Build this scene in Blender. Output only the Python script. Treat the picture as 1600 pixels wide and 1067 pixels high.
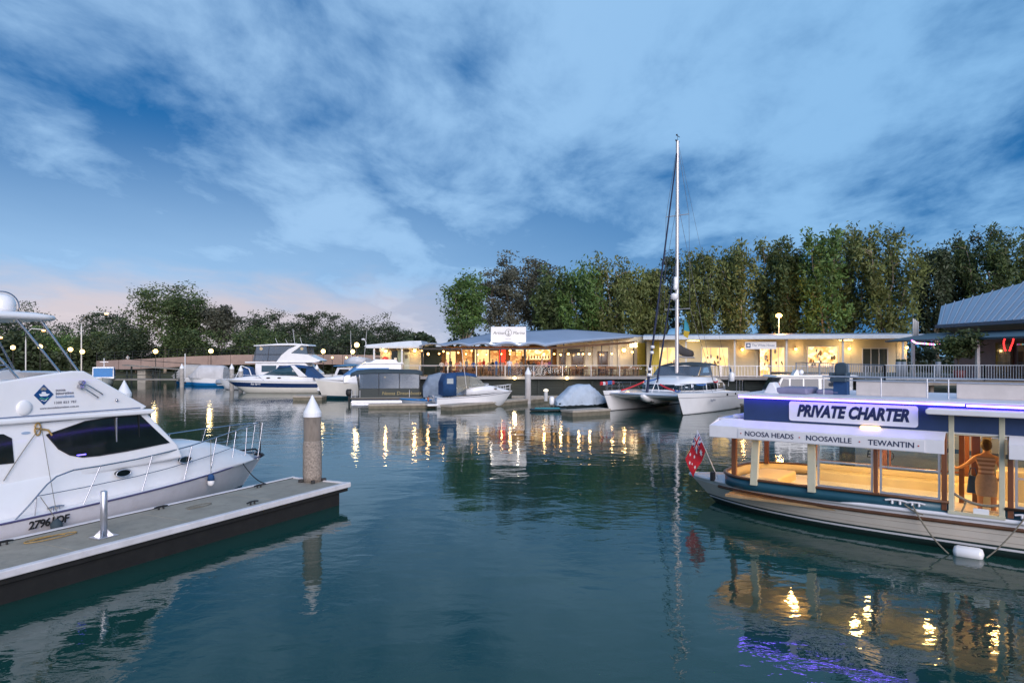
import bpy, math, random
import numpy as np
from mathutils import Vector, Matrix
for _o in list(bpy.data.objects): bpy.data.objects.remove(_o)
SC = bpy.context.scene
COL = SC.collection
R = math.radians
rnd = random.Random(7)

# ------------------------------------------------------------------ camera, sky, sun, exposure
F, HOR, CZ = 1067.0, 555.0, 4.1
cam_d = bpy.data.cameras.new('camera'); cam = bpy.data.objects.new('camera', cam_d); COL.objects.link(cam)
cam.location = (0, 0, CZ); cam.rotation_euler = (R(90), 0, 0)
cam_d.sensor_width = 36; cam_d.lens = 24; cam_d.shift_y = 21.5/1600
cam_d.clip_start = 0.1; cam_d.clip_end = 6000
SC.camera = cam
SUN_AZ, SUN_EL = R(165), R(20)          # azimuth from +Y, clockwise positive
W = bpy.data.worlds.new('World'); SC.world = W; W.use_nodes = True
nt = W.node_tree; N = nt.nodes; Lk = nt.links; N.clear()
def nd(t, **k):
    n = N.new(t)
    for a, b in k.items():
        if a == 'ins':
            for i, v in b.items(): n.inputs[i].default_value = v
        else: setattr(n, a, b)
    return n
def mth(op, a, b=None, c=None, clamp=False):
    n = N.new('ShaderNodeMath'); n.operation = op; n.use_clamp = clamp
    for i, v in enumerate((a, b, c)):
        if v is None: continue
        if isinstance(v, (int, float)): n.inputs[i].default_value = v
        else: Lk.new(v, n.inputs[i])
    return n.outputs[0]
def mixc(fac, a, b, mode='MIX'):
    n = N.new('ShaderNodeMix'); n.data_type = 'RGBA'; n.blend_type = mode
    for s, v in ((n.inputs[0], fac), (n.inputs[6], a), (n.inputs[7], b)):
        if isinstance(v, (int, float)): s.default_value = v
        elif isinstance(v, tuple): s.default_value = (*v, 1)
        else: Lk.new(v, s)
    return n.outputs[2]
def smooth(x, a, b):
    n = N.new('ShaderNodeMapRange'); n.interpolation_type = 'SMOOTHSTEP'
    Lk.new(x, n.inputs[0]); n.inputs[1].default_value = a; n.inputs[2].default_value = b
    return n.outputs[0]
tc = nd('ShaderNodeTexCoord'); sep = nd('ShaderNodeSeparateXYZ'); Lk.new(tc.outputs['Generated'], sep.inputs[0])
dx, dy, dz = sep.outputs
sky = nd('ShaderNodeTexSky', sky_type='NISHITA', sun_disc=False, sun_elevation=SUN_EL, sun_rotation=SUN_AZ)
base = mixc(0.82, mixc(1.0, sky.outputs[0], (0.010, 0.034, 0.066), 'MULTIPLY'), (0.000, 0.135, 0.410))
zc = mth('ADD', mth('MAXIMUM', dz, 0.0), 0.16)
comb = nd('ShaderNodeCombineXYZ'); Lk.new(mth('DIVIDE', dx, zc), comb.inputs[0]); Lk.new(mth('DIVIDE', dy, zc), comb.inputs[1])
comb.inputs[2].default_value = 3.7
mp = nd('ShaderNodeMapping'); mp.inputs['Rotation'].default_value = (0, 0, R(-24)); mp.inputs['Scale'].default_value = (1.0, 0.62, 1)
mp.inputs['Location'].default_value = (-11.6, -4.6, 0)
Lk.new(comb.outputs[0], mp.inputs[0])
n1 = nd('ShaderNodeTexNoise', ins={'Scale': 0.85, 'Detail': 7, 'Roughness': 0.56, 'Distortion': 0.35}); Lk.new(mp.outputs[0], n1.inputs['Vector'])
n2 = nd('ShaderNodeTexNoise', ins={'Scale': 2.7, 'Detail': 9, 'Roughness': 0.60, 'Distortion': 0.25}); Lk.new(mp.outputs[0], n2.inputs['Vector'])
n3 = nd('ShaderNodeTexNoise', ins={'Scale': 0.42, 'Detail': 3, 'Roughness': 0.5}); Lk.new(mp.outputs[0], n3.inputs['Vector'])
cl = mth('ADD', mth('ADD', mth('MULTIPLY', n1.outputs[0], 0.50), mth('MULTIPLY', n2.outputs[0], 0.42)), mth('MULTIPLY', n3.outputs[0], 0.25))
cover = smooth(cl, 0.435, 0.665)
lowveil = mth('SUBTRACT', 1.0, smooth(dz, 0.08, 0.34))                       # stratus thickens towards the horizon
side = smooth(dx, 0.75, -0.45)                                                # the dusk glow side
veil = mth('MULTIPLY', lowveil, mth('ADD', mth('MULTIPLY', side, 0.95), 0.12))
cover2 = mth('MAXIMUM', cover, mth('MULTIPLY', veil, mth('ADD', 0.68, mth('MULTIPLY', n1.outputs[0], 0.4))), clamp=True)
ccol = mixc(side, (0.25, 0.51, 0.84), (0.36, 0.59, 0.89))
pink = mth('MULTIPLY', mth('MULTIPLY', mth('SUBTRACT', 1.0, smooth(mth('ADD', dz, mth('MULTIPLY', mth('SUBTRACT', n2.outputs[0], .5), .09)), 0.05, 0.125)), smooth(dx, 0.22, -0.35)), 0.95)
ccol = mixc(pink, ccol, (0.76, 0.67, 0.70))
skyc = mixc(cover2, base, ccol)
bg = nd('ShaderNodeBackground', ins={'Strength': 0.98}); Lk.new(skyc, bg.inputs[0])
wo = nd('ShaderNodeOutputWorld'); Lk.new(bg.outputs[0], wo.inputs[0])

sun_d = bpy.data.lights.new('sun', 'SUN'); sun_d.energy = 3.4; sun_d.angle = R(45); sun_d.color = (1.0, 0.90, 0.90)
sun = bpy.data.objects.new('sun', sun_d); COL.objects.link(sun)
sd = Vector((math.sin(SUN_AZ)*math.cos(SUN_EL), math.cos(SUN_AZ)*math.cos(SUN_EL), math.sin(SUN_EL)))
sun.rotation_euler = sd.to_track_quat('Z', 'Y').to_euler()
vs = SC.view_settings; vs.view_transform = 'Standard'; vs.look = 'None'; vs.exposure = 0.0; vs.gamma = 1.0; vs.use_curve_mapping = False
SC.cycles.use_denoising = True
SC.cycles.max_bounces = 8; SC.cycles.transparent_max_bounces = 12; SC.cycles.sample_clamp_indirect = 6.0; SC.cycles.caustics_reflective = False; SC.cycles.caustics_refractive = False

# ------------------------------------------------------------------ helpers
def at(u, v, Y): return Vector(((u-800)/F*Y, Y, CZ-(v-HOR)*Y/F))
def onz(u, v, z): Y = F*(CZ-z)/(v-HOR); return Vector(((u-800)/F*Y, Y, z))
_mats = {}
def M(name, col=(.5, .5, .5), rough=.5, metal=0.0, var=.10, scale=2.5, bump=0.0, bscale=40, emit=0.0, ecol=None, coat=0.0, trans=0.0, stretch=(1, 1, 1), dirt=0.0, dirtcol=(.12, .11, .08)):
    if name in _mats: return _mats[name]
    m = bpy.data.materials.new(name); m.use_nodes = True; t = m.node_tree; n = t.nodes; l = t.links
    b = n['Principled BSDF']; b.inputs['Roughness'].default_value = rough; b.inputs['Metallic'].default_value = metal
    b.inputs['Coat Weight'].default_value = coat
    tcn = n.new('ShaderNodeTexCoord'); mpn = n.new('ShaderNodeMapping'); mpn.inputs['Scale'].default_value = stretch
    l.new(tcn.outputs['Object'], mpn.inputs[0])
    ns = n.new('ShaderNodeTexNoise'); ns.inputs['Scale'].default_value = scale; ns.inputs['Detail'].default_value = 6; ns.inputs['Roughness'].default_value = .6
    l.new(mpn.outputs[0], ns.inputs['Vector'])
    mr = n.new('ShaderNodeMapRange'); l.new(ns.outputs[0], mr.inputs[0]); mr.inputs[1].default_value = .3; mr.inputs[2].default_value = .7
    mr.inputs[3].default_value = 1-var; mr.inputs[4].default_value = 1+var
    mx = n.new('ShaderNodeMix'); mx.data_type = 'RGBA'; mx.blend_type = 'MULTIPLY'; mx.inputs[0].default_value = 1; mx.inputs[6].default_value = (*col, 1)
    l.new(mr.outputs[0], mx.inputs[7])
    out = mx.outputs[2]
    if dirt:
        nz = n.new('ShaderNodeTexNoise'); nz.inputs['Scale'].default_value = scale*2.3; nz.inputs['Detail'].default_value = 8; nz.inputs['Roughness'].default_value = .7
        l.new(mpn.outputs[0], nz.inputs['Vector'])
        r2 = n.new('ShaderNodeMapRange'); l.new(nz.outputs[0], r2.inputs[0]); r2.inputs[1].default_value = .5; r2.inputs[2].default_value = .75; r2.inputs[4].default_value = dirt
        m2 = n.new('ShaderNodeMix'); m2.data_type = 'RGBA'; l.new(r2.outputs[0], m2.inputs[0]); l.new(out, m2.inputs[6]); m2.inputs[7].default_value = (*dirtcol, 1)
        out = m2.outputs[2]
    l.new(out, b.inputs['Base Color'])
    if bump:
        nb = n.new('ShaderNodeTexNoise'); nb.inputs['Scale'].default_value = bscale; nb.inputs['Detail'].default_value = 4; l.new(mpn.outputs[0], nb.inputs['Vector'])
        bp = n.new('ShaderNodeBump'); bp.inputs['Strength'].default_value = bump; bp.inputs['Distance'].default_value = .02
        l.new(nb.outputs[0], bp.inputs['Height']); l.new(bp.outputs[0], b.inputs['Normal'])
    if emit:
        b.inputs['Emission Color'].default_value = (*(ecol or col), 1); b.inputs['Emission Strength'].default_value = emit
    if trans: b.inputs['Transmission Weight'].default_value = trans
    _mats[name] = m; return m
def glass(name, tint=(.85, .9, .92), refl=.06, rough=.02, film=0.0, filmcol=(.3, .35, .4)):
    if name in _mats: return _mats[name]
    m = bpy.data.materials.new(name); m.use_nodes = True; t = m.node_tree; n = t.nodes; l = t.links; n.clear()
    o = n.new('ShaderNodeOutputMaterial'); tr = n.new('ShaderNodeBsdfTransparent'); tr.inputs[0].default_value = (*tint, 1)
    gl = n.new('ShaderNodeBsdfGlossy'); gl.inputs['Roughness'].default_value = rough; gl.inputs[0].default_value = (.9, .9, .9, 1)
    fr = n.new('ShaderNodeFresnel'); fr.inputs[0].default_value = 1.45
    ad = n.new('ShaderNodeMath'); ad.operation = 'ADD'; ad.use_clamp = True; l.new(fr.outputs[0], ad.inputs[0]); ad.inputs[1].default_value = refl-.04
    mx = n.new('ShaderNodeMixShader'); l.new(ad.outputs[0], mx.inputs[0]); l.new(tr.outputs[0], mx.inputs[1]); l.new(gl.outputs[0], mx.inputs[2])
    last = mx.outputs[0]
    if film:
        df = n.new('ShaderNodeBsdfDiffuse'); df.inputs[0].default_value = (*filmcol, 1)
        m2 = n.new('ShaderNodeMixShader'); m2.inputs[0].default_value = film; l.new(last, m2.inputs[1]); l.new(df.outputs[0], m2.inputs[2]); last = m2.outputs[0]
    l.new(last, o.inputs[0]); _mats[name] = m; return m

def frame_of(d, up=Vector((0, 0, 1))):
    d = d.normalized()
    if abs(d.dot(up)) > .98: up = Vector((1, 0, 0))
    a = d.cross(up).normalized(); return a, a.cross(d).normalized()
class MB:
    """collects shapes into one mesh object"""
    def __init__(s): s.v = []; s.f = []; s.m = []; s.s = []; s.mi = 0; s.sm = False
    def add(s, vs, fs, mi=None, sm=None):
        o = len(s.v); s.v += [tuple(p) for p in vs]
        for f in fs: s.f.append([i+o for i in f]); s.m.append(s.mi if mi is None else mi); s.s.append(s.sm if sm is None else sm)
        return s
    def box(s, x0, x1, y0, y1, z0, z1, mi=None):
        return s.add([(x0,y0,z0),(x1,y0,z0),(x1,y1,z0),(x0,y1,z0),(x0,y0,z1),(x1,y0,z1),(x1,y1,z1),(x0,y1,z1)],
                     [(3,2,1,0),(4,5,6,7),(0,1,5,4),(1,2,6,5),(2,3,7,6),(3,0,4,7)], mi)
    def beam(s, p0, p1, w, h, mi=None):
        p0, p1 = Vector(p0), Vector(p1); a, b = frame_of(p1-p0); a = a*w/2; b = b*h/2
        vs = [p+i*a+j*b for p in (p0, p1) for i, j in ((-1,-1),(1,-1),(1,1),(-1,1))]
        return s.add(vs, [(0,1,2,3),(7,6,5,4),(0,4,5,1),(1,5,6,2),(2,6,7,3),(3,7,4,0)], mi)
    def cyl(s, p0, p1, r0, r1=None, n=10, mi=None, sm=True):
        p0, p1 = Vector(p0), Vector(p1); r1 = r0 if r1 is None else r1; a, b = frame_of(p1-p0)
        vs = [p+(a*math.cos(q)+b*math.sin(q))*r for p, r in ((p0, r0), (p1, r1)) for q in [2*math.pi*i/n for i in range(n)]]
        s.add(vs, [(i, (i+1) % n, n+(i+1) % n, n+i) for i in range(n)], mi, sm)
        return s.add(vs, [tuple(range(n-1, -1, -1)), tuple(range(n, 2*n))], mi, False)
    def tube(s, pts, r, n=6, mi=None, r1=None):
        pts = [Vector(p) for p in pts]; vs = []; fs = []
        for i, p in enumerate(pts):
            d = pts[min(i+1, len(pts)-1)]-pts[max(i-1, 0)]; a, b = frame_of(d)
            rr = r if r1 is None else r+(r1-r)*i/(len(pts)-1)
            vs += [p+(a*math.cos(2*math.pi*k/n)+b*math.sin(2*math.pi*k/n))*rr for k in range(n)]
        for i in range(len(pts)-1):
            fs += [(i*n+k, i*n+(k+1) % n, (i+1)*n+(k+1) % n, (i+1)*n+k) for k in range(n)]
        s.add(vs, fs, mi, True)
        return s.add(vs, [tuple(range(n-1, -1, -1)), tuple(range(len(vs)-n, len(vs)))], mi, False)
    def prism(s, poly, axis, a, b, mi=None):
        def P(p, c): return {'y': (p[0], c, p[1]), 'x': (c, p[0], p[1]), 'z': (p[0], p[1], c)}[axis]
        n = len(poly); vs = [P(p, a) for p in poly]+[P(p, b) for p in poly]
        ar = sum(poly[i][0]*poly[(i+1) % n][1]-poly[(i+1) % n][0]*poly[i][1] for i in range(n))
        fl = (ar > 0) ^ (axis == 'y') ^ (b < a)
        fs = [tuple(range(n)), tuple(range(2*n-1, n-1, -1))]+[((i+1) % n, i, n+i, n+(i+1) % n) for i in range(n)]
        if fl: fs = [tuple(reversed(f)) for f in fs]
        return s.add(vs, [tuple(reversed(f)) for f in fs] if fl and False else fs, mi)
    def loft(s, rings, closed=True, caps=True, mi=None, sm=True, rowm=None):
        n = len(rings[0]); vs = [p for r in rings for p in r]; k = n if closed else n-1
        for i in range(len(rings)-1):
            for j in range(k):
                s.add([], [], None)
        o = len(s.v); s.v += [tuple(p) for p in vs]
        for i in range(len(rings)-1):
            for j in range(k):
                j2 = (j+1) % n; s.f.append([o+i*n+j, o+i*n+j2, o+(i+1)*n+j2, o+(i+1)*n+j])
                s.m.append(rowm[j] if rowm else (s.mi if mi is None else mi)); s.s.append(sm)
        if caps:
            for q in (list(range(n-1, -1, -1)), list(range(len(vs)-n, len(vs)))):
                s.f.append([o+x for x in q]); s.m.append(s.mi if mi is None else mi); s.s.append(False)
        return s
    def lathe(s, prof, c=(0, 0, 0), n=16, mi=None, sm=True):
        rings = [[(c[0]+r*math.cos(2*math.pi*k/n), c[1]+r*math.sin(2*math.pi*k/n), c[2]+z) for k in range(n)] for r, z in prof]
        return s.loft(rings, True, True, mi, sm)
    def ball(s, c, r, n=12, m=8, sc=(1, 1, 1), mi=None):
        rings = []
        for i in range(m+1):
            q = math.pi*(i/m); rr = max(math.sin(q), 1e-3)
            rings.append([(c[0]+r*sc[0]*rr*math.cos(2*math.pi*k/n), c[1]+r*sc[1]*rr*math.sin(2*math.pi*k/n), c[2]-r*sc[2]*math.cos(q)) for k in range(n)])
        return s.loft(rings, True, False, mi, True)
    def build(s, name, mats, parent=None, loc=None, rot=None, bevel=0, seg=2, angle=35, recalc=True):
        me = bpy.data.meshes.new(name); me.from_pydata(s.v, [], s.f)
        if not isinstance(mats, (list, tuple)): mats = [mats]
        for m in mats: me.materials.append(m)
        me.polygons.foreach_set('material_index', s.m); me.polygons.foreach_set('use_smooth', s.s)
        if recalc:
            import bmesh
            b = bmesh.new(); b.from_mesh(me); bmesh.ops.recalc_face_normals(b, faces=b.faces); b.to_mesh(me); b.free()
        me.update()
        o = bpy.data.objects.new(name, me); COL.objects.link(o)
        if parent is not None: o.parent = parent
        if loc is not None: o.location = loc
        if rot is not None: o.rotation_euler = rot
        if bevel:
            md = o.modifiers.new('bevel', 'BEVEL'); md.width = bevel; md.segments = seg; md.limit_method = 'ANGLE'; md.angle_limit = R(angle)
            md.harden_normals = False
        return o
def tag(o, label=None, cat=None, group=None, kind=None):
    if label: o['label'] = label
    if cat: o['category'] = cat
    if group: o['group'] = group
    if kind: o['kind'] = kind
    return o
def thing(name, label, cat, loc=(0, 0, 0), rz=0, group=None):
    o = bpy.data.objects.new(name, None); COL.objects.link(o); o.location = loc; o.rotation_euler = (0, 0, rz); o.empty_display_size = .2
    return tag(o, label, cat, group)
def copy_tree(o, parent=None):
    c = o.copy(); COL.objects.link(c); c.parent = parent
    for ch in list(o.children): copy_tree(ch, c)
    return c
def text(name, body, size, mat, parent, loc, rot, weight=0.0, shear=0.0, ext=.004, align='LEFT', space=1.0, sx=1.0, fit=None):
    cu = bpy.data.curves.new('t', 'FONT'); cu.body = body; cu.size = size; cu.offset = weight; cu.shear = shear; cu.extrude = ext
    cu.align_x = align; cu.align_y = 'CENTER'; cu.space_character = space; cu.resolution_u = 3
    to = bpy.data.objects.new('t', cu); COL.objects.link(to)
    dg = bpy.context.evaluated_depsgraph_get(); me = bpy.data.meshes.new_from_object(to.evaluated_get(dg))
    bpy.data.objects.remove(to); me.materials.clear(); me.materials.append(mat); me.name = name
    if fit: xs_ = [v.co.x for v in me.vertices]; sx = fit/(max(xs_)-min(xs_))
    o = bpy.data.objects.new(name, me); COL.objects.link(o); o.parent = parent; o.location = loc; o.rotation_euler = rot; o.scale = (sx, 1, 1)
    return o
def lamp(name, loc, power, col, r=.08, parent=None, spot=None):
    d = bpy.data.lights.new(name, 'POINT'); d.energy = power; d.color = col; d.shadow_soft_size = r
    o = bpy.data.objects.new(name, d); COL.objects.link(o); o.location = loc
    if parent is not None: o.parent = parent
    return o
FACE = (R(90), 0, 0)          # text facing -Y

# ------------------------------------------------------------------ materials
gel = M('gelcoat_white', (.80, .79, .80), .22, var=.035, scale=1.2, coat=.3, dirt=.10, dirtcol=(.55, .52, .48))
gelc = M('gelcoat_cream', (.74, .70, .63), .28, var=.05, scale=1.0, coat=.2, dirt=.12, dirtcol=(.5, .46, .4))
deckw = M('deck_white', (.78, .78, .80), .5, var=.05, scale=3, bump=.1, bscale=120)
navy = M('navy_gelcoat', (.012, .03, .10), .2, coat=.3)
navycloth = M('navy_canvas', (.012, .055, .16), .85, var=.2, scale=4, bump=.3, bscale=60)
dkcloth = M('charcoal_canvas', (.035, .055, .07), .85, var=.2, scale=3, bump=.3, bscale=60)
greycloth = M('grey_canvas', (.20, .25, .32), .8, var=.15, scale=3, bump=.35, bscale=25)
blueplastic = M('bright_blue', (.01, .16, .42), .5)
steel = M('stainless', (.46, .46, .50), .22, 1.0, var=.05)
alu = M('aluminium', (.62, .62, .66), .38, .85, var=.1, scale=8)
black = M('black_rubber', (.012, .012, .013), .6)
dkglass = M('tinted_window', (.006, .010, .011), .04, var=.3, coat=.5)
dkmetal = M('dark_metal', (.03, .03, .032), .45, .4)
clearg = glass('clear_glass')
smokeg = glass('smoked_vinyl', (.45, .52, .6), .10, .12, .35, (.22, .28, .36))
rope_m = M('rope_weathered', (.20, .18, .14), .9, var=.3, scale=30, bump=.6, bscale=90)
rope_y = M('rope_tan', (.38, .24, .08), .9, var=.3, scale=30)
concrete = M('dock_concrete', (.30, .275, .225), .85, var=.14, scale=1.6, bump=.3, bscale=60, dirt=.5, dirtcol=(.13, .125, .11))
whiteedge = M('dock_edge_white', (.66, .63, .64), .5, var=.1, scale=2, dirt=.35, dirtcol=(.3, .27, .25))
blackfloat = M('dock_float_black', (.008, .0075, .007), .75, var=.4, scale=3, dirt=.35, dirtcol=(.022, .022, .016))
pilewood = M('pile_concrete', (.20, .165, .135), .9, var=.25, scale=3, bump=.6, bscale=30, stretch=(1, 1, .35), dirt=.6, dirtcol=(.07, .06, .05))
pilegrey = M('pile_grey', (.36, .33, .30), .85, var=.2, scale=3, bump=.4, bscale=30, dirt=.5, dirtcol=(.14, .12, .1))
conem = M('cone_white', (.80, .80, .82), .45, var=.05, dirt=.15, dirtcol=(.5, .48, .45))
barn = M('barnacles', (.30, .25, .21), .95, var=.5, scale=22, bump=1.0, bscale=60)
wood = M('varnished_wood', (.16, .055, .02), .3, var=.3, scale=3, coat=.5, stretch=(1, 1, .2))
woodl = M('brown_trim', (.10, .045, .022), .4, var=.25, scale=4)
greywood = M('weathered_timber', (.20, .185, .165), .85, var=.25, scale=2, bump=.4, stretch=(.3, 1, 1), dirt=.3)
creampaint = M('cream_paint', (.66, .60, .44), .6, var=.06, scale=1.5)
warmbulb = M('warm_bulb', (1, .75, .4), .5, emit=7, ecol=(1, .50, .13))
globebulb = M('globe_glow', (1, .85, .6), .5, emit=4.5, ecol=(1, .66, .20))
# ------------------------------------------------------------------ water, land
def water_mat():
    m = bpy.data.materials.new('river_water'); m.use_nodes = True; t = m.node_tree; n = t.nodes; l = t.links
    b = n['Principled BSDF']; b.inputs['Roughness'].default_value = .015; b.inputs['IOR'].default_value = 1.33
    tcn = n.new('ShaderNodeTexCoord')
    def nz(sc, det, st, rot=0, dist=0.0):
        mpn = n.new('ShaderNodeMapping'); mpn.inputs['Scale'].default_value = st; mpn.inputs['Rotation'].default_value = (0, 0, rot); l.new(tcn.outputs['Object'], mpn.inputs[0])
        x = n.new('ShaderNodeTexNoise'); x.inputs['Scale'].default_value = sc; x.inputs['Detail'].default_value = det; x.inputs['Roughness'].default_value = .5; x.inputs['Distortion'].default_value = dist
        l.new(mpn.outputs[0], x.inputs['Vector']); return x.outputs[0]
    murk = nz(.12, 3, (1, 1, 1))
    mx = n.new('ShaderNodeMix'); mx.data_type = 'RGBA'; l.new(murk, mx.inputs[0]); mx.inputs[6].default_value = (.008, .046, .038, 1); mx.inputs[7].default_value = (.010, .054, .044, 1)
    l.new(mx.outputs[2], b.inputs['Base Color'])
    big = nz(.55, 2, (1, 1.3, 1), .3, .4); mid = nz(2.1, 3, (1, 1.5, 1), -.2, .5); fine = nz(7.5, 2, (1, 1.3, 1), .5)
    patch = nz(.09, 3, (1, 1, 1), .2)
    pr = n.new('ShaderNodeMapRange'); pr.interpolation_type = 'SMOOTHSTEP'; l.new(patch, pr.inputs[0]); pr.inputs[1].default_value = .35; pr.inputs[2].default_value = .65; pr.inputs[3].default_value = .45; pr.inputs[4].default_value = 1.2
    def mu(a, k):
        x = n.new('ShaderNodeMath'); x.operation = 'MULTIPLY'; l.new(a, x.inputs[0])
        if isinstance(k, float): x.inputs[1].default_value = k
        else: l.new(k, x.inputs[1])
        return x.outputs[0]
    def ad(a, c):
        x = n.new('ShaderNodeMath'); x.operation = 'ADD'; l.new(a, x.inputs[0]); l.new(c, x.inputs[1]); return x.outputs[0]
    hgt = ad(mu(big, .055), ad(mu(mu(mid, pr.outputs[0]), .020), mu(mu(fine, pr.outputs[0]), .0028)))
    bp = n.new('ShaderNodeBump'); bp.inputs['Strength'].default_value = 1.0; bp.inputs['Distance'].default_value = .36
    l.new(hgt, bp.inputs['Height']); l.new(bp.outputs[0], b.inputs['Normal'])
    return m
mb = MB(); mb.add([(-1500, -300, 0), (1500, -300, 0), (1500, 2500, 0), (-1500, 2500, 0)], [(0, 1, 2, 3)])
wat = mb.build('water', water_mat()); tag(wat, kind='structure')
landm = M('bank_ground', (.06, .065, .035), .95, var=.4, scale=.4, bump=.5, bscale=3)
shore = [(-900, 70), (-82, 92), (-62, 109), (-25, 113), (-14.5, 84), (-14.2, 71.2), (12.8, 71.2), (33, 67), (36.5, 50), (37.5, 25), (120, 20), (900, 20)]
mb = MB(); nS = len(shore)
vsx = [(x, y, -1) for x, y in shore]+[(x+(0 if 3 < i < 9 else .0), y+2.5, .9) for i, (x, y) in enumerate(shore)]+[(x*1.02, y+14 if i < 9 else y+14, 1.25) for i, (x, y) in enumerate(shore)]+[(900, 2400, 1.3), (-900, 2400, 1.3)]
fc = []
for i in range(nS-1):
    fc += [(i, i+1, nS+i+1, nS+i), (nS+i, nS+i+1, 2*nS+i+1, 2*nS+i)]
fc.append(tuple(range(2*nS, 3*nS))+(3*nS, 3*nS+1))
mb.add(vsx, fc); land = mb.build('ground', landm); tag(land, kind='structure')

# ------------------------------------------------------------------ near pontoon on the left and its pile
T2 = Vector((.43921, .89838, 0)); N2 = Vector((.89838, -.43921, 0))
DK = math.atan2(T2.y, T2.x)
def dockp(a, c): return T2*a+N2*c          # along, across
dock = thing('floating_dock', 'concrete topped floating dock with white edge strips beside the big white cruiser', 'dock', dockp(0, -13.45), DK)
# local x along, y left (away from camera); width 2.1
mb = MB(); mb.box(-2, 14.75, -.98, .98, -.25, .36); mb.build('float', blackfloat, dock, bevel=.03)
mb = MB(); mb.box(-2, 15.02, -1.04, 1.04, .34, .50); mb.build('frame', blackfloat, dock, bevel=.01)
x = -2.0; pan = None; ii = 0
while x < 14.9:
    x1 = min(x+2.42, 14.96)
    mb = MB(); mb.box(x+.006, x1-.006, -.93, .93, .49, .545); mb.build('deck_panel', concrete, dock, bevel=.008); x = x1
for y0, y1 in ((-1.085, -.94), (.94, 1.06)):
    mb = MB(); mb.box(-2, 15.1, y0, y1, .44, .575); mb.build('edge_strip', whiteedge, dock, bevel=.02)
mb = MB(); mb.box(14.97, 15.1, -.94, .94, .44, .57); mb.build('edge_strip', whiteedge, dock, bevel=.02)
for sgn in (-1, 1):
    mb = MB(); mb.box(-2, 15.0, sgn*.925-.012, sgn*.925+.012, .545, .556); mb.build('seam', black, dock)
def cleat(parent, x, y, z, s=1.0, rz=0, mat=dkmetal):
    mb = MB(); mb.cyl((-.05*s, 0, 0), (-.05*s, 0, .05*s), .018*s, n=8); mb.cyl((.05*s, 0, 0), (.05*s, 0, .05*s), .018*s, n=8)
    mb.tube([(-.14*s, 0, .045*s), (-.06*s, 0, .06*s), (.06*s, 0, .06*s), (.14*s, 0, .045*s)], .016*s, 6)
    return mb.build('cleat', mat, parent, (x, y, z), (0, 0, rz))
cleat(dock, 11.9, -.75, .55, 1.2); cleat(dock, 13.5, .72, .55, 1.2); cleat(dock, 10.6, .75, .55, 1.2); cleat(dock, 7.3, .72, .55, 1.2)
# steel service post
pp = onz(162, 838, .55); la = pp.dot(T2); lc = pp.dot(N2)+13.45
post = thing('dock_post', 'bare aluminium pipe post bolted to the concrete dock', 'post', (pp.x, pp.y, .546), DK)
mb = MB(); mb.cyl((0, 0, .02), (0, 0, .86), .062, n=18); mb.build('pipe', alu, post)
mb = MB(); mb.lathe([(.064, .02), (.064, .88), (.05, .90), (.01, .905)], n=18); mb.build('cap', alu, post, loc=(0, 0, .0))
mb = MB(); mb.box(-.20, .20, -.16, .16, 0, .022); mb.build('base_plate', alu, post, bevel=.005)
for q in range(4):
    a = R(45+90*q); mb = MB(); mb.prism([(.06, .022), (.17, .022), (.06, .14)], 'y', -.006, .006); mb.build('gusset', alu, post, rot=(0, 0, a))
def pile(name, label, X, Y, ztop, r=.235, body=pilewood, cone=True, zb=-2, band=True, group='mooring piles with white caps', cr=1.04):
    t = thing(name, label, 'pile', (X, Y, 0), 0, group)
    ch = r*2.05; zc = ztop-ch
    mb = MB(); n = 20; mb.lathe([(r*.98, zb), (r, 0), (r*1.01, .8), (r*.985, 1.5), (r, zc+.02)], n=n); mb.build('shaft', body, t)
    if band: mb = MB(); mb.lathe([(r*1.012, -.5), (r*1.05, .2), (r*1.045, .95), (r*1.03, 1.28), (r*1.005, 1.42)], n=n); mb.build('barnacle_band', barn, t)
    if cone: mb = MB(); mb.lathe([(r*cr, zc-.12), (r*cr, zc), (.012, ztop)], n=24, sm=False); mb.build('cone_cap', conem, t, bevel=.01)
    return t
pl = onz(488, 752, .55)
pn = pile('mooring_pile', 'brown pile with a white cone cap at the end of the near dock', pl.x, pl.y, 2.98, .24, band=False)
mb = MB(); mb.lathe([(.243, .56), (.262, .75), (.256, 1.25), (.262, 1.5), (.245, 1.66), (.241, 1.70)], n=20); mb.build('barnacle_band', barn, pn)
for q in range(4):
    a = R(45+90*q)+DK; mb = MB(); mb.box(-.07, .07, -.05, .05, .545, .63); mb.build('roller', black, pn, (math.cos(a)*.31, math.sin(a)*.31, 0), (0, 0, a), bevel=.015)
pile('mooring_pile', 'pile with a white cone cap just beyond the big white cruiser', -14.2, 25, 3.19, .235, pilegrey)
# rope lying on dock
def coil(cx, cy, z, r, turns, seed, sq=.45):
    q = random.Random(seed); pts = []
    for k in range(int(turns*18)):
        a = k/18*2*math.pi; rr = r*(.6+.4*math.sin(a*.37+seed)); pts.append((cx+rr*math.cos(a)*1.6, cy+rr*sq*math.sin(a)+.1*math.sin(a*.31), z+.01+.012*(k/(turns*18))))
    return pts
ro = thing('mooring_rope', 'thin tan rope lying loosely on the dock by the registration number', 'rope', dockp(0, -13.45), DK)
mb = MB(); mb.tube(coil(7.9, .45, .55, .35, 2.4, 3), .011, 5); mb.build('coil', rope_y, ro)
ro = thing('mooring_rope', 'thin grey rope loop lying on the middle of the dock', 'rope', dockp(0, -13.45), DK)
mb = MB(); mb.tube(coil(11.1, .1, .55, .28, 1.4, 5, .5), .009, 5); mb.build('coil', rope_m, ro)
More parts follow.
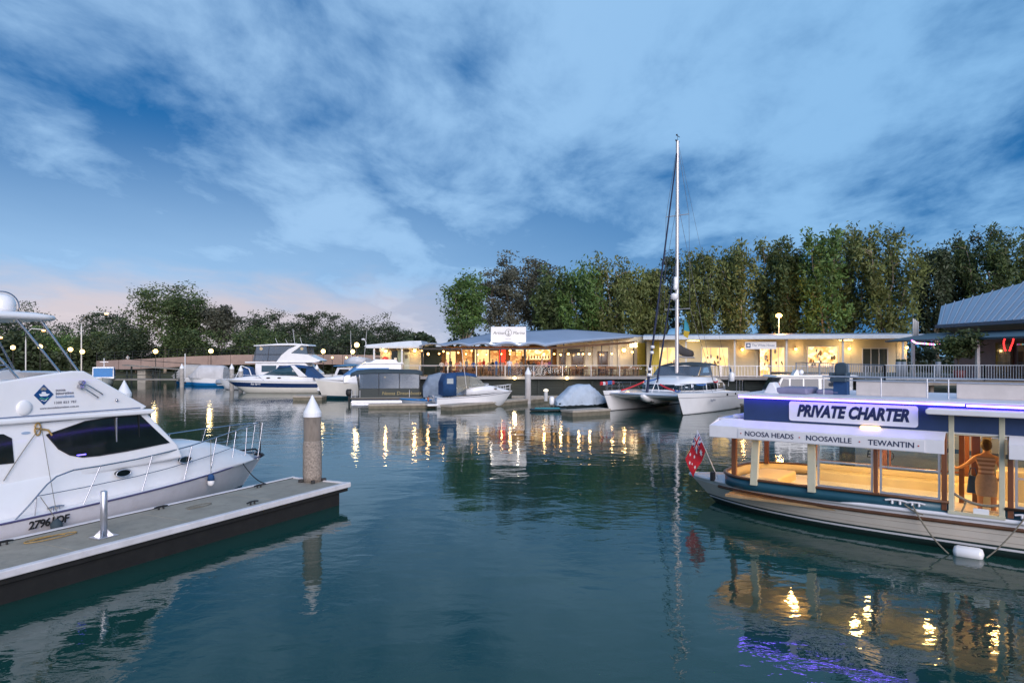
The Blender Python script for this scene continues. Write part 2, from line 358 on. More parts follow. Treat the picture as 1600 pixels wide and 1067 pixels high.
# ------------------------------------------------------------------ boats: shared builders (local x forward to the bow, y to port, z up from the waterline)
class Hull:
    def __init__(s, L, B, fb0, fb1, rake=.7, entry=.42, full=2.0, flare=.82, draft=.35, tap=.90, sp=1.7, x0=0.0, bowflare=.28):
        s.L, s.B, s.fb0, s.fb1, s.rake, s.entry, s.full, s.flare, s.draft, s.tap, s.sp, s.x0, s.bf = L, B, fb0, fb1, rake, entry, full, flare, draft, tap, sp, x0, bowflare
    def hb(s, t):
        if t <= s.entry: return s.B/2*(s.tap+(1-s.tap)*math.sin(t/s.entry*math.pi/2))
        return max(s.B/2*(1-((t-s.entry)/(1-s.entry))**s.full), .015)
    def sz(s, t): return s.fb0+(s.fb1-s.fb0)*t**s.sp
    def pt(s, t, h, sd=1):
        h = max(h, -.5); fl = s.flare-s.bf*t**2.5
        w = s.hb(t)*(fl+(1-fl)*max(h, 0)**.85) if h >= 0 else s.hb(t)*fl*(1+h*1.2)
        return (s.x0+t*s.L-s.rake*(1-max(h, -.3))*t**5, sd*w, h*s.sz(t))
    def top(s, t, sd=1, inset=0.0, dz=0.0):
        p = s.pt(t, 1, sd); return (p[0], sd*max(abs(p[1])-inset, 0), p[2]+dz)
    def rings(s, hs, nst=22):
        out = []
        for i in range(nst+1):
            t = 1-(1-i/nst)**1.5 if True else i/nst
            k = (s.pt(t, 0)[0]-s.rake*.35*t**5, 0, -s.draft*(1-.7*t**4))
            a = [s.pt(t, h, 1) for h in hs]; b = [s.pt(t, h, -1) for h in hs]
            out.append(a+[k]+b[::-1])
        return out
    def mesh(s, name, parent, hs, mats, rowm, nst=22, deck=True, deckmi=0, bevel=0):
        """hs: heights from sheer (1) to waterline; rowm: material of every strip, last = below waterline"""
        mb = MB(); rr = s.rings(hs, nst); rm = list(rowm)+list(reversed(rowm))
        mb.loft(rr, False, False, rowm=rm)
        mb.add(rr[0], [tuple(range(len(rr[0])))], 0, False)
        if deck:
            n = len(rr[0])
            for i in range(len(rr)-1):
                mb.add([rr[i][0], rr[i][-1], rr[i+1][-1], rr[i+1][0]], [(0, 1, 2, 3)], deckmi, False)
        return mb.build(name, mats, parent)
    def rubrail(s, name, parent, mat, r=.035, h=.97, n=24):
        mb = MB()
        for sd in (1, -1): mb.tube([s.pt(i/n, h, sd) for i in range(n+1)], r, 6)
        return mb.build(name, mat, parent)
    def rail(s, parent, t0, t1, h0, h1, nst=5, inset=.08, r=.014, mat=None, mid=True, sides=(1, -1)):
        mat = mat or steel; g = MB()
        for sd in sides:
            pts = [s.top(t0, sd, inset)]; 
            for i in range(15):
                t = t0+(t1-t0)*i/14; hh = (h0+(h1-h0)*i/14)*min(1, .0+i/2.0 if i < 2 else 1)
                pts.append(s.top(t, sd, inset, hh))
            g.tube(pts, r, 6)
            if mid: g.tube([s.top(t0+(t1-t0)*i/14, sd, inset, (h0+(h1-h0)*i/14)*.52) for i in range(1, 15)], r*.6, 5)
            for k in range(nst):
                t = t0+(t1-t0)*(k+1)/nst
                g.cyl(s.top(t, sd, inset), s.top(t-.0, sd, inset, h0+(h1-h0)*(k+1)/nst), r*.9, n=6)
        if len(sides) == 2 and s.hb(t1) < 1.5:
            a, b = s.top(t1, 1, inset, h1), s.top(t1, -1, inset, h1); m_ = (max(a[0], b[0])+.12, 0, a[2])
            g.tube([a, m_, b], r, 6)
        return g.build('guard_rail', mat, parent)
def cabin(parent, name, prof, w0, w1, z0, z1, mats, bevel=.05, yc=0.0):
    """prof polygon in x,z extruded across; half-width w0 at z0 tapering to w1 at z1"""
    mb = MB(); wf = lambda z: w0+(w1-w0)*(z-z0)/(z1-z0); n = len(prof)
    a = [(x, yc+wf(z), z) for x, z in prof]; b = [(x, yc-wf(z), z) for x, z in prof]
    mb.add(a+b, [tuple(range(n)), tuple(range(2*n-1, n-1, -1))]+[(i, n+i, n+(i+1) % n, (i+1) % n) for i in range(n)])
    return mb.build(name, mats, parent, bevel=bevel, seg=3), wf
def sidepanes(parent, name, poly, wf, mat, th=.012, sides=(1, -1), yc=0.0, off=.004, bevel=0):
    out = []
    for sd in sides:
        mb = MB(); n = len(poly)
        a = [(x, yc+sd*(wf(z)+off-.02), z) for x, z in poly]; b = [(x, yc+sd*(wf(z)+off+th), z) for x, z in poly]
        mb.add(a+b, [tuple(range(n)), tuple(range(2*n-1, n-1, -1))]+[(i, n+i, n+(i+1) % n, (i+1) % n) for i in range(n)])
        out.append(mb.build(name, mat, parent, bevel=bevel))
    return out
def quadpane(parent, name, p, mat, th=.015):
    p = [Vector(q) for q in p]; nn = (p[1]-p[0]).cross(p[2]-p[0]).normalized()*th
    mb = MB(); k = len(p); mb.add([q-nn*.5 for q in p]+[q+nn for q in p], [tuple(range(k)), tuple(range(2*k-1, k-1, -1))]+[(i, k+i, k+(i+1) % k, (i+1) % k) for i in range(k)])
    return mb.build(name, mat, parent)
def heading(dx, dy): return math.atan2(dy, dx)
def fender(parent, p, r=.09, h=.34, mat=None, top=None):
    mb = MB(); mb.lathe([(.01, -h/2), (r*.75, -h/2+.03), (r, -h/2+.09), (r, h/2-.09), (r*.75, h/2-.03), (.02, h/2+.02)], p, 12); o = mb.build('fender', mat or gel, parent)
    if top is not None: mb = MB(); mb.tube([(p[0], p[1], p[2]+h/2), top], .008, 5); mb.build('lanyard', rope_m, o)
    return o
def bar_arc(p0, p1, sag, n=10):
    p0, p1 = Vector(p0), Vector(p1); return [p0.lerp(p1, i/n)+Vector((0, 0, -sag*4*(i/n)*(1-i/n))) for i in range(n+1)]

# ================================================================== the big white flybridge cruiser (left foreground)
CR = thing('motor_cruiser', 'large white flybridge motor cruiser with diamond logo moored at the near dock', 'boat', dockp(.22, -16.45), DK)
cw, cww = 1.30, 1.24
h = Hull(12.3, 3.36, .76, .99, rake=.95, entry=.40, full=2.3, flare=.86, draft=.45, x0=3.3, sp=1.2, bowflare=.35)
hm = M('hull_lavender_white', (.74, .71, .74), .25, var=.05, scale=1.5, coat=.3, dirt=.22, dirtcol=(.42, .37, .35))
h.mesh('hull', CR, [1, .9, .55, .18, .02], [hm, deckw, navy], [0, 0, 0, 2, 2], nst=30, deck=True, deckmi=1)
h.rubrail('rub_rail', CR, M('rail_grey_blue', (.10, .09, .20), .35, .3), .022, .985, 30)
# moulded foredeck / trunk: loft of sections
rings = []
secs = [(3.6, 1.42, 1.30, 1.50), (6.5, 1.44, 1.34, 1.62), (8.6, 1.42, 1.32, 1.72), (10.5, 1.34, 1.20, 1.84), (11.6, 1.24, 1.06, 1.86), (12.7, 1.08, .84, 1.76), (13.6, .88, .58, 1.56), (14.3, .66, .36, 1.34), (14.8, .44, .2, 1.16), (15.2, .2, .08, 1.04)]
for x, wb, wt, zt in secs:
    zb = h.sz((x-3.3)/12.3)-.03; k = zt-zb
    rings.append([(x, wb, zb), (x, wb-.02, zb+.12*k), (x, wt+.05, zb+.80*k), (x, wt-.10, zb+.95*k), (x, wt*.5, zt+.02), (x, 0, zt+.04), (x, -wt*.5, zt+.02), (x, -wt+.10, zb+.95*k), (x, -wt-.05, zb+.80*k), (x, -wb+.02, zb+.12*k), (x, -wb, zb)])
mb = MB(); mb.loft(rings, True, True); trunk = mb.build('foredeck', gel, CR)
for x, z in ((10.05, 1.37), (11.86, 1.42)):
    for sd in (1, -1):
        wy = (1.39 if x < 11 else 1.19); g = MB()
        n = 20; ring = [(x+.17*math.cos(a), z+.075*math.sin(a)) for a in [2*math.pi*i/n for i in range(n)]]
        g.prism(ring, 'y', sd*(wy-.12), sd*(wy+.012)); po = g.build('porthole', dkglass, CR)
        g = MB(); g.tube([(x+.18*math.cos(a), sd*(wy+.012), z+.083*math.sin(a)) for a in [2*math.pi*i/n for i in range(n+1)]], .014, 6); g.build('porthole_rim', alu, po)
crglass = M('cruiser_window', (.007, .012, .012), .05, var=.3); crglass.node_tree.nodes['Principled BSDF'].inputs['Specular IOR Level'].default_value = .22
# cabin house
prof = [(4.6, 1.3), (4.6, 2.78), (10.75, 2.72), (11.55, 1.86), (11.7, 1.5)]
cab, wf = cabin(CR, 'cabin', prof, cw+.06, cww, 1.3, 2.8, gel, .06)
wpoly = [(8.42, 2.42), (8.75, 2.50), (9.25, 2.63), (9.75, 2.665), (10.55, 2.665), (11.30, 1.93), (10.2, 1.865), (9.5, 1.845), (9.15, 1.86), (8.88, 1.94), (8.65, 2.10)]
for p in sidepanes(CR, 'saloon_window', wpoly, wf, crglass, .012):
    sd = 1 if p.data.vertices[0].co.y > 0 else -1
    g = MB(); g.tube([(x, sd*(wf(z)+.012), z) for x, z in wpoly+wpoly[:1]], .016, 6); g.build('window_gasket', black, p)
    g = MB(); g.box(9.93, 9.955, sd*(wf(2.25)+.0), sd*(wf(2.25)+.028), 1.865, 2.66); g.build('mullion', alu, p)
    g = MB(); g.box(10.5, 10.515, sd*(wf(2.25)+.0), sd*(wf(2.25)+.024), 1.9, 2.66); g.build('mullion', black, p)
wp2 = [(6.4, 1.95), (6.4, 2.5), (7.3, 2.55), (7.6, 2.52), (7.75, 2.42), (7.77, 1.92)]
for p in sidepanes(CR, 'aft_window', wp2, wf, crglass, .012): pass
wp3 = [(7.0, 1.45), (7.0, 1.9), (7.9, 1.9), (8.0, 2.4), (8.15, 2.2), (8.1, 1.7), (7.95, 1.4)]
# glowing bar on the window, put in for the ferry strip's reflection; small red instrument lights
reflbar = M('blue_reflection_glow', (.2, .2, 1), .5, emit=5, ecol=(.14, .10, 1)); ledr = M('red_indicator', (1, .05, .02), .5, emit=2.5, ecol=(1, .05, .02))
wq = at(121, 709, 14.7)
for xx, L_, z, mt, nm in ((9.02, .20, 1.90, reflbar, 'window_reflection'),):
    g = MB(); g.box(xx, xx+L_, -wf(z)-.022, -wf(z)-.012, z, z+.022); g.build(nm, mt, CR)
# front windscreen
quadpane(CR, 'windscreen', [(10.82, -1.05, 2.62), (11.50, -1.10, 1.93), (11.50, 1.10, 1.93), (10.82, 1.05, 2.62)], dkglass)
# flybridge
def slab(profile, y0, y1): 
    g = MB(); g.prism(profile, 'y', y0, y1); return g
fly = [(4.7, 2.80), (4.7, 3.25), (6.6, 3.42), (7.75, 3.60), (8.45, 3.70), (8.95, 3.76), (9.22, 3.75), (9.42, 3.64), (10.74, 2.86), (10.62, 2.80)]
for sd in (1, -1):
    y = sd*1.28; slab(fly, y-sd*.10, y).build('flybridge_side', gel, CR, bevel=.035, seg=3)
slab([(9.15, 3.70), (9.28, 3.74), (10.70, 2.88), (10.45, 2.80)], -1.17, 1.17).build('flybridge_front', gel, CR, bevel=.03)
slab([(4.4, 2.72), (4.4, 2.84), (10.86, 2.80), (10.92, 2.74), (10.80, 2.68), (9, 2.70)], -1.36, 1.36).build('flybridge_floor', gel, CR, bevel=.04, seg=3)
g = MB(); g.box(7.1, 7.7, -.9, .9, 2.82, 3.3); g.box(8.55, 8.85, -.8, .8, 2.82, 3.55); g.build('helm_console', gel, CR, bevel=.06)
mb = MB()
for z in (2.845,): mb.box(4.9, 10.55, -1.292, -1.281, z-.012, z+.012)
mb.build('moulding_line', M('seam_blue', (.12, .17, .28), .5), CR)
# hardtop
mb = MB()
def rr_ring(x0, x1, w, z, r, n=5):
    pts = []
    for cx, cy, a0 in ((x1-r, w-r, 0), (x0+r, w-r, 90), (x0+r, -w+r, 180), (x1-r, -w+r, 270)):
        for k in range(n+1): a = R(a0+90*k/n); pts.append((cx+r*math.cos(a), cy+r*math.sin(a), z))
    return pts
mb.loft([rr_ring(5.0, 8.72, 1.22, 4.84, .35), rr_ring(4.95, 8.80, 1.28, 4.88, .4), rr_ring(4.95, 8.74, 1.27, 4.95, .4), rr_ring(5.2, 8.5, 1.1, 5.0, .4)], True, True); mb.build('hardtop', gel, CR)
for sd in (1, -1):
    for xa, xb, za in ((8.45, 9.12, 3.74), (7.98, 8.75, 3.70), (7.0, 7.92, 3.60)):
        mb = MB(); mb.cyl((xa, sd*1.0, 4.86), (xb, sd*1.22, za), .024, n=8); mb.build('hardtop_strut', steel, CR)
mb = MB(); mb.cyl((7.35, -1.2, 3.72), (7.75, -1.2, 3.86), .018, n=6); mb.cyl((5.2, -1.2, 3.9), (7.72, -1.2, 3.9), .018, n=6); mb.build('side_rail', steel, CR)
mb = MB(); mb.lathe([(.20, 0), (.24, .06), (.235, .2), (.19, .30), (.1, .355), (.01, .37)], (7.85, -.75, 5.0), 20); dome = mb.build('radar_dome', gel, CR)
mb = MB(); mb.tube([(7.85+.32*math.cos(a), -.75, 5.12+.30*math.sin(a)) for a in [R(-20+11*i) for i in range(21)]], .014, 6); mb.build('guard_hoop', steel, dome)
mb = MB(); mb.lathe([(.15, -.03), (.155, .0), (.14, .02), (.08, .035), (.02, .04)], n=22); spk = mb.build('round_vent', gel, CR, (7.98, -1.29, 3.02), (R(90), 0, 0))
mb = MB(); mb.tube([(9.15, -1.3, 3.50), (9.15, -1.36, 3.50), (9.58, -1.36, 3.22), (9.60, -1.30, 3.21)], .013, 6); mb.tube([(9.1, -1.3, 3.42), (9.1, -1.36, 3.42), (9.48, -1.36, 3.15), (9.5, -1.30, 3.14)], .013, 6)
mb.cyl((9.13, -1.28, 3.5), (9.13, -1.40, 3.5), .05, n=10); mb.cyl((9.09, -1.28, 3.41), (9.09, -1.40, 3.41), .045, n=10); mb.build('trumpet_horn', steel, CR)
mb = MB(); mb.ball((9.95, -1.3, 3.06), .035); mb.build('nav_light', steel, CR)
# logo diamond and lettering on the flybridge side
yl = -1.284; lt = M('sign_blue', (.004, .055, .19), .35); lg = M('sign_green', (.10, .42, .22), .4); lw = M('sign_white', (.75, .75, .78), .4); lgy = M('letter_grey', (.20, .20, .24), .5); lsand = M('sign_sand', (.42, .38, .30), .5)
cx, cz, ds = 8.36, 3.27, .175
logo = MB(); logo.prism([(cx-ds*1.12, cz), (cx, cz-ds*1.22), (cx+ds*1.12, cz), (cx, cz+ds*1.22)], 'y', yl-.006, yl+.01); lo = logo.build('logo', lt, CR)
logo = MB(); y2 = yl-.010
logo.prism([(cx-.10, cz+.02), (cx+.12, cz+.015), (cx+.07, cz-.03), (cx-.07, cz-.03)], 'y', y2, yl)
logo.prism([(cx-.05, cz+.022), (cx+.05, cz+.02), (cx+.03, cz+.06), (cx-.04, cz+.06)], 'y', y2, yl); logo.build('logo_boat', lw, lo)
logo = MB(); logo.tube([(cx-.085+.017*i, y2, cz-.085+.018*math.sin(i*.75)) for i in range(11)], .010, 5); logo.build('logo_wave', lg, lo)
logo = MB(); logo.tube([(cx-.06+.012*i, y2, cz-.125+.012*math.sin(i*.75+.5)) for i in range(11)], .008, 5); logo.build('logo_wave', lw, lo)
logo = MB()
for a in range(-60, 61, 20): logo.beam((cx+.03*math.sin(R(a))-.01, y2, cz+.075+.03*math.cos(R(a))), (cx-.01+.075*math.sin(R(a)), y2, cz+.075+.085*math.cos(R(a))), .012, .008)
logo.build('logo_rays', lsand, lo)
for k, (s_, zz, mt, sz) in enumerate((('noosa', 3.355, lgy, .085), ('leisuretime', 3.285, lgy, .085), ('houseboats', 3.212, M('letter_blue', (.22, .32, .5), .5), .085))):
    text('lettering', s_, sz, mt, CR, (8.60, yl-.002, zz), FACE, .001)
text('lettering', '1300 853 787', .075, lgy, CR, (8.56, yl-.002, 3.085), FACE, .0, space=1.15)
text('lettering', 'www.noosaleisuretime.com.au', .062, lgy, CR, (8.28, yl-.002, 2.985), FACE, .0, space=1.05)
mb = MB(); mb.prism([(8.02+.09*math.cos(a), 2.50+.028*math.sin(a)) for a in [2*math.pi*i/16 for i in range(16)]], 'y', -wf(2.5)-.012, -wf(2.5)+.02); mb.build('maker_badge', M('badge_blue', (.35, .45, .6), .4), CR)
# registration
text('registration', '27961QF', .225, black, CR, (7.85, -1.665, .655), FACE, .006, .12, space=.92)
# guard rail, stanchions
def gz(x): return h.sz((x-3.3)/12.3)
def gy(x, inset=.10): return -(abs(h.top((x-3.3)/12.3)[1])-inset)
toppts = [(7.55, .72), (7.9, 1.05), (8.25, 1.42), (8.45, 1.56), (8.8, 1.64), (9.4, 1.64), (10.3, 1.66), (11.2, 1.71), (12, 1.76), (13, 1.85), (13.9, 1.92), (14.6, 1.96)]
mids = [(8.05, 1.22), (9, 1.23), (10.3, 1.26), (11.2, 1.30), (12, 1.35), (13, 1.41), (14, 1.47), (14.7, 1.5)]
for sd in (1, -1):
    mb = MB(); mb.tube([(x, -sd*gy(x), z) for x, z in toppts], .017, 8); rl = mb.build('guard_rail', steel, CR)
    mb = MB(); mb.tube([(x, -sd*gy(x), z) for x, z in mids], .010, 6); mb.build('middle_rail', steel, rl)
    for xb, xt, zt in ((8.02, 8.05, 1.2), (9.0, 9.4, 1.64), (10.45, 10.75, 1.68), (11.75, 12.05, 1.77), (12.75, 13.05, 1.86), (13.75, 14.0, 1.93), (14.5, 14.65, 1.96)):
        mb = MB(); mb.cyl((xb, -sd*gy(xb), gz(xb)-.02), (xt, -sd*gy(xt), zt), .013, n=8); mb.build('stanchion', steel, rl)
mb = MB(); mb.tube([(14.6, gy(14.6), 1.96), (15.2, gy(15.1)*.8, 1.99), (15.5, 0, 2.0), (15.2, -gy(15.1)*.8, 1.99), (14.6, -gy(14.6), 1.96)], .017, 8); mb.cyl((15.25, .15, .9), (15.45, .15, 2.0), .013, n=8); mb.cyl((15.25, -.15, .9), (15.45, -.15, 2.0), .013, n=8); mb.build('bow_rail', steel, CR)
mb = MB(); mb.beam((14.5, 0, 1.18), (15.45, 0, 1.08), .16, .06); bs = mb.build('bow_sprit', steel, CR, bevel=.01)
mb = MB(); mb.tube([(14.7, 0, 1.22), (15.3, 0, 1.20), (15.5, 0, 1.02)], .028, 8); mb.prism([(-.2, 0), (0, -.11), (.2, 0), (.1, .06), (-.1, .06)], 'x', 15.42, 15.50)
mb.v[-12:] = [(x, y, z+1.0) for x, y, z in mb.v[-12:]]; mb.build('anchor', dkmetal, bs)
cleat(CR, 11.4, gy(11.4, .3), gz(11.4)+.0, 1.4, 0, steel); cleat(CR, 14.3, gy(14.3, .08), gz(14.3), 1.3, .2, dkmetal); cleat(CR, 8.5, gy(8.5, .22), gz(8.5), 1.2, 0, steel)
fe = fender(CR, (12.6, gy(12.6, -.08), .74), .09, .26, gel, (12.75, gy(12.7, .08), 1.83))
mb = MB(); mb.lathe([(.095, .03), (.075, .16), (.03, .2)], (12.6, gy(12.6, -.08), .74), 12); mb.build('fender_top', navycloth, fe)
fe = fender(CR, (8.33, gy(8.3, -.10), .58), .11, .24, dkcloth, (8.1, gy(8.1, .05), 1.2))
# flag halyard / ropes tied at the cabin side
mb = MB(); mb.tube(bar_arc((8.3, -wf(2.6)-.05, 2.62), (8.42, gy(8.4, .02), .70), .02), .006, 5); mb.tube(bar_arc((8.3, -wf(2.6)-.05, 2.62), (7.55, gy(7.6, .3), 1.6), -.03), .008, 5); mb.build('tether', rope_m, CR)
mb = MB(); mb.tube([(8.24+.06*math.cos(a), -wf(2.55)-.03, 2.56+.13*math.sin(a)) for a in [2*math.pi*i/14 for i in range(15)]], .016, 6); mb.tube([(8.2, -wf(2.6)-.03, 2.58), (8.45, -wf(2.6)-.03, 2.52), (8.52, -wf(2.5)-.03, 2.40)], .022, 6); mb.build('rope_knot', rope_y, CR)
mb = MB(); mb.cyl((8.3, -wf(2.68)-.02, 2.685), (8.95, -wf(2.68)-.02, 2.70), .009, n=6); mb.build('grab_bar', steel, CR)
ln = thing('mooring_line', 'dark mooring line from the white cruiser bow to the dock cleat', 'rope', dockp(.22, -16.45), DK)
mb = MB(); mb.tube(bar_arc((14.25, gy(14.25, .06), gz(14.2)+.05), (13.55, -2.24, .60), .12), .015, 6); mb.build('line', black, ln)
# ================================================================== the charter ferry (right foreground): local x along the near side to the right, y inboard
E2 = Vector((.78611, -.61809, 0)); M2 = Vector((.61809, .78611, 0)); FE_A = math.atan2(E2.y, E2.x)
FO = M2*16.9
FE = thing('charter_ferry', 'cream river ferry with navy roof fascia and purple light strip', 'boat', FO, FE_A)
BW = 3.4; XE = 6.6
ledp = M('purple_light_strip', (.6, .5, 1), .5, emit=12, ecol=(.19, .10, 1.0))
fcream = M('ferry_cream_hull', (.60, .54, .47), .35, var=.06, scale=1.2, coat=.15, dirt=.18, dirtcol=(.38, .33, .27))
teal = M('ferry_teal', (.020, .085, .125), .35, var=.1)
fnavy = M('ferry_navy', (.022, .045, .12), .4, var=.12)
whitep = M('ferry_white', (.72, .71, .74), .4, var=.05, dirt=.12, dirtcol=(.5, .47, .44))
dkgreen = M('antifoul_dark', (.012, .03, .028), .6)
postc = M('ferry_post_cream', (.50, .48, .36), .5, var=.1)
seat = M('ferry_interior_cream', (.72, .60, .36), .5, var=.06)
hull = Hull(14.7, BW, .84, .70, rake=.75, entry=.55, full=3.0, flare=.93, draft=.45, tap=.97, sp=1.0, bowflare=.22)
hp = bpy.data.objects.new('hull', None)
ho = hull.mesh('hull', FE, [1, .82, .31, .25, .19, .0], [fcream, dkgreen, whitep], [2, 0, 1, 2, 1, 1], nst=30, deck=True, deckmi=2)
ho.location = (XE, BW/2, 0); ho.rotation_euler = (0, 0, math.pi)
def fx(p): return (XE-p[0], BW/2-p[1], p[2])          # hull coordinates -> ferry coordinates
mb = MB()
for sd in (1, -1): mb.tube([fx(hull.pt(i/30, .80, sd)) for i in range(0, 29)], .045, 6)
mb.build('rub_rail', woodl, FE)
mb = MB(); mb.tube([fx(hull.pt(i/30, 1.0, 1)) for i in range(31)]+[fx(hull.pt(1-i/30, 1.0, -1)) for i in range(31)], .05, 6); mb.build('gunwale', whitep, FE)
# planking lines on the hull side
mb = MB()
for hh in (.42, .62):
    for sd in (1,): mb.tube([fx(hull.pt(i/30, hh, sd)) for i in range(0, 28)], .006, 4)
mb.build('plank_line', M('plank_line', (.40, .35, .29), .6), FE)
# bulwark: curve around the forward end
def bul(n=9, x0=XE-.2, off=0.0):
    pts = [(x0, .10-off), (2, .08-off), (-1.0, .08-off), (-3, .08-off), (-4.6, .10-off)]
    for k in range(n+1):
        a = math.pi/2*k/n; pts.append((-5.6-1.15*math.sin(a)-off*math.sin(a), 1.2-1.08*math.cos(a)-off*math.cos(a)))
    pts.append((-6.78-off, 1.7)); return pts+[(x, BW-y) for x, y in pts[-2::-1]]
outer = bul(); 
def wall(path, z0f, z1f, th, name, mats, parent):
    g = MB(); n = len(path); r = []
    for i, (x, y) in enumerate(path):
        a = path[max(i-1, 0)]; b = path[min(i+1, n-1)]; d = Vector((b[0]-a[0], b[1]-a[1], 0)).normalized(); nn = Vector((-d.y, d.x, 0))
        p = Vector((x, y, 0)); q = p-nn*th
        r.append([(p.x, p.y, z0f), (p.x, p.y, z1f), (q.x, q.y, z1f), (q.x, q.y, z0f)])
    g.loft(r, True, True, sm=True, rowm=[0, 0, 1, 0]); return g.build(name, mats, parent)
xs = [p for p in outer]
def sub(x0, x1): return [p for p in outer if True]
# near side has a gangway opening between x=-1.62 and -.72
k = 0
near_r = [(XE-.2, .10), (2, .08), (-.70, .08)]
near_l = [(-1.64, .08), (-3, .08), (-4.6, .10)]+outer[5:]
for pth in (near_r, near_l): 
    wall(pth, .74, 1.0, -.07, 'bulwark', [seat, teal], FE)
    wall([(x, y-.015) if i < 3 else (x, y) for i, (x, y) in enumerate(pth)], 1.0, 1.045, -.11, 'sill', [woodl, woodl], FE)
# posts
def fpost(x, y, w, d, z0, z1, mat, nm='post', lean=0):
    g = MB(); g.beam((x, y, z0), (x+lean, y, z1), d, w); g2 = MB(); 
    g2.add([(x-w/2, y-d/2, z0), (x+w/2, y-d/2, z0), (x+w/2, y+d/2, z0), (x-w/2, y+d/2, z0), (x-w/2+lean, y-d/2, z1), (x+w/2+lean, y-d/2, z1), (x+w/2+lean, y+d/2, z1), (x-w/2+lean, y+d/2, z1)], [(3,2,1,0),(4,5,6,7),(0,1,5,4),(1,2,6,5),(2,3,7,6),(3,0,4,7)])
    return g2.build(nm, mat, FE, bevel=.008)
fpost(-5.72, .04, .17, .12, .90, 2.2, postc, lean=.06); fpost(-4.36, .0, .17, .12, .90, 2.2, postc, lean=.0)
fpost(-6.35, .42, .12, .10, 1.0, 2.3, wood); fpost(-6.35, BW-.42, .12, .10, 1.0, 2.3, wood)
for x in (-3.02,): fpost(x, .05, .09, .10, 1.0, 2.25, wood)
fpost(-1.73, .05, .10, .10, .84, 2.85, wood); fpost(-.60, .05, .10, .10, .84, 2.85, wood)
fpost(-1.60, .03, .10, .12, .80, 2.86, postc, 'door_jamb'); fpost(-.74, .03, .10, .12, .80, 2.86, postc, 'door_jamb')
for x in (1.2, 2.7, 4.3, 6.2): fpost(x, .05, .10, .10, 1.0, 2.3, wood)
for x in (-5.2, -3.4, -1.6, -.2, 1.6, 3.4, 5.4): fpost(x, BW-.06, .12, .10, 1.0, 2.3, wood)
# window frames and panes, near side
def fwin(x0, x1, z0=1.045, z1=2.20, y=.06, rail=1.62, nm='window'):
    g = MB(); w = .045
    g.box(x0, x1, y-.02, y+.02, z0, z0+w); g.box(x0, x1, y-.02, y+.02, z1-w, z1); g.box(x0, x0+w, y-.02, y+.02, z0+w, z1-w); g.box(x1-w, x1, y-.02, y+.02, z0+w, z1-w)
    if rail: g.box(x0+w, x1-w, y-.018, y+.018, rail, rail+.035)
    o = g.build(nm, alu if nm == 'window' else wood, FE)
    g = MB(); g.box(x0+w, x1-w, y-.004, y+.002, z0+w, z1-w); g.build('pane', clearg, o); return o
fwin(-4.25, -3.08); fwin(-2.95, -1.80); fwin(-.53, 1.13); fwin(1.27, 2.63); fwin(2.77, 4.23)
for a, b in ((-5.1, -3.5), (-3.3, -1.7), (-1.5, -.3), (-.1, 1.5), (1.7, 3.3), (3.5, 5.3)): fwin(a, b, 1.16, 2.25, BW-.06, None, 'far_window')
# floor, benches, ceiling
mb = MB(); mb.box(-6.5, XE-.3, .16, BW-.16, .50, .56); mb.build('floor', M('ferry_floor', (.34, .22, .11), .6, var=.2, scale=4), FE)
bm_ = [(-5.0, 1.5, 2.72), (1.7, 5.8, 2.72)]
for a, b, y in bm_:
    g = MB(); g.box(a, b, y, BW-.17, .56, .98); g.build('bench', seat, FE, bevel=.03)
    g = MB(); g.box(a, b, BW-.28, BW-.16, .98, 1.12); g.build('bench_back', seat, FE, bevel=.02)
g = MB(); g.box(-6.3, -5.4, .9, 2.5, .56, .96); g.build('bench', seat, FE, bevel=.05)
g = MB(); g.box(-4.2, -3.3, .2, .75, .56, .95); g.build('bench', seat, FE, bevel=.03)
g = MB(); g.box(-2.9, -1.9, .2, .75, .56, .95); g.build('bench', seat, FE, bevel=.03)
g = MB(); g.box(-.95, -.15, 2.35, 3.2, .56, 1.45); g.build('servery_cabinet', seat, FE, bevel=.02)
g = MB(); g.box(-1.35, -1.2, 1.5, 1.62, .56, 2.45); g.box(-1.60, -1.5, 1.5, 1.6, .56, 2.45); g.build('inner_door_frame', wood, FE)
g = MB(); g.box(-1.16, -1.0, 1.46, 1.56, .56, 2.5); g.build('inner_jamb', postc, FE)
g = MB(); g.box(-1.62, -.72, .03, .09, 2.56, 2.80); g.build('door_head', postc, FE)
g = MB(); g.box(-1.60, -.74, .10, .18, 2.42, 2.52); g.build('door_lintel', wood, FE)
g = MB(); g.box(-1.66, -.68, -.06, .16, .80, .86); g.build('door_step', postc, FE)
g = MB(); g.box(-6.7, XE, .02, BW-.02, 2.44, 2.47); g.build('ceiling', creampaint, FE)
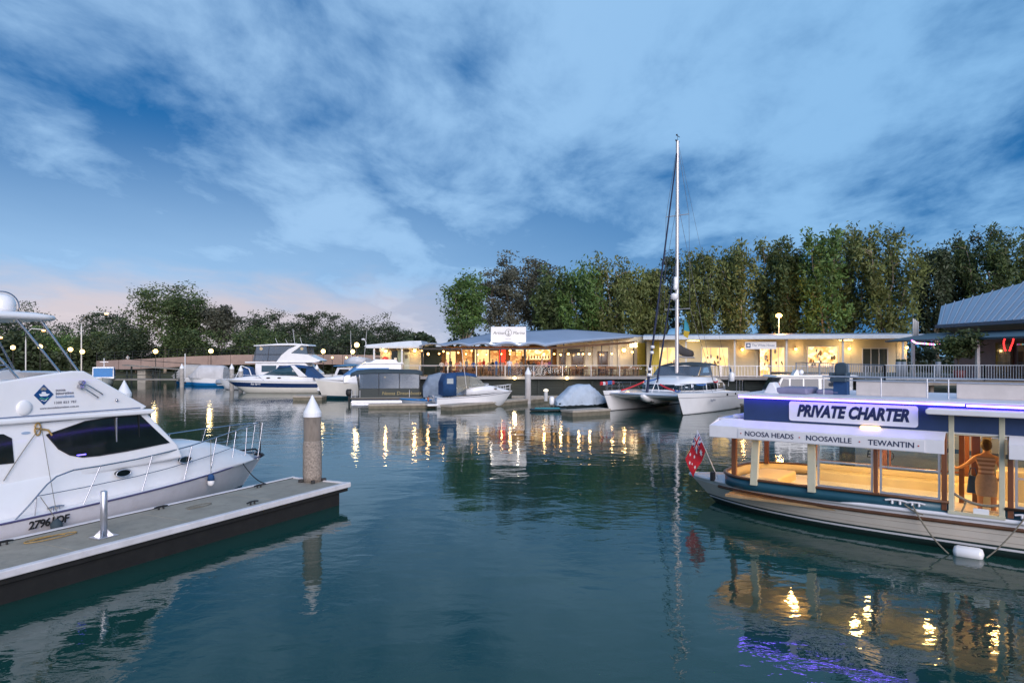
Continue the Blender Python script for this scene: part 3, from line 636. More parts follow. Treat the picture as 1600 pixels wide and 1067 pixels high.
# roof awnings: vertical white fascia with lettering, sloping top
def awn(x0, x1, end=False):
    g = MB(); g.box(x0, x1, -.27, -.235, 2.05, 2.33); o = g.build('awning', whitep, FE, bevel=.008)
    g = MB(); g.add([(x0, -.27, 2.335), (x1, -.27, 2.335), (x1, .0, 2.50), (x0+(.25 if end else 0), .0, 2.50), (x0, -.24, 2.30), (x1, -.24, 2.30), (x1, .0, 2.46), (x0+(.25 if end else 0), .0, 2.46)], [(0,1,2,3),(7,6,5,4),(0,4,5,1),(1,5,6,2),(2,6,7,3),(3,7,4,0)]); g.build('awning_top', whitep, o); return o
aw = awn(-6.74, -1.70, True); awn(-.62, XE)
g = MB(); g.box(-6.74, -6.705, -.235, BW+.235, 2.05, 2.33); ae = g.build('awning', whitep, FE, bevel=.008)
g = MB(); g.add([(-6.74, -.27, 2.335), (-6.74, BW+.27, 2.335), (-6.60, BW, 2.50), (-6.60, 0, 2.50), (-6.72, -.24, 2.30), (-6.72, BW+.24, 2.30), (-6.58, BW, 2.46), (-6.58, 0, 2.46)], [(0,1,2,3),(7,6,5,4),(0,4,5,1),(1,5,6,2),(2,6,7,3),(3,7,4,0)]); g.build('awning_top', whitep, ae)
g = MB(); g.box(-6.62, XE, -.01, BW+.01, 2.475, 2.515); g.build('lower_roof', whitep, FE)
g = MB(); g.box(-6.0, -2.05, -.285, -.268, 2.07, 2.31); nb = g.build('name_board', M('name_board', (.70, .69, .72), .4, var=.04), aw)
letn = M('letter_navy', (.012, .02, .07), .5); dotr = M('dot_red', (.45, .03, .02), .5)
for s_, x, wd_ in (('NOOSA HEADS', -5.84, 1.14), ('NOOSAVILLE', -4.42, .96), ('TEWANTIN', -3.12, .88)):
    text('lettering', s_, .165, letn, aw, (x, -.287, 2.19), FACE, .002, fit=wd_)
for x in (-5.93, -4.56, -3.29, -2.16):
    g = MB(); g.ball((x, -.287, 2.19), .016, 8, 6); g.build('dot', dotr, aw)
# navy upper fascia with LED strip
for nm, b in (('fascia', (-5.95, XE, -.02, .05, 2.50, 3.07)), ('fascia', (-5.95, XE, BW-.05, BW+.02, 2.50, 3.07)), ('fascia', (-5.95, -5.88, .05, BW-.05, 2.50, 3.07))):
    g = MB(); g.box(*b); g.build(nm, fnavy, FE)
g = MB(); g.box(-6.08, XE, -.14, BW+.08, 3.10, 3.15); g.build('upper_roof', M('roof_lavender_white', (.66, .64, .70), .5), FE, bevel=.015)
for b in ((-6.02, -1.36, -.13, -.085, 3.055, 3.095), (-1.33, XE, -.13, -.085, 3.045, 3.085), (-6.06, -6.02, -.085, BW+.05, 3.055, 3.095)):
    g = MB(); g.box(*b); g.build('light_strip', ledp, FE)
g = MB(); rp = [(p[0], p[2]) for p in []]
def rrect(x0, x1, z0, z1, r, n=4):
    o = []
    for cx_, cz_, a0 in ((x1-r, z1-r, 0), (x0+r, z1-r, 90), (x0+r, z0+r, 180), (x1-r, z0+r, 270)):
        for k in range(n+1): a = R(a0+90*k/n); o.append((cx_+r*math.cos(a), cz_+r*math.sin(a)))
    return o
g.prism(rrect(-4.86, -2.20, 2.55, 3.01, .06), 'y', -.045, -.022); sg = g.build('sign_board', M('sign_lavender', (.74, .73, .80), .35, var=.03), FE)
text('lettering', 'PRIVATE CHARTER', .37, letn, sg, (-4.68, -.047, 2.785), FACE, .019, .28, space=1.02, fit=2.32)
g = MB(); g.prism(rrect(-2.03, .9, 2.87, 2.99, .05), 'y', -.36, .0); g.build('door_canopy', whitep, FE, bevel=.02)
amber = M('amber_lamp', (1, .7, .3), .5, emit=2.6, ecol=(1, .62, .25))
g = MB(); g.prism(rrect(-3.32, -2.92, 2.46, 2.53, .03), 'y', -.10, -.03); g.build('amber_light', amber, FE)
g = MB(); g.box(-6.3, -5.95, .2, .5, 2.53, 2.6); g.build('roof_block', whitep, FE)
# ceiling lamps
for x, y in ((-5.3, 1.7), (-3.6, .9), (-3.6, 2.4), (-1.0, 2.2), (-2.2, 1.7), (1.5, 1.7), (4.0, 1.7)):
    g = MB(); g.lathe([(.09, 0), (.085, -.03), (.05, -.05), (.01, -.055)], (x, y, 2.44), 14); ob = g.build('cabin_light', warmbulb, FE)
    lamp('cabin_lamp', (x, y, 2.32), 62, (1, .56, .18), .1, FE)
# rub strip, ropes and fenders
cleat(FE, -2.62, -.02, .86, 1.5, 0, whitep); cleat(FE, -2.25, -.02, .86, 1.3, 0, whitep); cleat(FE, -.35, -.02, .86, 1.3, 0, whitep)
g = MB(); g.tube(bar_arc((-2.3, -.06, .88), (-1.62, -.30, .02), .10), .016, 6); g.tube(bar_arc((-2.45, -.06, .88), (-2.1, -.1, .72), .03), .016, 6); g.build('mooring_rope', rope_m, FE)
g = MB(); g.tube(bar_arc((-.38, -.06, .88), (-.98, -.28, .05), .06), .014, 6); g.build('mooring_rope', rope_m, FE)
g = MB(); g.tube(bar_arc((-1.56, .0, 1.22), (-.76, .0, 1.08), .10, 14), .028, 8); g.tube(bar_arc((-1.35, .0, 1.08), (-1.42, .0, .86), .02), .02, 6); br = g.build('barrier_rope', rope_m, FE)
g = MB(); g.box(-1.22, -.95, -.035, -.028, .86, .97); g.build('notice', gel, br)
fd = MB(); fd.lathe([(.02, 0), (.11, .03), (.135, .09), (.135, .45), (.11, .51), (.02, .54)], n=16); fo = fd.build('fender', gel, FE, (-1.02, -.20, .07), (0, R(-90), 0))
# upper deck: railing, cream panels, hatches, helm seat
for a, b in ((-3.62, -2.14), (-1.60, .6), (1.2, 3.2)):
    g = MB(); g.box(a, b, 1.0, 1.06, 3.15, 3.48); g.build('deck_locker_panel', M('locker_cream', (.62, .56, .52), .5), FE, bevel=.01)
for zz, yy in ((3.50, .98), (3.60, .5)):
    g = MB(); g.cyl((-4.25, yy, zz), (XE, yy, zz), .016, n=6); g.build('upper_rail', alu, FE)
for x in (-4.22, -3.0, -2.1, -1.7, .4, 2, 4):
    g = MB(); g.cyl((x, .5, 3.14), (x, .5, 3.60), .014, n=6); g.build('rail_post', alu, FE)
hatch = M('grey_mauve_cover', (.20, .19, .30), .6, var=.15)
g = MB(); g.box(-5.35, -4.6, .5, 1.6, 3.14, 3.30); g.build('roof_hatch', hatch, FE, bevel=.05)
g = MB(); g.box(-4.5, -3.95, .9, 1.7, 3.14, 3.26); g.build('roof_hatch', hatch, FE, bevel=.05)
g = MB(); g.prism([(-5.65, 3.14), (-5.25, 3.14), (-5.40, 3.42), (-5.50, 3.42)], 'y', .5, .9); g.build('roof_vent', whitep, FE, bevel=.03)
g = MB(); g.tube([(-5.78, 1.5, 3.14), (-5.78, 1.5, 3.36), (-5.55, 1.5, 3.36), (-5.55, 1.5, 3.14)], .018, 6); g.build('boarding_hoop', M('hoop_orange', (.5, .2, .12), .5), FE)
seatm = M('helm_vinyl', (.035, .06, .085), .5, var=.15)
g = MB(); g.prism(rrect(-4.14, -3.84, 3.50, 3.92, .10), 'y', 1.20, 1.30); hs = g.build('helm_seat', seatm, FE, bevel=.03)
g = MB(); g.box(-4.16, -3.80, .80, 1.22, 3.46, 3.56); g.box(-4.18, -4.12, .8, 1.2, 3.56, 3.68); g.box(-3.84, -3.78, .8, 1.2, 3.56, 3.68); g.build('seat_cushion', seatm, hs, bevel=.02)
g = MB(); g.box(-4.10, -3.80, .9, 1.2, 3.14, 3.46); g.build('seat_pedestal', navycloth, hs)
# bollard and flag staff on foredeck
g = MB(); g.box(-7.22, -7.10, .95, 1.07, .70, .95); g.build('mooring_bitt', dkmetal, FE, bevel=.02)
stf0, stf1 = Vector((-7.1, 1.25, .72)), Vector((-7.75, 1.35, 2.0))
g = MB(); g.cyl(stf0, stf1, .014, .010, n=8); st = g.build('flag_staff', alu, FE)
ensr = M('ensign_red', (.55, .012, .025), .8, var=.15, scale=6); ensb = M('ensign_blue', (.02, .025, .16), .8); ensw = M('ensign_white', (.75, .74, .74), .8)
sdv = (stf1-stf0).normalized()
def flagp(a, b, off=0.0):    # a across fly 0..1, b down hoist 0..1
    p = stf1-sdv*(.04+b*.56)
    x = a*.62; q = p+Vector((-x*.50+.0, -.10*a-.055*math.sin(a*7+b*2)*max(a, 0)**.5+off, -x*1.25-.03*math.sin(a*6)*b)); return q
def flagquad(g, a0, a1, b0, b1, off, mi, n=6):
    for s_ in (1, -1):
        for i in range(n):
            for j in range(n):
                aa = [a0+(a1-a0)*(i+k)/n for k in (0, 1)]; bb = [b0+(b1-b0)*(j+k)/n for k in (0, 1)]
                g.add([flagp(aa[0], bb[0], s_*off), flagp(aa[1], bb[0], s_*off), flagp(aa[1], bb[1], s_*off), flagp(aa[0], bb[1], s_*off)], [(0, 1, 2, 3)], mi, True)
def flagline(g, a0, b0, a1, b1, w, off, mi, n=5):
    dx_, dy_ = a1-a0, (b1-b0)*.6; L_ = math.hypot(dx_, dy_); px, py = -dy_/L_*w, dx_/L_*w/.6
    for s_ in (1, -1):
        for i in range(n):
            q = [(a0+(a1-a0)*(i+k)/n, b0+(b1-b0)*(i+k)/n) for k in (0, 1)]
            g.add([flagp(q[0][0]-px, q[0][1]-py, s_*off), flagp(q[1][0]-px, q[1][1]-py, s_*off), flagp(q[1][0]+px, q[1][1]+py, s_*off), flagp(q[0][0]+px, q[0][1]+py, s_*off)], [(0, 1, 2, 3)], mi)
g = MB(); flagquad(g, 0, 1, 0, 1, .001, 0, 10); fl = g.build('ensign', [ensr], FE, recalc=False)
g = MB(); flagquad(g, 0, .46, 0, .5, .003, 0, 6)
for l_ in ((0, 0, .46, .5), (0, .5, .46, 0)): flagline(g, *l_, .030, .0045, 1)
flagline(g, .23, 0, .23, .5, .045, .006, 1); flagline(g, 0, .25, .46, .25, .045, .006, 1)
flagline(g, .23, 0, .23, .5, .026, .0075, 2); flagline(g, 0, .25, .46, .25, .026, .0075, 2); g.build('ensign_canton', [ensb, ensw, ensr], fl, recalc=False)
for a, b, r_ in ((.23, .76, .10), (.75, .85, .055), (.62, .47, .055), (.75, .15, .055), (.88, .40, .055), (.81, .58, .035)):
    g = MB()
    for s_ in (1, -1):
        pts = [flagp(a+(r_ if k % 2 == 0 else r_*.48)*math.cos(k*math.pi/7), b+(r_ if k % 2 == 0 else r_*.48)*1.6*math.sin(k*math.pi/7), s_*.005) for k in range(14)]
        g.add(pts+[flagp(a, b, s_*.005)], [(k, (k+1) % 14, 14) for k in range(14)])
    g.build('ensign_star', ensw, fl, recalc=False)

# the pile that stands behind the ferry, seen through its windows
pile('mooring_pile', 'dark green pile standing between the ferry and the moored white boat', 9.28, 18.9, 2.9, .2, M('pile_green', (.06, .07, .04), .8, var=.3, scale=3), False, band=False, group='mooring piles')
# white boat with registration behind the ferry
RB = thing('moored_launch', 'white boat with a blue stripe and registration numbers seen through the ferry windows', 'boat', M2*22.6+E2*5.5, math.atan2(-E2.y, -E2.x))
hb = Hull(10.8, 2.4, 1.85, 2.1, rake=.9, entry=.4, full=2.2, draft=.3)
hwb = M('launch_white', (.70, .74, .78), .3, var=.05)
hb.mesh('hull', RB, [1, .80, .74, .05], [hwb, M('launch_blue', (.03, .12, .3), .4), deckw], [0, 1, 0, 0], deckmi=2)
text('registration', 'E9800', .30, black, RB, (9.6, 1.02, 1.28), (R(90), 0, R(180-13)), .0, .1)
c_, w_ = cabin(RB, 'cabin', [(2, 1.7), (2, 2.6), (5.5, 2.65), (6.6, 1.85)], .95, .8, 1.7, 2.65, gel); sidepanes(RB, 'window', [(2.4, 2.05), (2.4, 2.4), (5.3, 2.45), (5.8, 2.05)], w_, dkglass)
# cabin launch farther back, its wheelhouse shows above the ferry roof
CL = thing('cabin_launch', 'white launch whose wheelhouse windows show above the ferry roof', 'boat', (23.6, 44.5, 0), math.pi)
hb = Hull(8.2, 2.9, 1.05, 1.45, rake=.8, entry=.4, full=2.0, draft=.3); hb.mesh('hull', CL, [1, .5, .05], [gel, navy, deckw], [0, 0, 1], deckmi=2)
c_, w_ = cabin(CL, 'cabin', [(1.9, 1.0), (1.9, 2.70), (6.45, 2.70), (6.9, 1.75), (6.95, 1.2)], 1.15, 1.05, 1.0, 2.75, gel, .04)
g = MB(); g.prism([(1.5, 2.70), (6.9, 2.70), (6.75, 2.82), (1.7, 2.84)], 'y', -1.2, 1.2); g.build('cabin_roof', gel, CL, bevel=.04)
lg_ = M('wheelhouse_glass', (.03, .04, .06), .06, var=.1)
for a, b in ((2.3, 3.0), (3.15, 3.9)): sidepanes(CL, 'window', [(a, 1.85), (a, 2.6), (b, 2.6), (b, 1.85)], w_, lg_)
for a, b, c2 in ((4.1, 5.0, 5.0), (5.1, 5.85, 5.9), (5.98, 6.35, 6.68)): sidepanes(CL, 'window', [(a, 1.85), (a, 2.6), (b, 2.6), (c2, 1.85)], w_, lg_)
for a, b in ((-1.0, -.36), (-.32, .32), (.36, 1.0)): quadpane(CL, 'windscreen', [(6.50, a, 2.62), (6.90, a*1.05, 1.84), (6.90, b*1.05, 1.84), (6.50, b, 2.62)], lg_)
g = MB(); g.prism([(5.0, 2.82), (5.35, 2.82), (5.15, 3.15), (5.05, 3.15)], 'y', -.25, .25); g.ball((4.75, 0, 3.0), .16); g.build('roof_gear', gel, CL)
# ================================================================== catamaran
BV = Vector((.779, -.627, 0)); AV = Vector((.627, .779, 0))
cb = Vector((8.93, 47.9, 0))
CA = thing('catamaran', 'white sailing catamaran with a tall bare mast moored before the lit shops', 'boat', cb+AV*11.4, math.atan2(-AV.y, -AV.x))
# local: x forward 0..11.4, +y = port ; BV side (camera right) = local +y?
LY = Vector((-(-AV.y), -AV.x, 0)); sgn = 1 if LY.dot(BV) > 0 else -1
for sd in (1, -1):
    hh = Hull(11.5, 1.9, 1.22, 1.52, rake=.95, entry=.35, full=1.9, flare=.72, draft=.5, tap=.85, sp=1.0)
    o = hh.mesh('hull', CA, [1, .80, .77, .12, .03], [gel, M('cat_stripe', (.28, .27, .30), .4), deckw, M('cat_antifoul', (.10, .10, .11), .6)], [0, 1, 0, 0, 3], deckmi=2, nst=22); o.location = (0, sd*2.9, 0)
    text('lettering', 'Sapphire', .26, M('letter_slate', (.16, .18, .24), .5), o, (8.1, sgn*.925 if sd == sgn else sgn*.925, .93), (R(90), 0, R(180) if sgn > 0 else 0), 0, .15) if sd == sgn else None
    hh.rail(o, .62, .95, .62, .62, 3, .07, .011)
# bridgedeck nacelle with pods
mb = MB(); rings = []
for x, w, zb, zt in ((.8, 2.9, .75, 1.30), (3, 2.9, .72, 1.45), (7.2, 2.9, .72, 1.48), (8.9, 2.85, .85, 1.47), (10.0, 2.8, 1.02, 1.42), (10.7, 2.75, 1.20, 1.36)):
    rings.append([(x, w, zt-.05), (x, w*.5, zt+.03), (x, 0, zt+.06), (x, -w*.5, zt+.03), (x, -w, zt-.05), (x, -w, zb), (x, 0, zb-.05), (x, w, zb)])
mb.loft(rings, True, True, sm=False); mb.build('bridge_deck', gel, CA, bevel=.06)
mb = MB(); mb.loft([[(x, r*math.cos(a), zc+r*.8*math.sin(a)) for a in [2*math.pi*k/12 for k in range(12)]] for x, r, zc in ((7.5, .50, .76), (9.4, .44, .90), (10.6, .34, 1.10), (11.0, .12, 1.24))], True, True); mb.build('nacelle', gel, CA)
g = MB(); g.ball((10.2, .1*sgn, .8), .09); g.ball((10.2, .32*sgn, .78), .08); g.beam((10.1, -.1, .72), (10.15, .5, .76), .08, .08); g.build('anchor', dkmetal, CA)
# coachroof with wraparound windows
rings = []
for x, w, zt in ((1.2, 2.2, 2.15), (3.2, 2.5, 2.48), (5.6, 2.45, 2.52), (7.2, 2.05, 2.30), (8.1, 1.6, 1.95), (8.8, 1.2, 1.50)):
    rings.append([(x, w, 1.36), (x, w*.98, 1.36+(zt-1.36)*.5), (x, w*.86, zt-.08), (x, w*.5, zt+.03), (x, 0, zt+.06), (x, -w*.5, zt+.03), (x, -w*.86, zt-.08), (x, -w*.98, 1.36+(zt-1.36)*.5), (x, -w, 1.36)])
mb = MB(); mb.loft(rings, True, True); mb.build('coachroof', gel, CA)
for sd in (1, -1):
    def cs(x): return np.interp(x, [1.2, 3.2, 5.6, 7.2, 8.1, 8.8], [2.2, 2.5, 2.45, 2.05, 1.6, 1.2])
    for a, b, zt in ((2.0, 3.4, 1.98), (3.6, 5.4, 2.02), (5.6, 6.9, 2.0)):
        g = MB(); ps = []
        for x, z in ((a, 1.52), (b, 1.52), (b, zt), (a, zt)): ps.append((x, sd*(float(cs(x))*(1.0-.03*(z-1.5)/.5)+.02), z))
        quadpane(CA, 'saloon_window', ps, dkglass, .02)
P_f = [(6.95, 2.16, 1.56, 2.0), (7.3, 2.04, 1.56, 2.0), (8.1, 1.66, 1.56, 1.90), (8.55, 1.2, 1.56, 1.88)]
for sd in (1, -1):
    for (xa, ya, za, zb_), (xb, yb, zc_, zd_) in zip(P_f[:-1], P_f[1:]): quadpane(CA, 'front_window', [(xa+.02, sd*(ya+.02), za), (xb-.02, sd*(yb+.02), zc_), (xb-.30, sd*(yb*.93), zd_), (xa-.12, sd*(ya*.94+.03), zb_)], dkglass, .05)
for ya, yb in ((-1.15, -.4), (-.36, .36), (.4, 1.15)): quadpane(CA, 'front_window', [(8.78-abs(ya)*.14, ya, 1.58), (8.78-abs(yb)*.14, yb, 1.58), (8.32-abs(yb)*.14, yb, 1.92), (8.32-abs(ya)*.14, ya, 1.92)], dkglass, .05)
# front beam, pulpit seats with life ring covers, crossbeam
g = MB(); g.cyl((10.75, -2.9, 1.30), (10.75, 2.9, 1.30), .07, n=10); g.build('crossbeam', alu, CA)
cloths = [M('bunting_red', (.55, .03, .04), .8), M('bunting_blue', (.03, .13, .42), .8), M('bunting_white', (.72, .72, .74), .8)]
for i in range(7):
    x = 11.1-i*.33; y = -sgn*(2.9+(.35 if i < 2 else .55)); g = MB(); n = 8
    rr = [[(x+.15*s2, y+.06*math.cos(a), 2.02+.14*math.sin(a)+.02*math.sin(s2*9+i)) for a in [2*math.pi*k/n for k in range(n)]] for s2 in (-1, -.4, .3, 1)]
    g.loft(rr, True, True); g.build('rolled_bunting', cloths[(0, 2, 0, 0, 1, 1, 0)[i]], CA)
for p0, p1, ci in (((9.9, -sgn*2.3, 1.5), (8.4, -sgn*1.2, 2.15), 0), ((8.4, -sgn*1.2, 2.15), (7.9, -sgn*.2, 2.42), 1), ((9.4, sgn*.6, 2.0), (9.7, sgn*1.9, 1.6), 0), ((9.7, sgn*1.9, 1.6), (10.0, sgn*2.4, 1.62), 1), ((7.6, sgn*2.6, 2.0), (6.4, sgn*2.75, 1.98), 1), ((4.9, sgn*2.75, 2.12), (4.2, sgn*2.75, 2.12), 0)):
    g = MB(); g.tube(bar_arc(p0, p1, .05), .06, 6); g.build('bunting', cloths[ci], CA)
for y in (-.35, .35): 
    g = MB(); g.tube([(9.9, y*.4, 1.35), (9.6, y*1.2, 2.35), (9.4, y*1.5, 1.45)], .03, 6); g.build('pulpit_hoop', gel, CA)
# cockpit dodger and bimini
g = MB()
for x, w, z in ():
    pass
rings = []
for x, w, z in ((1.4, 1.75, 3.42), (2.6, 1.85, 3.52), (3.6, 1.85, 3.50), (4.9, 1.75, 3.38)):
    rings.append([(x, w, z-.16), (x, w*.8, z-.03), (x, 0, z+.05), (x, -w*.8, z-.03), (x, -w, z-.16), (x, -w, z-.20), (x, 0, z+.0), (x, w, z-.20)])
g = MB(); g.loft(rings, True, True); g.build('bimini', dkcloth, CA)
for sd in (1, -1):
    for x0, x1 in ((1.5, 1.5), (3.2, 3.2), (4.7, 5.6)):
        g = MB(); g.cyl((x1, sd*1.85, 2.35), (x0, sd*1.72, 3.30), .022, n=6); g.build('bimini_pole', dkmetal, CA)
    quadpane(CA, 'dodger_side', [(4.8, sd*1.75, 3.25), (3.3, sd*1.80, 3.34), (3.3, sd*2.0, 2.55), (5.6, sd*1.95, 2.55)], smokeg, .008)
quadpane(CA, 'dodger_front', [(4.85, 1.72, 3.26), (4.85, -1.72, 3.26), (5.75, -1.85, 2.55), (5.75, 1.85, 2.55)], smokeg, .008)
# mast and rigging
MX = 5.4; MT = 20.9
mastm = M('mast_alu', (.60, .56, .55), .35, .5, var=.06)
g = MB(); g.cyl((MX, 0, 2.4), (MX-.12, 0, MT-.3), .155, .12, n=12); ms = g.build('mast', mastm, CA)
g = MB(); g.cyl((MX-.12, 0, MT-.3), (MX-.12, 0, MT+.25), .015, n=6); g.box(MX-.4, MX+.2, -.03, .03, MT-.35, MT-.25); g.beam((MX-.5, 0, MT+.1), (MX+.15, 0, MT+.1), .02, .05); g.ball((MX, 0, MT+.15), .07, 8, 6); g.build('masthead_gear', dkmetal, ms)
for z, w in ((7.6, 1.05), (14.8, .95)):
    g = MB(); g.cyl((MX-.05, -w, z+.05), (MX-.05, w, z+.05), .035, n=6); g.build('spreader', mastm, ms)
g = MB(); g.lathe([(.10, -.35), (.28, -.32), (.30, 0), (.26, .10), (.05, .14)], (MX+.42, 0, 8.7), 16); g.build('radar_dome', gel, ms)
g = MB(); g.box(MX+.1, MX+.5, -.05, .05, 8.3, 8.36); g.lathe([(.16, 0), (.18, .2), (.15, .5), (.14, .9), (.1, 1.0)], (MX+.22, 0, 9.1), 12); g.build('radar_reflector', gel, ms)
for y0 in (-2.9, 2.9):
    for pts in ([(MX-.6, y0, 1.4), (MX-.05, .36*y0 if False else (1.05 if y0 > 0 else -1.05), 7.65), (MX-.1, (.95 if y0 > 0 else -.95), 14.85), (MX-.12, 0, MT-.5)], [(MX-.4, y0, 1.4), (MX-.12, 0, 16)],):
        g = MB(); g.tube(pts, .015, 4); g.build('shroud', M('rig_wire', (.10, .10, .11), .5), ms)
g = MB(); g.tube([(MX-.25, 0, MT-.4), (1.0, -sgn*-2.4, 2.0)], .012, 4); g.build('backstay', M('rig_wire'), ms)
g = MB(); g.tube([(10.25, 0, 1.45), (9.85, 0, 3.1), (MX-.05, 0, MT-1.2)], .11, 8, r1=.05); fo_ = g.build('furled_headsail', M('furled_sail_navy', (.012, .018, .05), .8, var=.3, scale=8), CA)
g = MB()
for z0 in (2.6, 3.0, 4.2, 4.6): 
    k = (z0-1.45)/(MT-1.2-1.45); xx_ = 10.25+(MX-.05-10.25)*k; g.lathe([(.14, 0), (.15, .12), (.13, .2)], (xx_, 0, z0), 8)
g.build('sail_tie', gel, fo_)
g = MB(); g.tube([(8.7, 0, 2.1), (MX+.1, 0, 11.5)], .085, 7, r1=.03); g.build('inner_furled_sail', M('furled_sail_navy'), CA)
# boom with stowed sail
g = MB(); g.tube([(MX-.2, 0, 4.0), (4.0, 0, 3.95), (2.2, 0, 3.92)], .07, 8); bo = g.build('boom', mastm, CA)
rings = []
for x, r_, z in ((5.25, .18, 4.9), (5.0, .30, 4.6), (4.4, .30, 4.42), (3.5, .26, 4.30), (2.5, .18, 4.22)):
    rings.append([(x, r_*.6*math.cos(a), z+r_*1.25*math.sin(a)) for a in [2*math.pi*k/10 for k in range(10)]])
g = MB(); g.loft(rings, True, True); g.build('sail_bag', M('sail_bag_grey', (.06, .055, .055), .85), bo)
# stern gear
for y in (-2.9, 2.9):
    g = MB()
    for q in (.2, .8, 1.5): g.cyl((q, y+.3*sgn, 1.2), (q, y+.3*sgn, 2.1), .02, n=6)
    g.tube([(.2, y+.3*sgn, 2.1), (1.5, y+.3*sgn, 2.1)], .02, 6); g.build('stern_rail', steel, CA)
g = MB(); g.lathe([(.1, 0), (.22, .05), (.22, .6), (.1, .75)], (.4, sgn*2.4, 2.0), 12); g.build('stowed_raft', gel, CA)
g = MB(); g.cyl((.1, sgn*2.0, 1.6), (-.1, sgn*2.0, 3.4), .02, n=6); fs = g.build('stern_flag_staff', alu, CA)
g = MB(); g.add([(-.08, sgn*2.0, 3.3), (-.07, sgn*2.05, 2.6), (-.3, sgn*2.12, 2.3), (-.32, sgn*2.1, 2.9)], [(0, 1, 2, 3)]); g.build('stern_flag', navycloth, fs)
g = MB(); g.add([(MX-.2, sgn*.55, 6.9), (MX-.2, sgn*.85, 6.5), (MX-.25, sgn*.95, 5.9), (MX-.2, sgn*.5, 6.0)], [(0, 1, 2, 3)]); g.build('courtesy_flag', M('flag_teal', (.05, .30, .38), .8), ms)
g = MB(); g.add([(MX-.2, sgn*.5, 6.0), (MX-.25, sgn*.95, 5.9), (MX-.22, sgn*.8, 5.4), (MX-.2, sgn*.45, 5.6)], [(0, 1, 2, 3)]); g.build('courtesy_flag', M('flag_yellow', (.55, .38, .04), .8), ms)
for x in (5.0, 3.4):
    g = MB(); g.prism([(x+.09*math.cos(a), 1.20+.08*math.sin(a)) for a in [2*math.pi*k/12 for k in range(12)]], 'y', sgn*3.7, sgn*3.86); g.build('porthole', dkglass, CA)

# ================================================================== smaller craft along the far pontoons
def boat(name, label, X, Y, hd, cat='boat', group=None): return thing(name, label, cat, (X, Y, 0), hd, group)
# --- navy striped sports cruiser
B = boat('sports_cruiser', 'white sports cruiser with a navy hull stripe and wraparound windscreen', -20.9, 75, math.pi)
hh = Hull(10.7, 3.3, 1.30, 1.50, rake=2.3, entry=.35, full=1.9, flare=.85, draft=.4, sp=1.4)
hh.mesh('hull', B, [1, .80, .46, .06], [gel, navy, deckw, gelc], [0, 1, 3, 3], deckmi=2); hh.rubrail('rub_rail', B, gel, .05, .97)
rings = []
for x, w, z in ((.6, 1.4, 1.75), (3.2, 1.45, 1.95), (6.0, 1.35, 1.98), (7.6, 1.1, 1.85), (9.2, .6, 1.65), (10.2, .2, 1.5)):
    rings.append([(x, w, 1.28), (x, w*.9, z-.08), (x, w*.5, z), (x, -w*.5, z), (x, -w*.9, z-.08), (x, -w, 1.28)])
g = MB(); g.loft(rings, True, True); g.build('deck_moulding', gel, B)
lbl = M('tinted_blue_screen', (.03, .07, .10), .05, coat=.5)
rings = []
for x, w, z in ((1.9, 1.25, 2.75), (3.0, 1.28, 2.95), (4.4, 1.15, 2.78), (6.3, .55, 1.98)):
    rings.append([(x, w*1.05, 1.92), (x, w, z-.12), (x, w*.6, z), (x, -w*.6, z), (x, -w, z-.12), (x, -w*1.05, 1.92)])
g = MB(); g.loft(rings, True, True); g.build('windscreen', lbl, B)
g = MB(); g.loft([[(x, w, z-.12), (x, w*.6, z+.03), (x, -w*.6, z+.03), (x, -w, z-.12), (x, -w, z-.18), (x, w, z-.18)] for x, w, z in ((1.2, 1.3, 2.85), (3.0, 1.32, 3.02), (4.5, 1.2, 2.85))], True, True); g.build('bimini', navycloth, B)
g = MB(); g.prism([(1.2, 1.8), (2.1, 1.8), (3.0, 3.0), (2.6, 3.02)], 'y', 1.25, 1.42); g.prism([(1.2, 1.8), (2.1, 1.8), (3.0, 3.0), (2.6, 3.02)], 'y', -1.42, -1.25); g.build('radar_arch', gel, B, bevel=.03)
g = MB(); g.prism([(-.2, 1.5), (1.5, 1.7), (1.3, 2.8)], 'y', -1.25, 1.25); g.build('cockpit_cover', navycloth, B, bevel=.04)
g = MB(); g.box(-1.3, .1, -1.5, 1.5, .25, .42); g.box(-1.0, .1, -1.4, 1.4, .42, .95); g.build('swim_platform', gel, B, bevel=.05)
for x in (4.2, 5.4):
    g = MB(); g.prism([(x+.22*math.cos(a), 1.66+.07*math.sin(a)) for a in [2*math.pi*k/10 for k in range(10)]], 'y', 1.25, 1.40); g.build('porthole', dkglass, B)
hh.rail(B, .55, .97, .45, .5, 5, .15, .018)
text('lettering', 'Sea Spirit', .28, gel, B, (7.2, 1.62, 1.0), (R(90), 0, R(180)), 0, .2)
# --- flybridge cruiser behind it
B = boat('flybridge_cruiser', 'white flybridge cruiser with clear side curtains behind the navy striped boat', -33.2, 85, 0)
hh = Hull(12, 3.9, 1.35, 1.8, rake=1.2, entry=.4, draft=.5); hh.mesh('hull', B, [1, .5, .05], [gel, navy, deckw], [0, 0, 1], deckmi=2)
c_, w_ = cabin(B, 'cabin', [(1.8, 1.3), (1.8, 3.15), (7.8, 3.2), (9.4, 1.9), (9.5, 1.3)], 1.65, 1.55, 1.3, 3.2, gel, .08)
sidepanes(B, 'window', [(2.6, 2.05), (2.6, 2.85), (4.4, 2.85), (4.4, 2.05)], w_, lbl); sidepanes(B, 'window', [(4.7, 2.05), (4.7, 2.85), (7.4, 2.85), (8.3, 2.05)], w_, dkglass)
g = MB(); g.prism([(0.6, 3.15), (0.6, 3.32), (9.0, 3.32), (9.6, 3.2)], 'y', -1.75, 1.75); g.build('flybridge_floor', gel, B, bevel=.05)
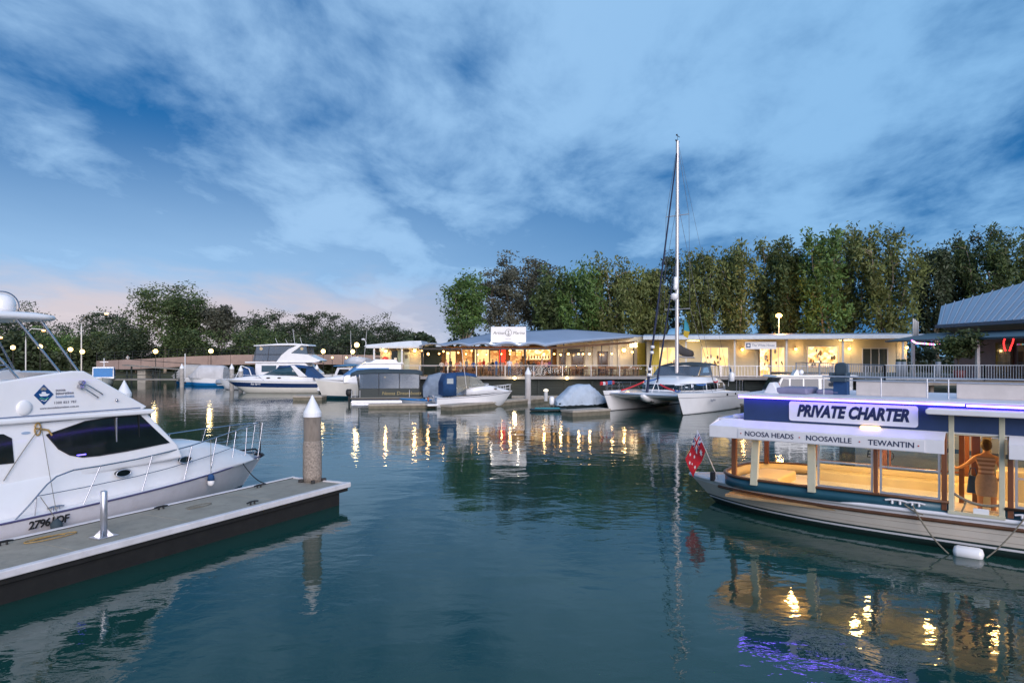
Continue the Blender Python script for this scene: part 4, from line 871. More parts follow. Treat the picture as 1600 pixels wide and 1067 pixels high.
for sd in (1, -1):
    slab([(4.4, 3.3), (5.0, 4.1), (5.9, 4.85), (6.8, 5.25), (7.6, 5.42), (7.0, 4.9), (6.2, 4.35), (8.2, 4.2), (9.8, 3.45), (9.6, 3.3)], sd*1.45, sd*1.62).build('flybridge_wing', gel, B, bevel=.04)
    quadpane(B, 'clear_curtain', [(1.5, sd*1.5, 3.4), (5.0, sd*1.5, 3.4), (6.4, sd*1.45, 5.2), (1.9, sd*1.45, 5.2)], smokeg, .01)
    quadpane(B, 'clear_curtain', [(6.3, sd*1.5, 4.35), (8.2, sd*1.5, 4.2), (8.0, sd*1.4, 5.25), (7.0, sd*1.45, 5.2)], smokeg, .01)
    for x in (1.7, 3.3): g = MB(); g.cyl((x, sd*1.5, 3.3), (x+.2, sd*1.45, 5.25), .035, n=6); g.build('hardtop_post', dkmetal, B)
    g = MB(); g.tube([(1.5, sd*1.55, 4.2), (5.0, sd*1.55, 4.2)], .03, 6); g.build('flybridge_rail', dkmetal, B)
slab([(8.2, 4.2), (9.8, 3.45), (9.6, 3.3), (8.0, 3.3)], -1.45, 1.45).build('flybridge_front', gel, B)
g = MB(); g.prism([(1.6, 5.2), (1.6, 5.32), (4.6, 5.52), (6.6, 5.55), (8.3, 5.4), (8.4, 5.22), (6, 5.3), (3, 5.25)], 'y', -1.6, 1.6); g.build('hardtop', gel, B, bevel=.06)
for x, y, hgt in ((6.0, .5, 1.9), (4.2, -.6, .7), (5.0, .8, .6), (7.2, -.5, .8)): g = MB(); g.cyl((x, y, 5.5), (x-.25, y, 5.5+hgt), .02, n=5); g.build('antenna', gel, B)
for sd in (1, -1):
    g = MB(); g.ball((2.4 if sd > 0 else 7.4, -1.2, 4.9), .19); g.build('cabin_lamp', warmbulb, B)
# --- white boat with the blue windscreen cover
B = boat('cabin_cruiser', 'white cruiser with a bright blue windscreen cover and dark waterline', -10.6, 66.5, heading(-1, -.28))
hh = Hull(8.3, 3.1, 1.35, 1.95, rake=.8, entry=.4, full=2.4, flare=.84, draft=.4)
hh.mesh('hull', B, [1, .9, .17, .1], [gelc, M('boot_teal', (.01, .06, .09), .5), deckw, gel], [3, 0, 1, 1], deckmi=2)
g = MB(); g.loft([[(x, w, 1.4+.06*x), (x, w*.93, z-.06), (x, w*.5, z), (x, -w*.5, z), (x, -w*.93, z-.06), (x, -w, 1.4+.06*x)] for x, w, z in ((3.0, 1.4, 2.15), (5.6, 1.25, 2.2), (7.4, .6, 1.98), (8.0, .25, 1.9))], True, True); g.build('foredeck', gel, B)
c_, w_ = cabin(B, 'cabin', [(.3, 1.3), (.3, 3.25), (4.1, 3.22), (5.7, 2.1), (5.7, 1.5)], 1.45, 1.25, 1.3, 3.3, gel, .08)
quadpane(B, 'windscreen_cover', [(4.55, 1.36, 2.94), (4.55, -1.36, 2.94), (5.62, -1.43, 2.19), (5.62, 1.43, 2.19)], blueplastic, .03)
sidepanes(B, 'side_cover', [(1.5, 2.25), (1.5, 2.9), (4.55, 2.9), (5.5, 2.25)], w_, blueplastic)
g = MB(); g.prism([(.0, 3.25), (4.0, 3.25), (3.6, 3.45), (.2, 3.42)], 'y', -1.3, 1.3); g.build('cabin_roof', gel, B, bevel=.06)
g = MB(); g.prism([(.6, 3.42), (3.2, 3.42), (2.7, 3.72), (.8, 3.68)], 'y', -1.0, 1.0); g.build('upper_console', gel, B, bevel=.05)
# --- fishing boat with blue bimini behind
B = boat('fishing_boat', 'small white fishing boat with a blue bimini and two tall rod antennas', -15.2, 76, math.pi*.9)
hh = Hull(6.4, 2.5, 1.1, 1.5, rake=.8, draft=.3); hh.mesh('hull', B, [1, .5, .05], [gel, navy, deckw], [0, 0, 1], deckmi=2)
c_, w_ = cabin(B, 'cabin', [(2.4, 1.1), (2.4, 2.75), (4.3, 2.75), (4.9, 1.4)], 1.0, .92, 1.1, 2.8, gel, .05); sidepanes(B, 'window', [(2.8, 1.9), (2.8, 2.55), (4.0, 2.55), (4.3, 1.9)], w_, dkglass)
g = MB(); g.prism([(.4, 2.95), (4.6, 2.85), (4.6, 2.95), (2.5, 3.15), (.4, 3.05)], 'y', -1.2, 1.2); g.build('bimini', M('faded_blue_canvas', (.07, .20, .36), .8), B)
g = MB(); g.loft([[(x, w, 3.1), (x, w*.8, z), (x, -w*.8, z), (x, -w, 3.1)] for x, w, z in ((.9, .8, 3.7), (2.4, .9, 3.95), (3.6, .7, 3.6))], True, True); g.build('upper_screen', M('plastic_pale', (.62, .62, .64), .5), B)
for x, y, l_ in ((1.0, .9, -.9), (3.6, -.9, .2)): g = MB(); g.cyl((x, y, 3.0), (x+l_*.5, y, 6.9), .03, .015, n=5); g.build('rod_antenna', gel, B)
for y in (-.9, .9): g = MB(); g.cyl((.8, y, 1.1), (.8, y, 3.0), .03, n=6); g.build('bimini_pole', alu, B)
# --- pontoon hire boat with dark canopy
B = boat('pontoon_boat', 'pontoon hire boat with a charcoal canopy, smoky curtains and gold lettering', -11.0, 60, heading(1, .12))
for y in (-.95, .95): g = MB(); g.cyl((-2.9, y, .05), (2.7, y, .05), .30, n=14); g.cyl((2.7, y, .05), (3.2, y, .2), .30, .08, n=14); g.build('float', alu, B)
g = MB(); g.box(-3.0, 3.1, -1.25, 1.25, .36, .48); g.build('deck', greywood, B, bevel=.02)
for sd in (1, -1): g = MB(); g.box(-2.3, 2.9, sd*1.2-.02, sd*1.2+.02, .48, 1.22); g.build('side_wall', M('pontoon_wall_dark', (.012, .022, .022), .5), B)
g = MB(); g.box(2.86, 2.9, -1.18, 1.18, .48, 1.22); g.box(-2.34, -2.30, -1.18, 1.18, .48, 1.22); g.build('end_wall', M('pontoon_wall_dark'), B)
for sd in (1, -1):
    for a, b in ((-2.25, -.6), (-.6, 1.15), (1.15, 2.85)): quadpane(B, 'curtain', [(a+.03, sd*1.2, 1.24), (b-.03, sd*1.2, 1.24), (b-.03, sd*1.22, 2.52), (a+.03, sd*1.22, 2.52)], smokeg if a < 1 else smokeg, .008)
    for x in (-2.3, -.6, 1.15, 2.88): g = MB(); g.cyl((x, sd*1.2, .48), (x, sd*1.22, 2.6), .03, n=6); g.build('canopy_post', dkmetal, B)
quadpane(B, 'curtain', [(-2.34, -1.15, 1.24), (-2.34, 1.15, 1.24), (-2.55, 1.1, 2.5), (-2.55, -1.1, 2.5)], smokeg, .008)
g = MB(); g.loft([[(x, 1.32, z-.32), (x, 1.2, z-.10), (x, .6, z+.02), (x, -.6, z+.02), (x, -1.2, z-.10), (x, -1.32, z-.32), (x, -1.28, z-.34), (x, 0, z-.12), (x, 1.28, z-.34)] for x, z in ((-3.0, 2.55), (-2.5, 2.78), (-1.2, 2.88), (.8, 2.86), (2.6, 2.80), (3.1, 2.66))], True, True); g.build('canopy', dkcloth, B)
text('lettering', 'Noosa Dreamboats', .42, M('letter_gold', (.35, .27, .10), .5), B, (-.35, -1.235, .82), FACE, .0, .15)
g = MB(); g.loft([[(x, .22*k, z) for x, k in ()] or [(-3.25+.28*math.cos(a)*s_, .2*math.sin(a)*s_, z) for a in [2*math.pi*k/10 for k in range(10)]] for z, s_ in ((.55, .7), (.7, 1), (1.0, 1), (1.15, .6))], True, True); ob = g.build('outboard_motor', black, B)
g = MB(); g.box(-3.32, -3.16, -.05, .05, -.4, .6); g.build('motor_leg', black, ob)
for x in (-2.9, -2.6, -2.2, 2.0): g = MB(); g.cyl((x, -1.22, .48), (x, -1.22, 1.1), .028, n=6); g.build('rail_post', alu, B)
g = MB(); g.ball((-.1, -1.0, 2.2), .07, 8, 6); g.build('canopy_lamp', warmbulb, B)
# --- dinghy
def dinghy(label, X, Y, hd, L_, mat, inner):
    B = boat('dinghy', label, X, Y, hd); hh = Hull(L_, 1.25, .38, .5, rake=.3, entry=.4, full=2.2, flare=.85, draft=.12)
    hh.mesh('hull', B, [1, .5, .05], [mat, inner], [0, 0, 0], nst=12, deck=True, deckmi=1)
    g = MB(); g.tube([hh.top(i/12) for i in range(13)]+[hh.top(1-i/12, -1) for i in range(13)], .05, 6); g.build('gunwale', inner, B); g = MB(); g.box(.4*L_, .5*L_, -.5, .5, .38, .43); g.build('thwart', gel, B); return B
dinghy('small dinghy with a bright blue cover between the pontoon boat and cuddy cruiser', -6.7, 56.5, math.pi*.98, 2.6, M('dinghy_grey', (.42, .45, .5), .4), blueplastic)
# --- grey covered runabout
B = boat('covered_runabout', 'runabout under a draped grey tarpaulin behind the navy canopy boat', -7.6, 59.5, heading(1, .2)); hh = Hull(4.2, 1.9, .7, .9, rake=.5, draft=.25)
hh.mesh('hull', B, [1, .5, .05], [gel, navy], [0, 0, 1], nst=12)
def tarp(parent, pts, mat, seed, name='tarpaulin', amp=.05):
    rings = []; K = 25; n = (len(pts)-1)*5; xs_ = list(range(len(pts)))
    for i in range(n+1):
        q = i/5; x, w, zb, zt = [float(np.interp(q, xs_, [p[c] for p in pts])) for c in range(4)]; ring = []
        for k in range(K):
            a = math.pi*k/(K-1); c, s_ = math.cos(a), max(math.sin(a), 0.0)
            y = w*(abs(c)**.75)*(1 if c > 0 else -1); z = zb+(zt-zb)*s_**.8
            f = amp*(.55*math.sin(k*1.25+i*.83+seed)+.45*math.sin(k*.7-i*1.9+2*seed)+.3*math.sin(k*3.1+i*.5))*(.35+.65*abs(c))
            hem = .02*math.sin(i*1.7+seed)*(1-s_)**3
            ring.append((x+.5*f, y+f*(1 if c > 0 else -1), z+.8*f*s_+hem))
        rings.append(ring)
    g = MB(); g.loft(rings, False, False); g.add(rings[0], [tuple(range(K))], 0); g.add(rings[-1], [tuple(range(K))], 0); return g.build(name, mat, parent)
tarp(B, [(-.2, .95, .5, 1.4), (.3, 1.0, .5, 2.35), (1.3, 1.0, .5, 2.6), (2.0, 1.0, .55, 2.5), (2.6, .9, .6, 1.7), (3.6, .5, .7, 1.1), (4.2, .15, .8, .95)], greycloth, 2)
# --- cuddy cruiser with navy canopy
B = boat('cuddy_cruiser', 'white cuddy cabin boat with a navy canopy, stern to the left', -6.05, 53.6, heading(1, .28))
hh = Hull(6.3, 2.4, .82, 1.25, rake=.9, entry=.45, full=2.1, flare=.85, draft=.3)
hh.mesh('hull', B, [1, .5, .06], [gel, navy, deckw], [0, 0, 0], deckmi=2); hh.rubrail('rub_rail', B, M('grey_rub', (.3, .3, .33), .5), .03, .93)
g = MB(); g.loft([[(x, w, .85+.06*x), (x, w*.92, z-.1), (x, w*.55, z), (x, -w*.55, z), (x, -w*.92, z-.1), (x, -w, .85+.06*x)] for x, w, z in ((2.3, 1.12, 1.5), (3.2, 1.1, 1.78), (4.4, .92, 1.68), (5.4, .5, 1.42), (6.0, .2, 1.28))], True, True); g.build('cuddy', gel, B)
g = MB(); g.loft([[(x, w, .95), (x, w*1.0, z-.2), (x, w*.8, z), (x, -w*.8, z), (x, -w*1.0, z-.2), (x, -w, .95)] for x, w, z in ((.45, 1.1, 2.05), (.7, 1.12, 2.62), (1.5, 1.1, 2.72))], True, True); g.build('canopy', navycloth, B)
g = MB(); g.loft([[(x, 1.1, z-.2), (x, .85, z), (x, -.85, z), (x, -1.1, z-.2), (x, -1.1, z-.24), (x, 1.1, z-.24)] for x, z in ((1.5, 2.72), (2.4, 2.74), (3.1, 2.62))], True, True); g.build('canopy_top', navycloth, B)
for sd in (1, -1):
    quadpane(B, 'clear_curtain', [(1.52, sd*1.1, 1.15), (2.5, sd*1.1, 1.55), (2.5, sd*1.1, 2.48), (1.52, sd*1.1, 2.48)], glass('vinyl_clear', (.8, .8, .75), .12, .08, .25, (.55, .52, .45)), .008)
    quadpane(B, 'clear_curtain', [(2.53, sd*1.1, 1.55), (3.9, sd*.98, 1.72), (3.1, sd*1.05, 2.44), (2.53, sd*1.1, 2.48)], glass('vinyl_clear'), .008)
    quadpane(B, 'canopy_window', [(.75, sd*1.13, 1.9), (1.25, sd*1.13, 1.9), (1.25, sd*1.12, 2.3), (.75, sd*1.12, 2.3)], M('vinyl_grey', (.3, .34, .36), .2), .02)
g = MB(); g.tube([(2.5, -1.1, 1.55), (4.1, -.85, 1.78), (4.3, 0, 1.82), (4.1, .85, 1.78), (2.5, 1.1, 1.55)], .03, 6); g.build('screen_frame', gel, B)
hh.rail(B, .68, .97, .48, .52, 4, .10, .018, gel)
g = MB(); g.box(-.75, .1, -1.05, 1.05, .18, .34); g.build('swim_platform', gel, B, bevel=.04)
g = MB()
for y in (-.75, -.3): g.tube([(-.55, y, .34), (-.55, y, .95), (-.2, y, .98), (-.15, y, .5)], .025, 6)
g.build('boarding_ladder', steel, B)
g = MB(); g.cyl((-.5, .5, .62), (-.42, .5, .62), .19, n=16); g.build('lifebuoy', M('buoy_orange', (.6, .16, .04), .6), B)
g = MB(); g.cyl((2.3, -1.1, 1.5), (1.9, -1.15, 4.6), .018, n=5); g.build('antenna', gel, B)
for x, z in ((3.4, .92), (4.7, 1.45)): g = MB(); g.prism([(x+.14*math.cos(a), z+.06*math.sin(a)) for a in [2*math.pi*k/10 for k in range(10)]], 'y', -1.12 if x < 4 else -.85, -.9 if x < 4 else -.6); g.build('porthole', dkglass, B)
# --- tarp covered boat with paddle board
B = boat('covered_speedboat', 'speedboat shrouded in a crumpled pale grey tarpaulin beside the catamaran', 3.35, 51.5, heading(1, .15)); hh = Hull(4.4, 1.9, .55, .75, rake=.5, draft=.25); hh.mesh('hull', B, [1, .5, .05], [M('hull_dark', (.02, .03, .035), .4), gel], [0, 0, 0], nst=12)
tarp(B, [(-.1, .8, .35, .75), (.35, .95, .35, 1.15), (1.0, 1.0, .38, 1.75), (1.6, 1.0, .4, 1.92), (2.5, .98, .4, 1.90), (2.9, .9, .42, 1.60), (3.5, .75, .5, 1.05), (4.3, .2, .6, .8)], M('pale_tarpaulin', (.40, .47, .56), .75, var=.12, scale=2, bump=.6, bscale=9), 6, amp=.07)
g = MB(); g.loft([[(-.35+.2*math.cos(a)*s_, .15*math.sin(a)*s_, z) for a in [2*math.pi*k/10 for k in range(10)]] for z, s_ in ((.35, .7), (.5, 1), (.85, 1), (1.0, .6))], True, True); ob = g.build('outboard_motor', gel, B); g = MB(); g.box(-.42, -.28, -.05, .05, -.3, .4); g.build('motor_leg', black, ob)
B = boat('paddle_board', 'teal inflatable board floating behind the tarpaulined speedboat', 2.2, 50.3, .05); rings = [[(x, w*math.cos(a), .12+.08*math.sin(a)) for a in [2*math.pi*k/8 for k in range(8)]] for x, w in ((-.9, .1), (-.6, .42), (.3, .55), (1.3, .5), (1.8, .3))]
g = MB(); g.loft(rings, True, True); g.build('board', M('board_rim', (.02, .05, .07), .5), B); g = MB(); g.box(-.5, 1.3, -.35, .35, .19, .225); g.build('deck_pad', M('board_teal', (.03, .32, .36), .6), B, bevel=.02)
# --- left background craft
def coverboat(label, X, Y, hd, L_, top, mat, cov):
    B = boat('covered_boat', label, X, Y, hd); hh = Hull(L_, 2.3, 1.0, 1.3, rake=.7, draft=.3); hh.mesh('hull', B, [1, .42, .05], [gel, mat], [0, 1, 1], nst=12)
    tarp(B, [(.1, 1.1, 1.0, top-.15), (.6, 1.15, 1.0, top), (L_*.6, 1.15, 1.05, top+.05), (L_*.68, 1.1, 1.05, top-.05), (L_*.9, .5, 1.1, 1.6), (L_, .1, 1.2, 1.35)], cov, int(L_*7)); return B
cvw = M('offwhite_cover', (.52, .51, .52), .8, var=.12, scale=1.2); cvg = M('oatmeal_cover', (.42, .40, .38), .8, var=.15, scale=1.2)
coverboat('boat under an oatmeal cover with a blue hull, leftmost below the bridge', -41.6, 94, math.pi, 5.2, 2.75, blueplastic, cvg)
coverboat('boat under a white cover with a blue hull, right of the oatmeal covered boat', -38.0, 91, math.pi, 5.2, 2.75, blueplastic, cvw)
B = boat('inflatable_tender', 'pale grey inflatable tender hauled up behind the white covered boat', -37.6, 88, heading(1, -.2)); rings = [[(x, 1.0*w+.28*math.cos(a), .65+z+.32*math.sin(a)) for a in [2*math.pi*k/8 for k in range(8)]] for x, w, z in ((0, .75, 0), (1.8, .75, .05), (2.6, .45, .2), (2.9, 0, .3))]
g = MB(); g.loft(rings, True, True); g.loft([[(x, -y, z) for x, y, z in r_] for r_ in rings], True, True); g.build('tube', M('tender_grey', (.40, .45, .52), .6), B); g = MB(); g.box(0, 2.3, -.7, .7, .25, .5); g.build('floor', gel, B)
B = boat('walkaround_boat', 'white open boat with a navy folded hood between two grey piles', -30.0, 82, math.pi); hh = Hull(5.2, 2.2, .9, 1.25, rake=.8, draft=.3); hh.mesh('hull', B, [1, .5, .05], [gel, navy, deckw], [0, 0, 1], deckmi=2, nst=14)
tarp(B, [(.9, .9, 1.0, 1.5), (1.2, 1.0, 1.0, 2.7), (2.0, 1.0, 1.0, 2.8), (2.5, .9, 1.0, 1.9)], navycloth, 4, 'folded_hood'); g = MB(); g.tube([(.7, 1.0, 1.0), (1.2, 1.0, 2.5), (2.1, .9, 2.85), (3.0, .9, 1.1)], .07, 8); g.build('screen_hoop', gel, B)
B = boat('small_cabin_boat', 'small white cabin boat with a blue panel cover near the left bank', -55.4, 93, heading(.5, -1)); hh = Hull(5, 2.4, .95, 1.2, rake=.6, draft=.3); hh.mesh('hull', B, [1, .5, .05], [gelc, navy, deckw], [0, 0, 1], deckmi=2, nst=14)
c_, w_ = cabin(B, 'cabin', [(1.0, 1.0), (1.0, 2.55), (3.4, 2.55), (3.5, 1.0)], 1.25, 1.2, 1.0, 2.6, gel, .05)
quadpane(B, 'blue_cover', [(3.55, -1.1, 1.25), (3.55, 1.1, 1.25), (3.48, 1.1, 2.4), (3.48, -1.1, 2.4)], blueplastic, .06); sidepanes(B, 'blue_side_cover', [(1.3, 1.3), (1.3, 2.4), (3.3, 2.4), (3.3, 1.3)], w_, blueplastic)
g = MB(); g.cyl((2, 0, 2.5), (2, 0, 3.7), .05, n=6); g.beam((2, -.5, 3.2), (2, .5, 3.2), .06, .06); g.build('mast', gel, B)
# ================================================================== waterfront buildings
DZ = 2.05
roofm = M('roof_steel_blue', (.34, .42, .53), .45, .3, var=.05, scale=.6)
canvas = M('awning_steel', (.27, .34, .45), .6, var=.06, scale=.5)
creamw = M('cream_wall', (.58, .51, .36), .7, var=.06, scale=1.2)
creamb = M('cream_board', (.52, .48, .36), .7, var=.06, scale=1.2)
dkbeam = M('dark_beam', (.025, .02, .018), .5)
brownp = M('brown_frame', (.10, .05, .025), .5, var=.2)
whitepost = M('white_post', (.62, .61, .60), .5, var=.06)
dkwall = M('dark_timber_wall', (.018, .026, .024), .7, var=.4, scale=1.5, stretch=(.2, 1, 1))
def litmat(name, c1, c2, st, sc=2.0):
    if name in _mats: return _mats[name]
    m = bpy.data.materials.new(name); m.use_nodes = True; t = m.node_tree; n = t.nodes; l = t.links; b = n['Principled BSDF']
    tcn = n.new('ShaderNodeTexCoord'); mp_ = n.new('ShaderNodeMapping'); mp_.inputs['Scale'].default_value = (1, 1, 1); l.new(tcn.outputs['Object'], mp_.inputs[0])
    v = n.new('ShaderNodeTexVoronoi'); v.inputs['Scale'].default_value = sc; l.new(mp_.outputs[0], v.inputs['Vector'])
    ns = n.new('ShaderNodeTexNoise'); ns.inputs['Scale'].default_value = sc*1.5; ns.inputs['Detail'].default_value = 4; l.new(mp_.outputs[0], ns.inputs['Vector'])
    sp = n.new('ShaderNodeSeparateColor'); l.new(v.outputs['Color'], sp.inputs[0])
    mu = n.new('ShaderNodeMath'); mu.operation = 'MULTIPLY'; l.new(sp.outputs[0], mu.inputs[0]); l.new(ns.outputs[0], mu.inputs[1])
    mr = n.new('ShaderNodeMapRange'); l.new(mu.outputs[0], mr.inputs[0]); mr.inputs[1].default_value = .08; mr.inputs[2].default_value = .5
    mx = n.new('ShaderNodeMix'); mx.data_type = 'RGBA'; l.new(mr.outputs[0], mx.inputs[0]); mx.inputs[6].default_value = (*c1, 1); mx.inputs[7].default_value = (*c2, 1)
    l.new(mx.outputs[2], b.inputs['Emission Color']); b.inputs['Emission Strength'].default_value = st; b.inputs['Base Color'].default_value = (.3, .2, .1, 1); b.inputs['Roughness'].default_value = .4
    _mats[name] = m; return m
litshop = litmat('lit_shop_display', (.75, .32, .06), (1, .84, .50), 1.75, 3.0)
litplain = litmat('lit_room', (.9, .55, .18), (1, .78, .38), 1.35, 1.2)
litbar = litmat('lit_bar_shelves', (.55, .16, .02), (1, .60, .18), .95, 3.5)

# ---- boardwalk
bwm = M('boardwalk_timber', (.22, .19, .155), .8, var=.2, scale=1.5, bump=.3)
OV = Vector((13.3, 66.0, 0)); DV = Vector((36.0-13.3, 61.4-66.0, 0)); LV = DV.length; DV.normalize(); NV = Vector((-DV.y, DV.x, 0)); AVg = math.atan2(DV.y, DV.x)
bw = bpy.data.objects.new('boardwalk', None); COL.objects.link(bw); tag(bw, kind='structure')
g = MB(); g.prism([(-14.3, 66), (13.3, 66), (36, 61.4), (37.5, 75), (-14.3, 80)], 'z', DZ-.22, DZ); g.build('deck', bwm, bw)
g = MB(); g.prism([(-14.35, 65.93), (13.3, 65.93), (36.05, 61.33), (36, 61.38), (13.3, 65.98), (-14.35, 65.98)], 'z', DZ-.26, DZ+.02); g.build('edge_board', M('edge_board_grey', (.30, .28, .27), .7), bw)
rw = thing('retaining_wall', 'dark timber retaining wall under the restaurant boardwalk', 'wall', (0, 66.7, 0))
for k in range(8):
    z0 = -.15+k*.245
    g = MB(); g.box(-14, 13.3, -.03-.012*(k % 2), .05, z0, z0+.225); g.build('wall_plank', dkwall, rw)
    g = MB(); a = OV+NV*.75; 
    p0 = Vector((13.35, .03, z0+.112)); p1 = Vector((35.9, -4.62, z0+.112)); g.beam(p0, p1, .08+.02*(k % 2), .225); g.build('wall_plank', dkwall, rw)
for x in [-13+2.6*i for i in range(11)]: g = MB(); g.box(x-.1, x+.1, -.16, -.05, -1, DZ-.23); g.build('wall_post', dkwall, rw)
for i in range(9):
    p = OV+DV*(1.2+2.55*i)+NV*.55; g = MB(); g.cyl((p.x, p.y-66.7, -1), (p.x, p.y-66.7, DZ-.23), .12, n=8); g.build('wall_post', dkwall, rw)
# bright lights fixed under the deck edge
for u, lab in ((804, 'round flood lamp under the boardwalk edge left of the white pile'), (886, 'round flood lamp under the boardwalk edge right of the white pile')):
    p = at(u, 590.5, 65.7); t = thing('flood_lamp', lab, 'lamp', p); g = MB(); g.ball((0, 0, 0), .20, 12, 8, (1, .6, .8)); g.build('bulb', globebulb, t); g = MB(); g.box(-.07, .07, .1, .3, -.05, .12); g.build('bracket', dkmetal, t)
    lamp('flood_light', (0, -.35, -.05), 60, (1, .75, .4), .2, t)

# ---- restaurant pavilion
RS = thing('restaurant', 'open fronted restaurant with warm lights under a wide curved awning roof', 'building', (0, 66, 0))
BY = 7.0      # back wall local y
def rx(u, yl): return (u-800)/F*(66+yl)
def rz_(v, yl): return CZ-(v-HOR)*(66+yl)/F
g = MB(); g.box(rx(690, BY), rx(870, BY), BY, BY+.2, DZ, 5.05); g.build('back_wall', M('ochre_wall', (.34, .16, .05), .7, var=.2, scale=.8), RS)
g = MB(); g.box(rx(870, BY-1)+.0, rx(1012, BY-1), BY-1, BY-.8, DZ, 6.0); g.build('side_wall', creamw, RS)
g = MB(); g.box(rx(660, 5.5)-.2, rx(690, BY), 6.0, 6.2, DZ, 5.0); g.build('screen_wall', M('dark_green_wall', (.02, .035, .03), .7), RS)
# panels on back wall
for u0, u1, v0, v1, mt, nm in ((697, 712, 549, 578, litplain, 'lit_doorway'), (722, 738, 545, 572, litbar, 'lit_shelf'), (742, 764, 546, 572, litplain, 'lit_shelf'), (766, 779, 548, 575, litbar, 'lit_doorway'), (797, 815, 549, 572, litbar, 'lit_shelf'), (806, 818, 546, 556, litshop, 'lit_menu_board'), (822, 860, 546, 562, litshop, 'lit_bar_shelf')):
    x0, x1, z0, z1 = rx(u0, BY), rx(u1, BY), rz_(v1, BY), rz_(v0, BY); g = MB(); g.box(x0, x1, BY-.06, BY-.01, z0, z1); o = g.build(nm, mt, RS)
    g = MB(); w = .06
    for b in ((x0-w, x0, z0, z1), (x1, x1+w, z0, z1), (x0-w, x1+w, z1, z1+w)): g.box(b[0], b[1], BY-.10, BY-.0, b[2], b[3])
    g.build('frame', brownp, o)
redm = M('red_lit_panel', (.8, .05, .02), .5, emit=1.1, ecol=(1, .045, .015))
g = MB(); g.box(rx(780, 6.2), rx(790, 6.2), 6.2, 6.4, rz_(566, 6.2), rz_(545, 6.2)); g.build('red_panel', redm, RS)
g = MB(); g.box(rx(818, 5.2), rx(866, 5.2), 5.2, 5.9, DZ, DZ+1.1); g.build('bar_counter', brownp, RS, bevel=.03)
for i in range(9):
    x = rx(822+4.4*i, 6.7); g = MB(); g.lathe([(.06, 0), (.06, .22), (.02, .30), (.02, .38)], (x, 6.75, rz_(560, 6.7)), 8); g.build('bottle', M('bottle_amber', (.12, .05, .01), .2), RS)
# doors and windows along the cream side wall
SY = BY-1
for u0, u1, v0, v1 in ((874, 884, 551, 583), (893, 912, 549, 584), (934, 950, 549, 584)):
    x0, x1, z0, z1 = rx(u0, SY), rx(u1, SY), DZ, rz_(v0, SY); g = MB(); w = .12
    for b in ((x0, x0+w, z0, z1), (x1-w, x1, z0, z1), (x0, x1, z1-w, z1)): g.box(b[0], b[1], SY-.10, SY-.0, b[2], b[3])
    o = g.build('door', brownp, RS); g = MB(); g.box(x0+w, x1-w, SY-.05, SY-.01, z0, z1-w); g.build('pane', M('door_glass_brown', (.06, .035, .02), .1), o)
for u0, u1 in ((914, 919), (926, 932), (952, 958), (965, 968)):
    g = MB(); g.box(rx(u0, SY), rx(u1, SY), SY-.18, SY, DZ, 5.6); g.build('pilaster', M('pilaster_stone', (.48, .44, .36), .7), RS)
g = MB(); g.box(rx(996, SY-.3), rx(1008, SY-.3), SY-.35, SY-.2, DZ, 5.4); g.build('yellow_panel', M('mustard_panel', (.50, .38, .04), .6), RS)
g = MB(); g.box(rx(886, SY), rx(905, SY), SY-.8, SY-.6, rz_(552, SY), rz_(545, SY)); g.build('hanging_planter', dkbeam, RS)
# awning: heightfield from the front edge up to the ridge
xl, xm, xr = rx(655, 0), rx(852, 0), rx(1006, 7)
nx, ny = 72, 9; V = []
def front(x):
    if x <= xm: return 0.0, 4.98
    k = (x-xm)/(xr-xm); return 7.0*k**1.15, 4.98+1.12*k**.75
def ridge(x):
    k = (x-xl)/(xr-xl); z = np.interp(k, [0, .02, .30, .50, .64, .80, 1.0], [5.08, 5.1, 6.45, 6.70, 6.84, 6.60, 6.15]); return 7.4, float(z)
bays = [xl+(xm-xl)*i/5 for i in range(6)]
for i in range(nx+1):
    x = xl+(xr-xl)*i/nx; fy, fz = front(x); ry, rz2 = ridge(x)
    ph = ((x-xl)/(xm-xl)*5) % 1; arch = .26*math.sin(ph*math.pi) if x < xm else .0
    for j in range(ny+1):
        q = j/ny; V.append((x, fy+(ry-fy)*q, fz+(rz2-fz)*(q**.85)+arch*(1-q)**2.2))
Fq = [(i*(ny+1)+j, (i+1)*(ny+1)+j, (i+1)*(ny+1)+j+1, i*(ny+1)+j+1) for i in range(nx) for j in range(ny)]
g = MB(); g.add(V, Fq, 0, True); aw_ = g.build('awning_roof', canvas, RS); sm_ = aw_.modifiers.new('s', 'SOLIDIFY'); sm_.thickness = .07; sm_.offset = 1
g = MB()
for i in range(nx):
    a, b = V[i*(ny+1)], V[(i+1)*(ny+1)]; g.beam((a[0], a[1]-.03, a[2]-.02), (b[0], b[1]-.03, b[2]-.02), .07, .12)
g.build('awning_edge', M('awning_edge_grey', (.16, .18, .22), .5), aw_)
g = MB(); g.prism([(xm, .1), (xr, 7.0), (xr-.4, 7.0), (xm-.4, .3)], 'z', 5.0, 5.05); 
g = MB(); g.beam((xl, .15, 4.72), (xm+.3, .15, 4.72), .12, .16); g.build('front_beam', dkbeam, RS)
g = MB(); g.beam((xm, .15, 4.74), (xr, 6.6, 5.55), .12, .22); g.build('side_beam', brownp, RS)
g = MB(); g.box(xl+.34*(xr-xl), xr, 7.2, 7.5, 5.0, 6.05); g.build('rear_fascia', M('ceiling_brown', (.12, .07, .04), .7), RS)
for x in [rx(u, .15) for u in (661, 703, 745, 782, 821, 862)]:
    g = MB(); g.box(x-.06, x+.06, .09, .21, DZ, 4.7); g.build('awning_post', dkbeam, RS)
for u, yl in ((881, 1.3), (940, 4.3), (990, 5.9)): g = MB(); x = rx(u, yl); g.box(x-.05, x+.05, yl-.05, yl+.05, DZ, 5.2); g.build('awning_post', dkbeam, RS)
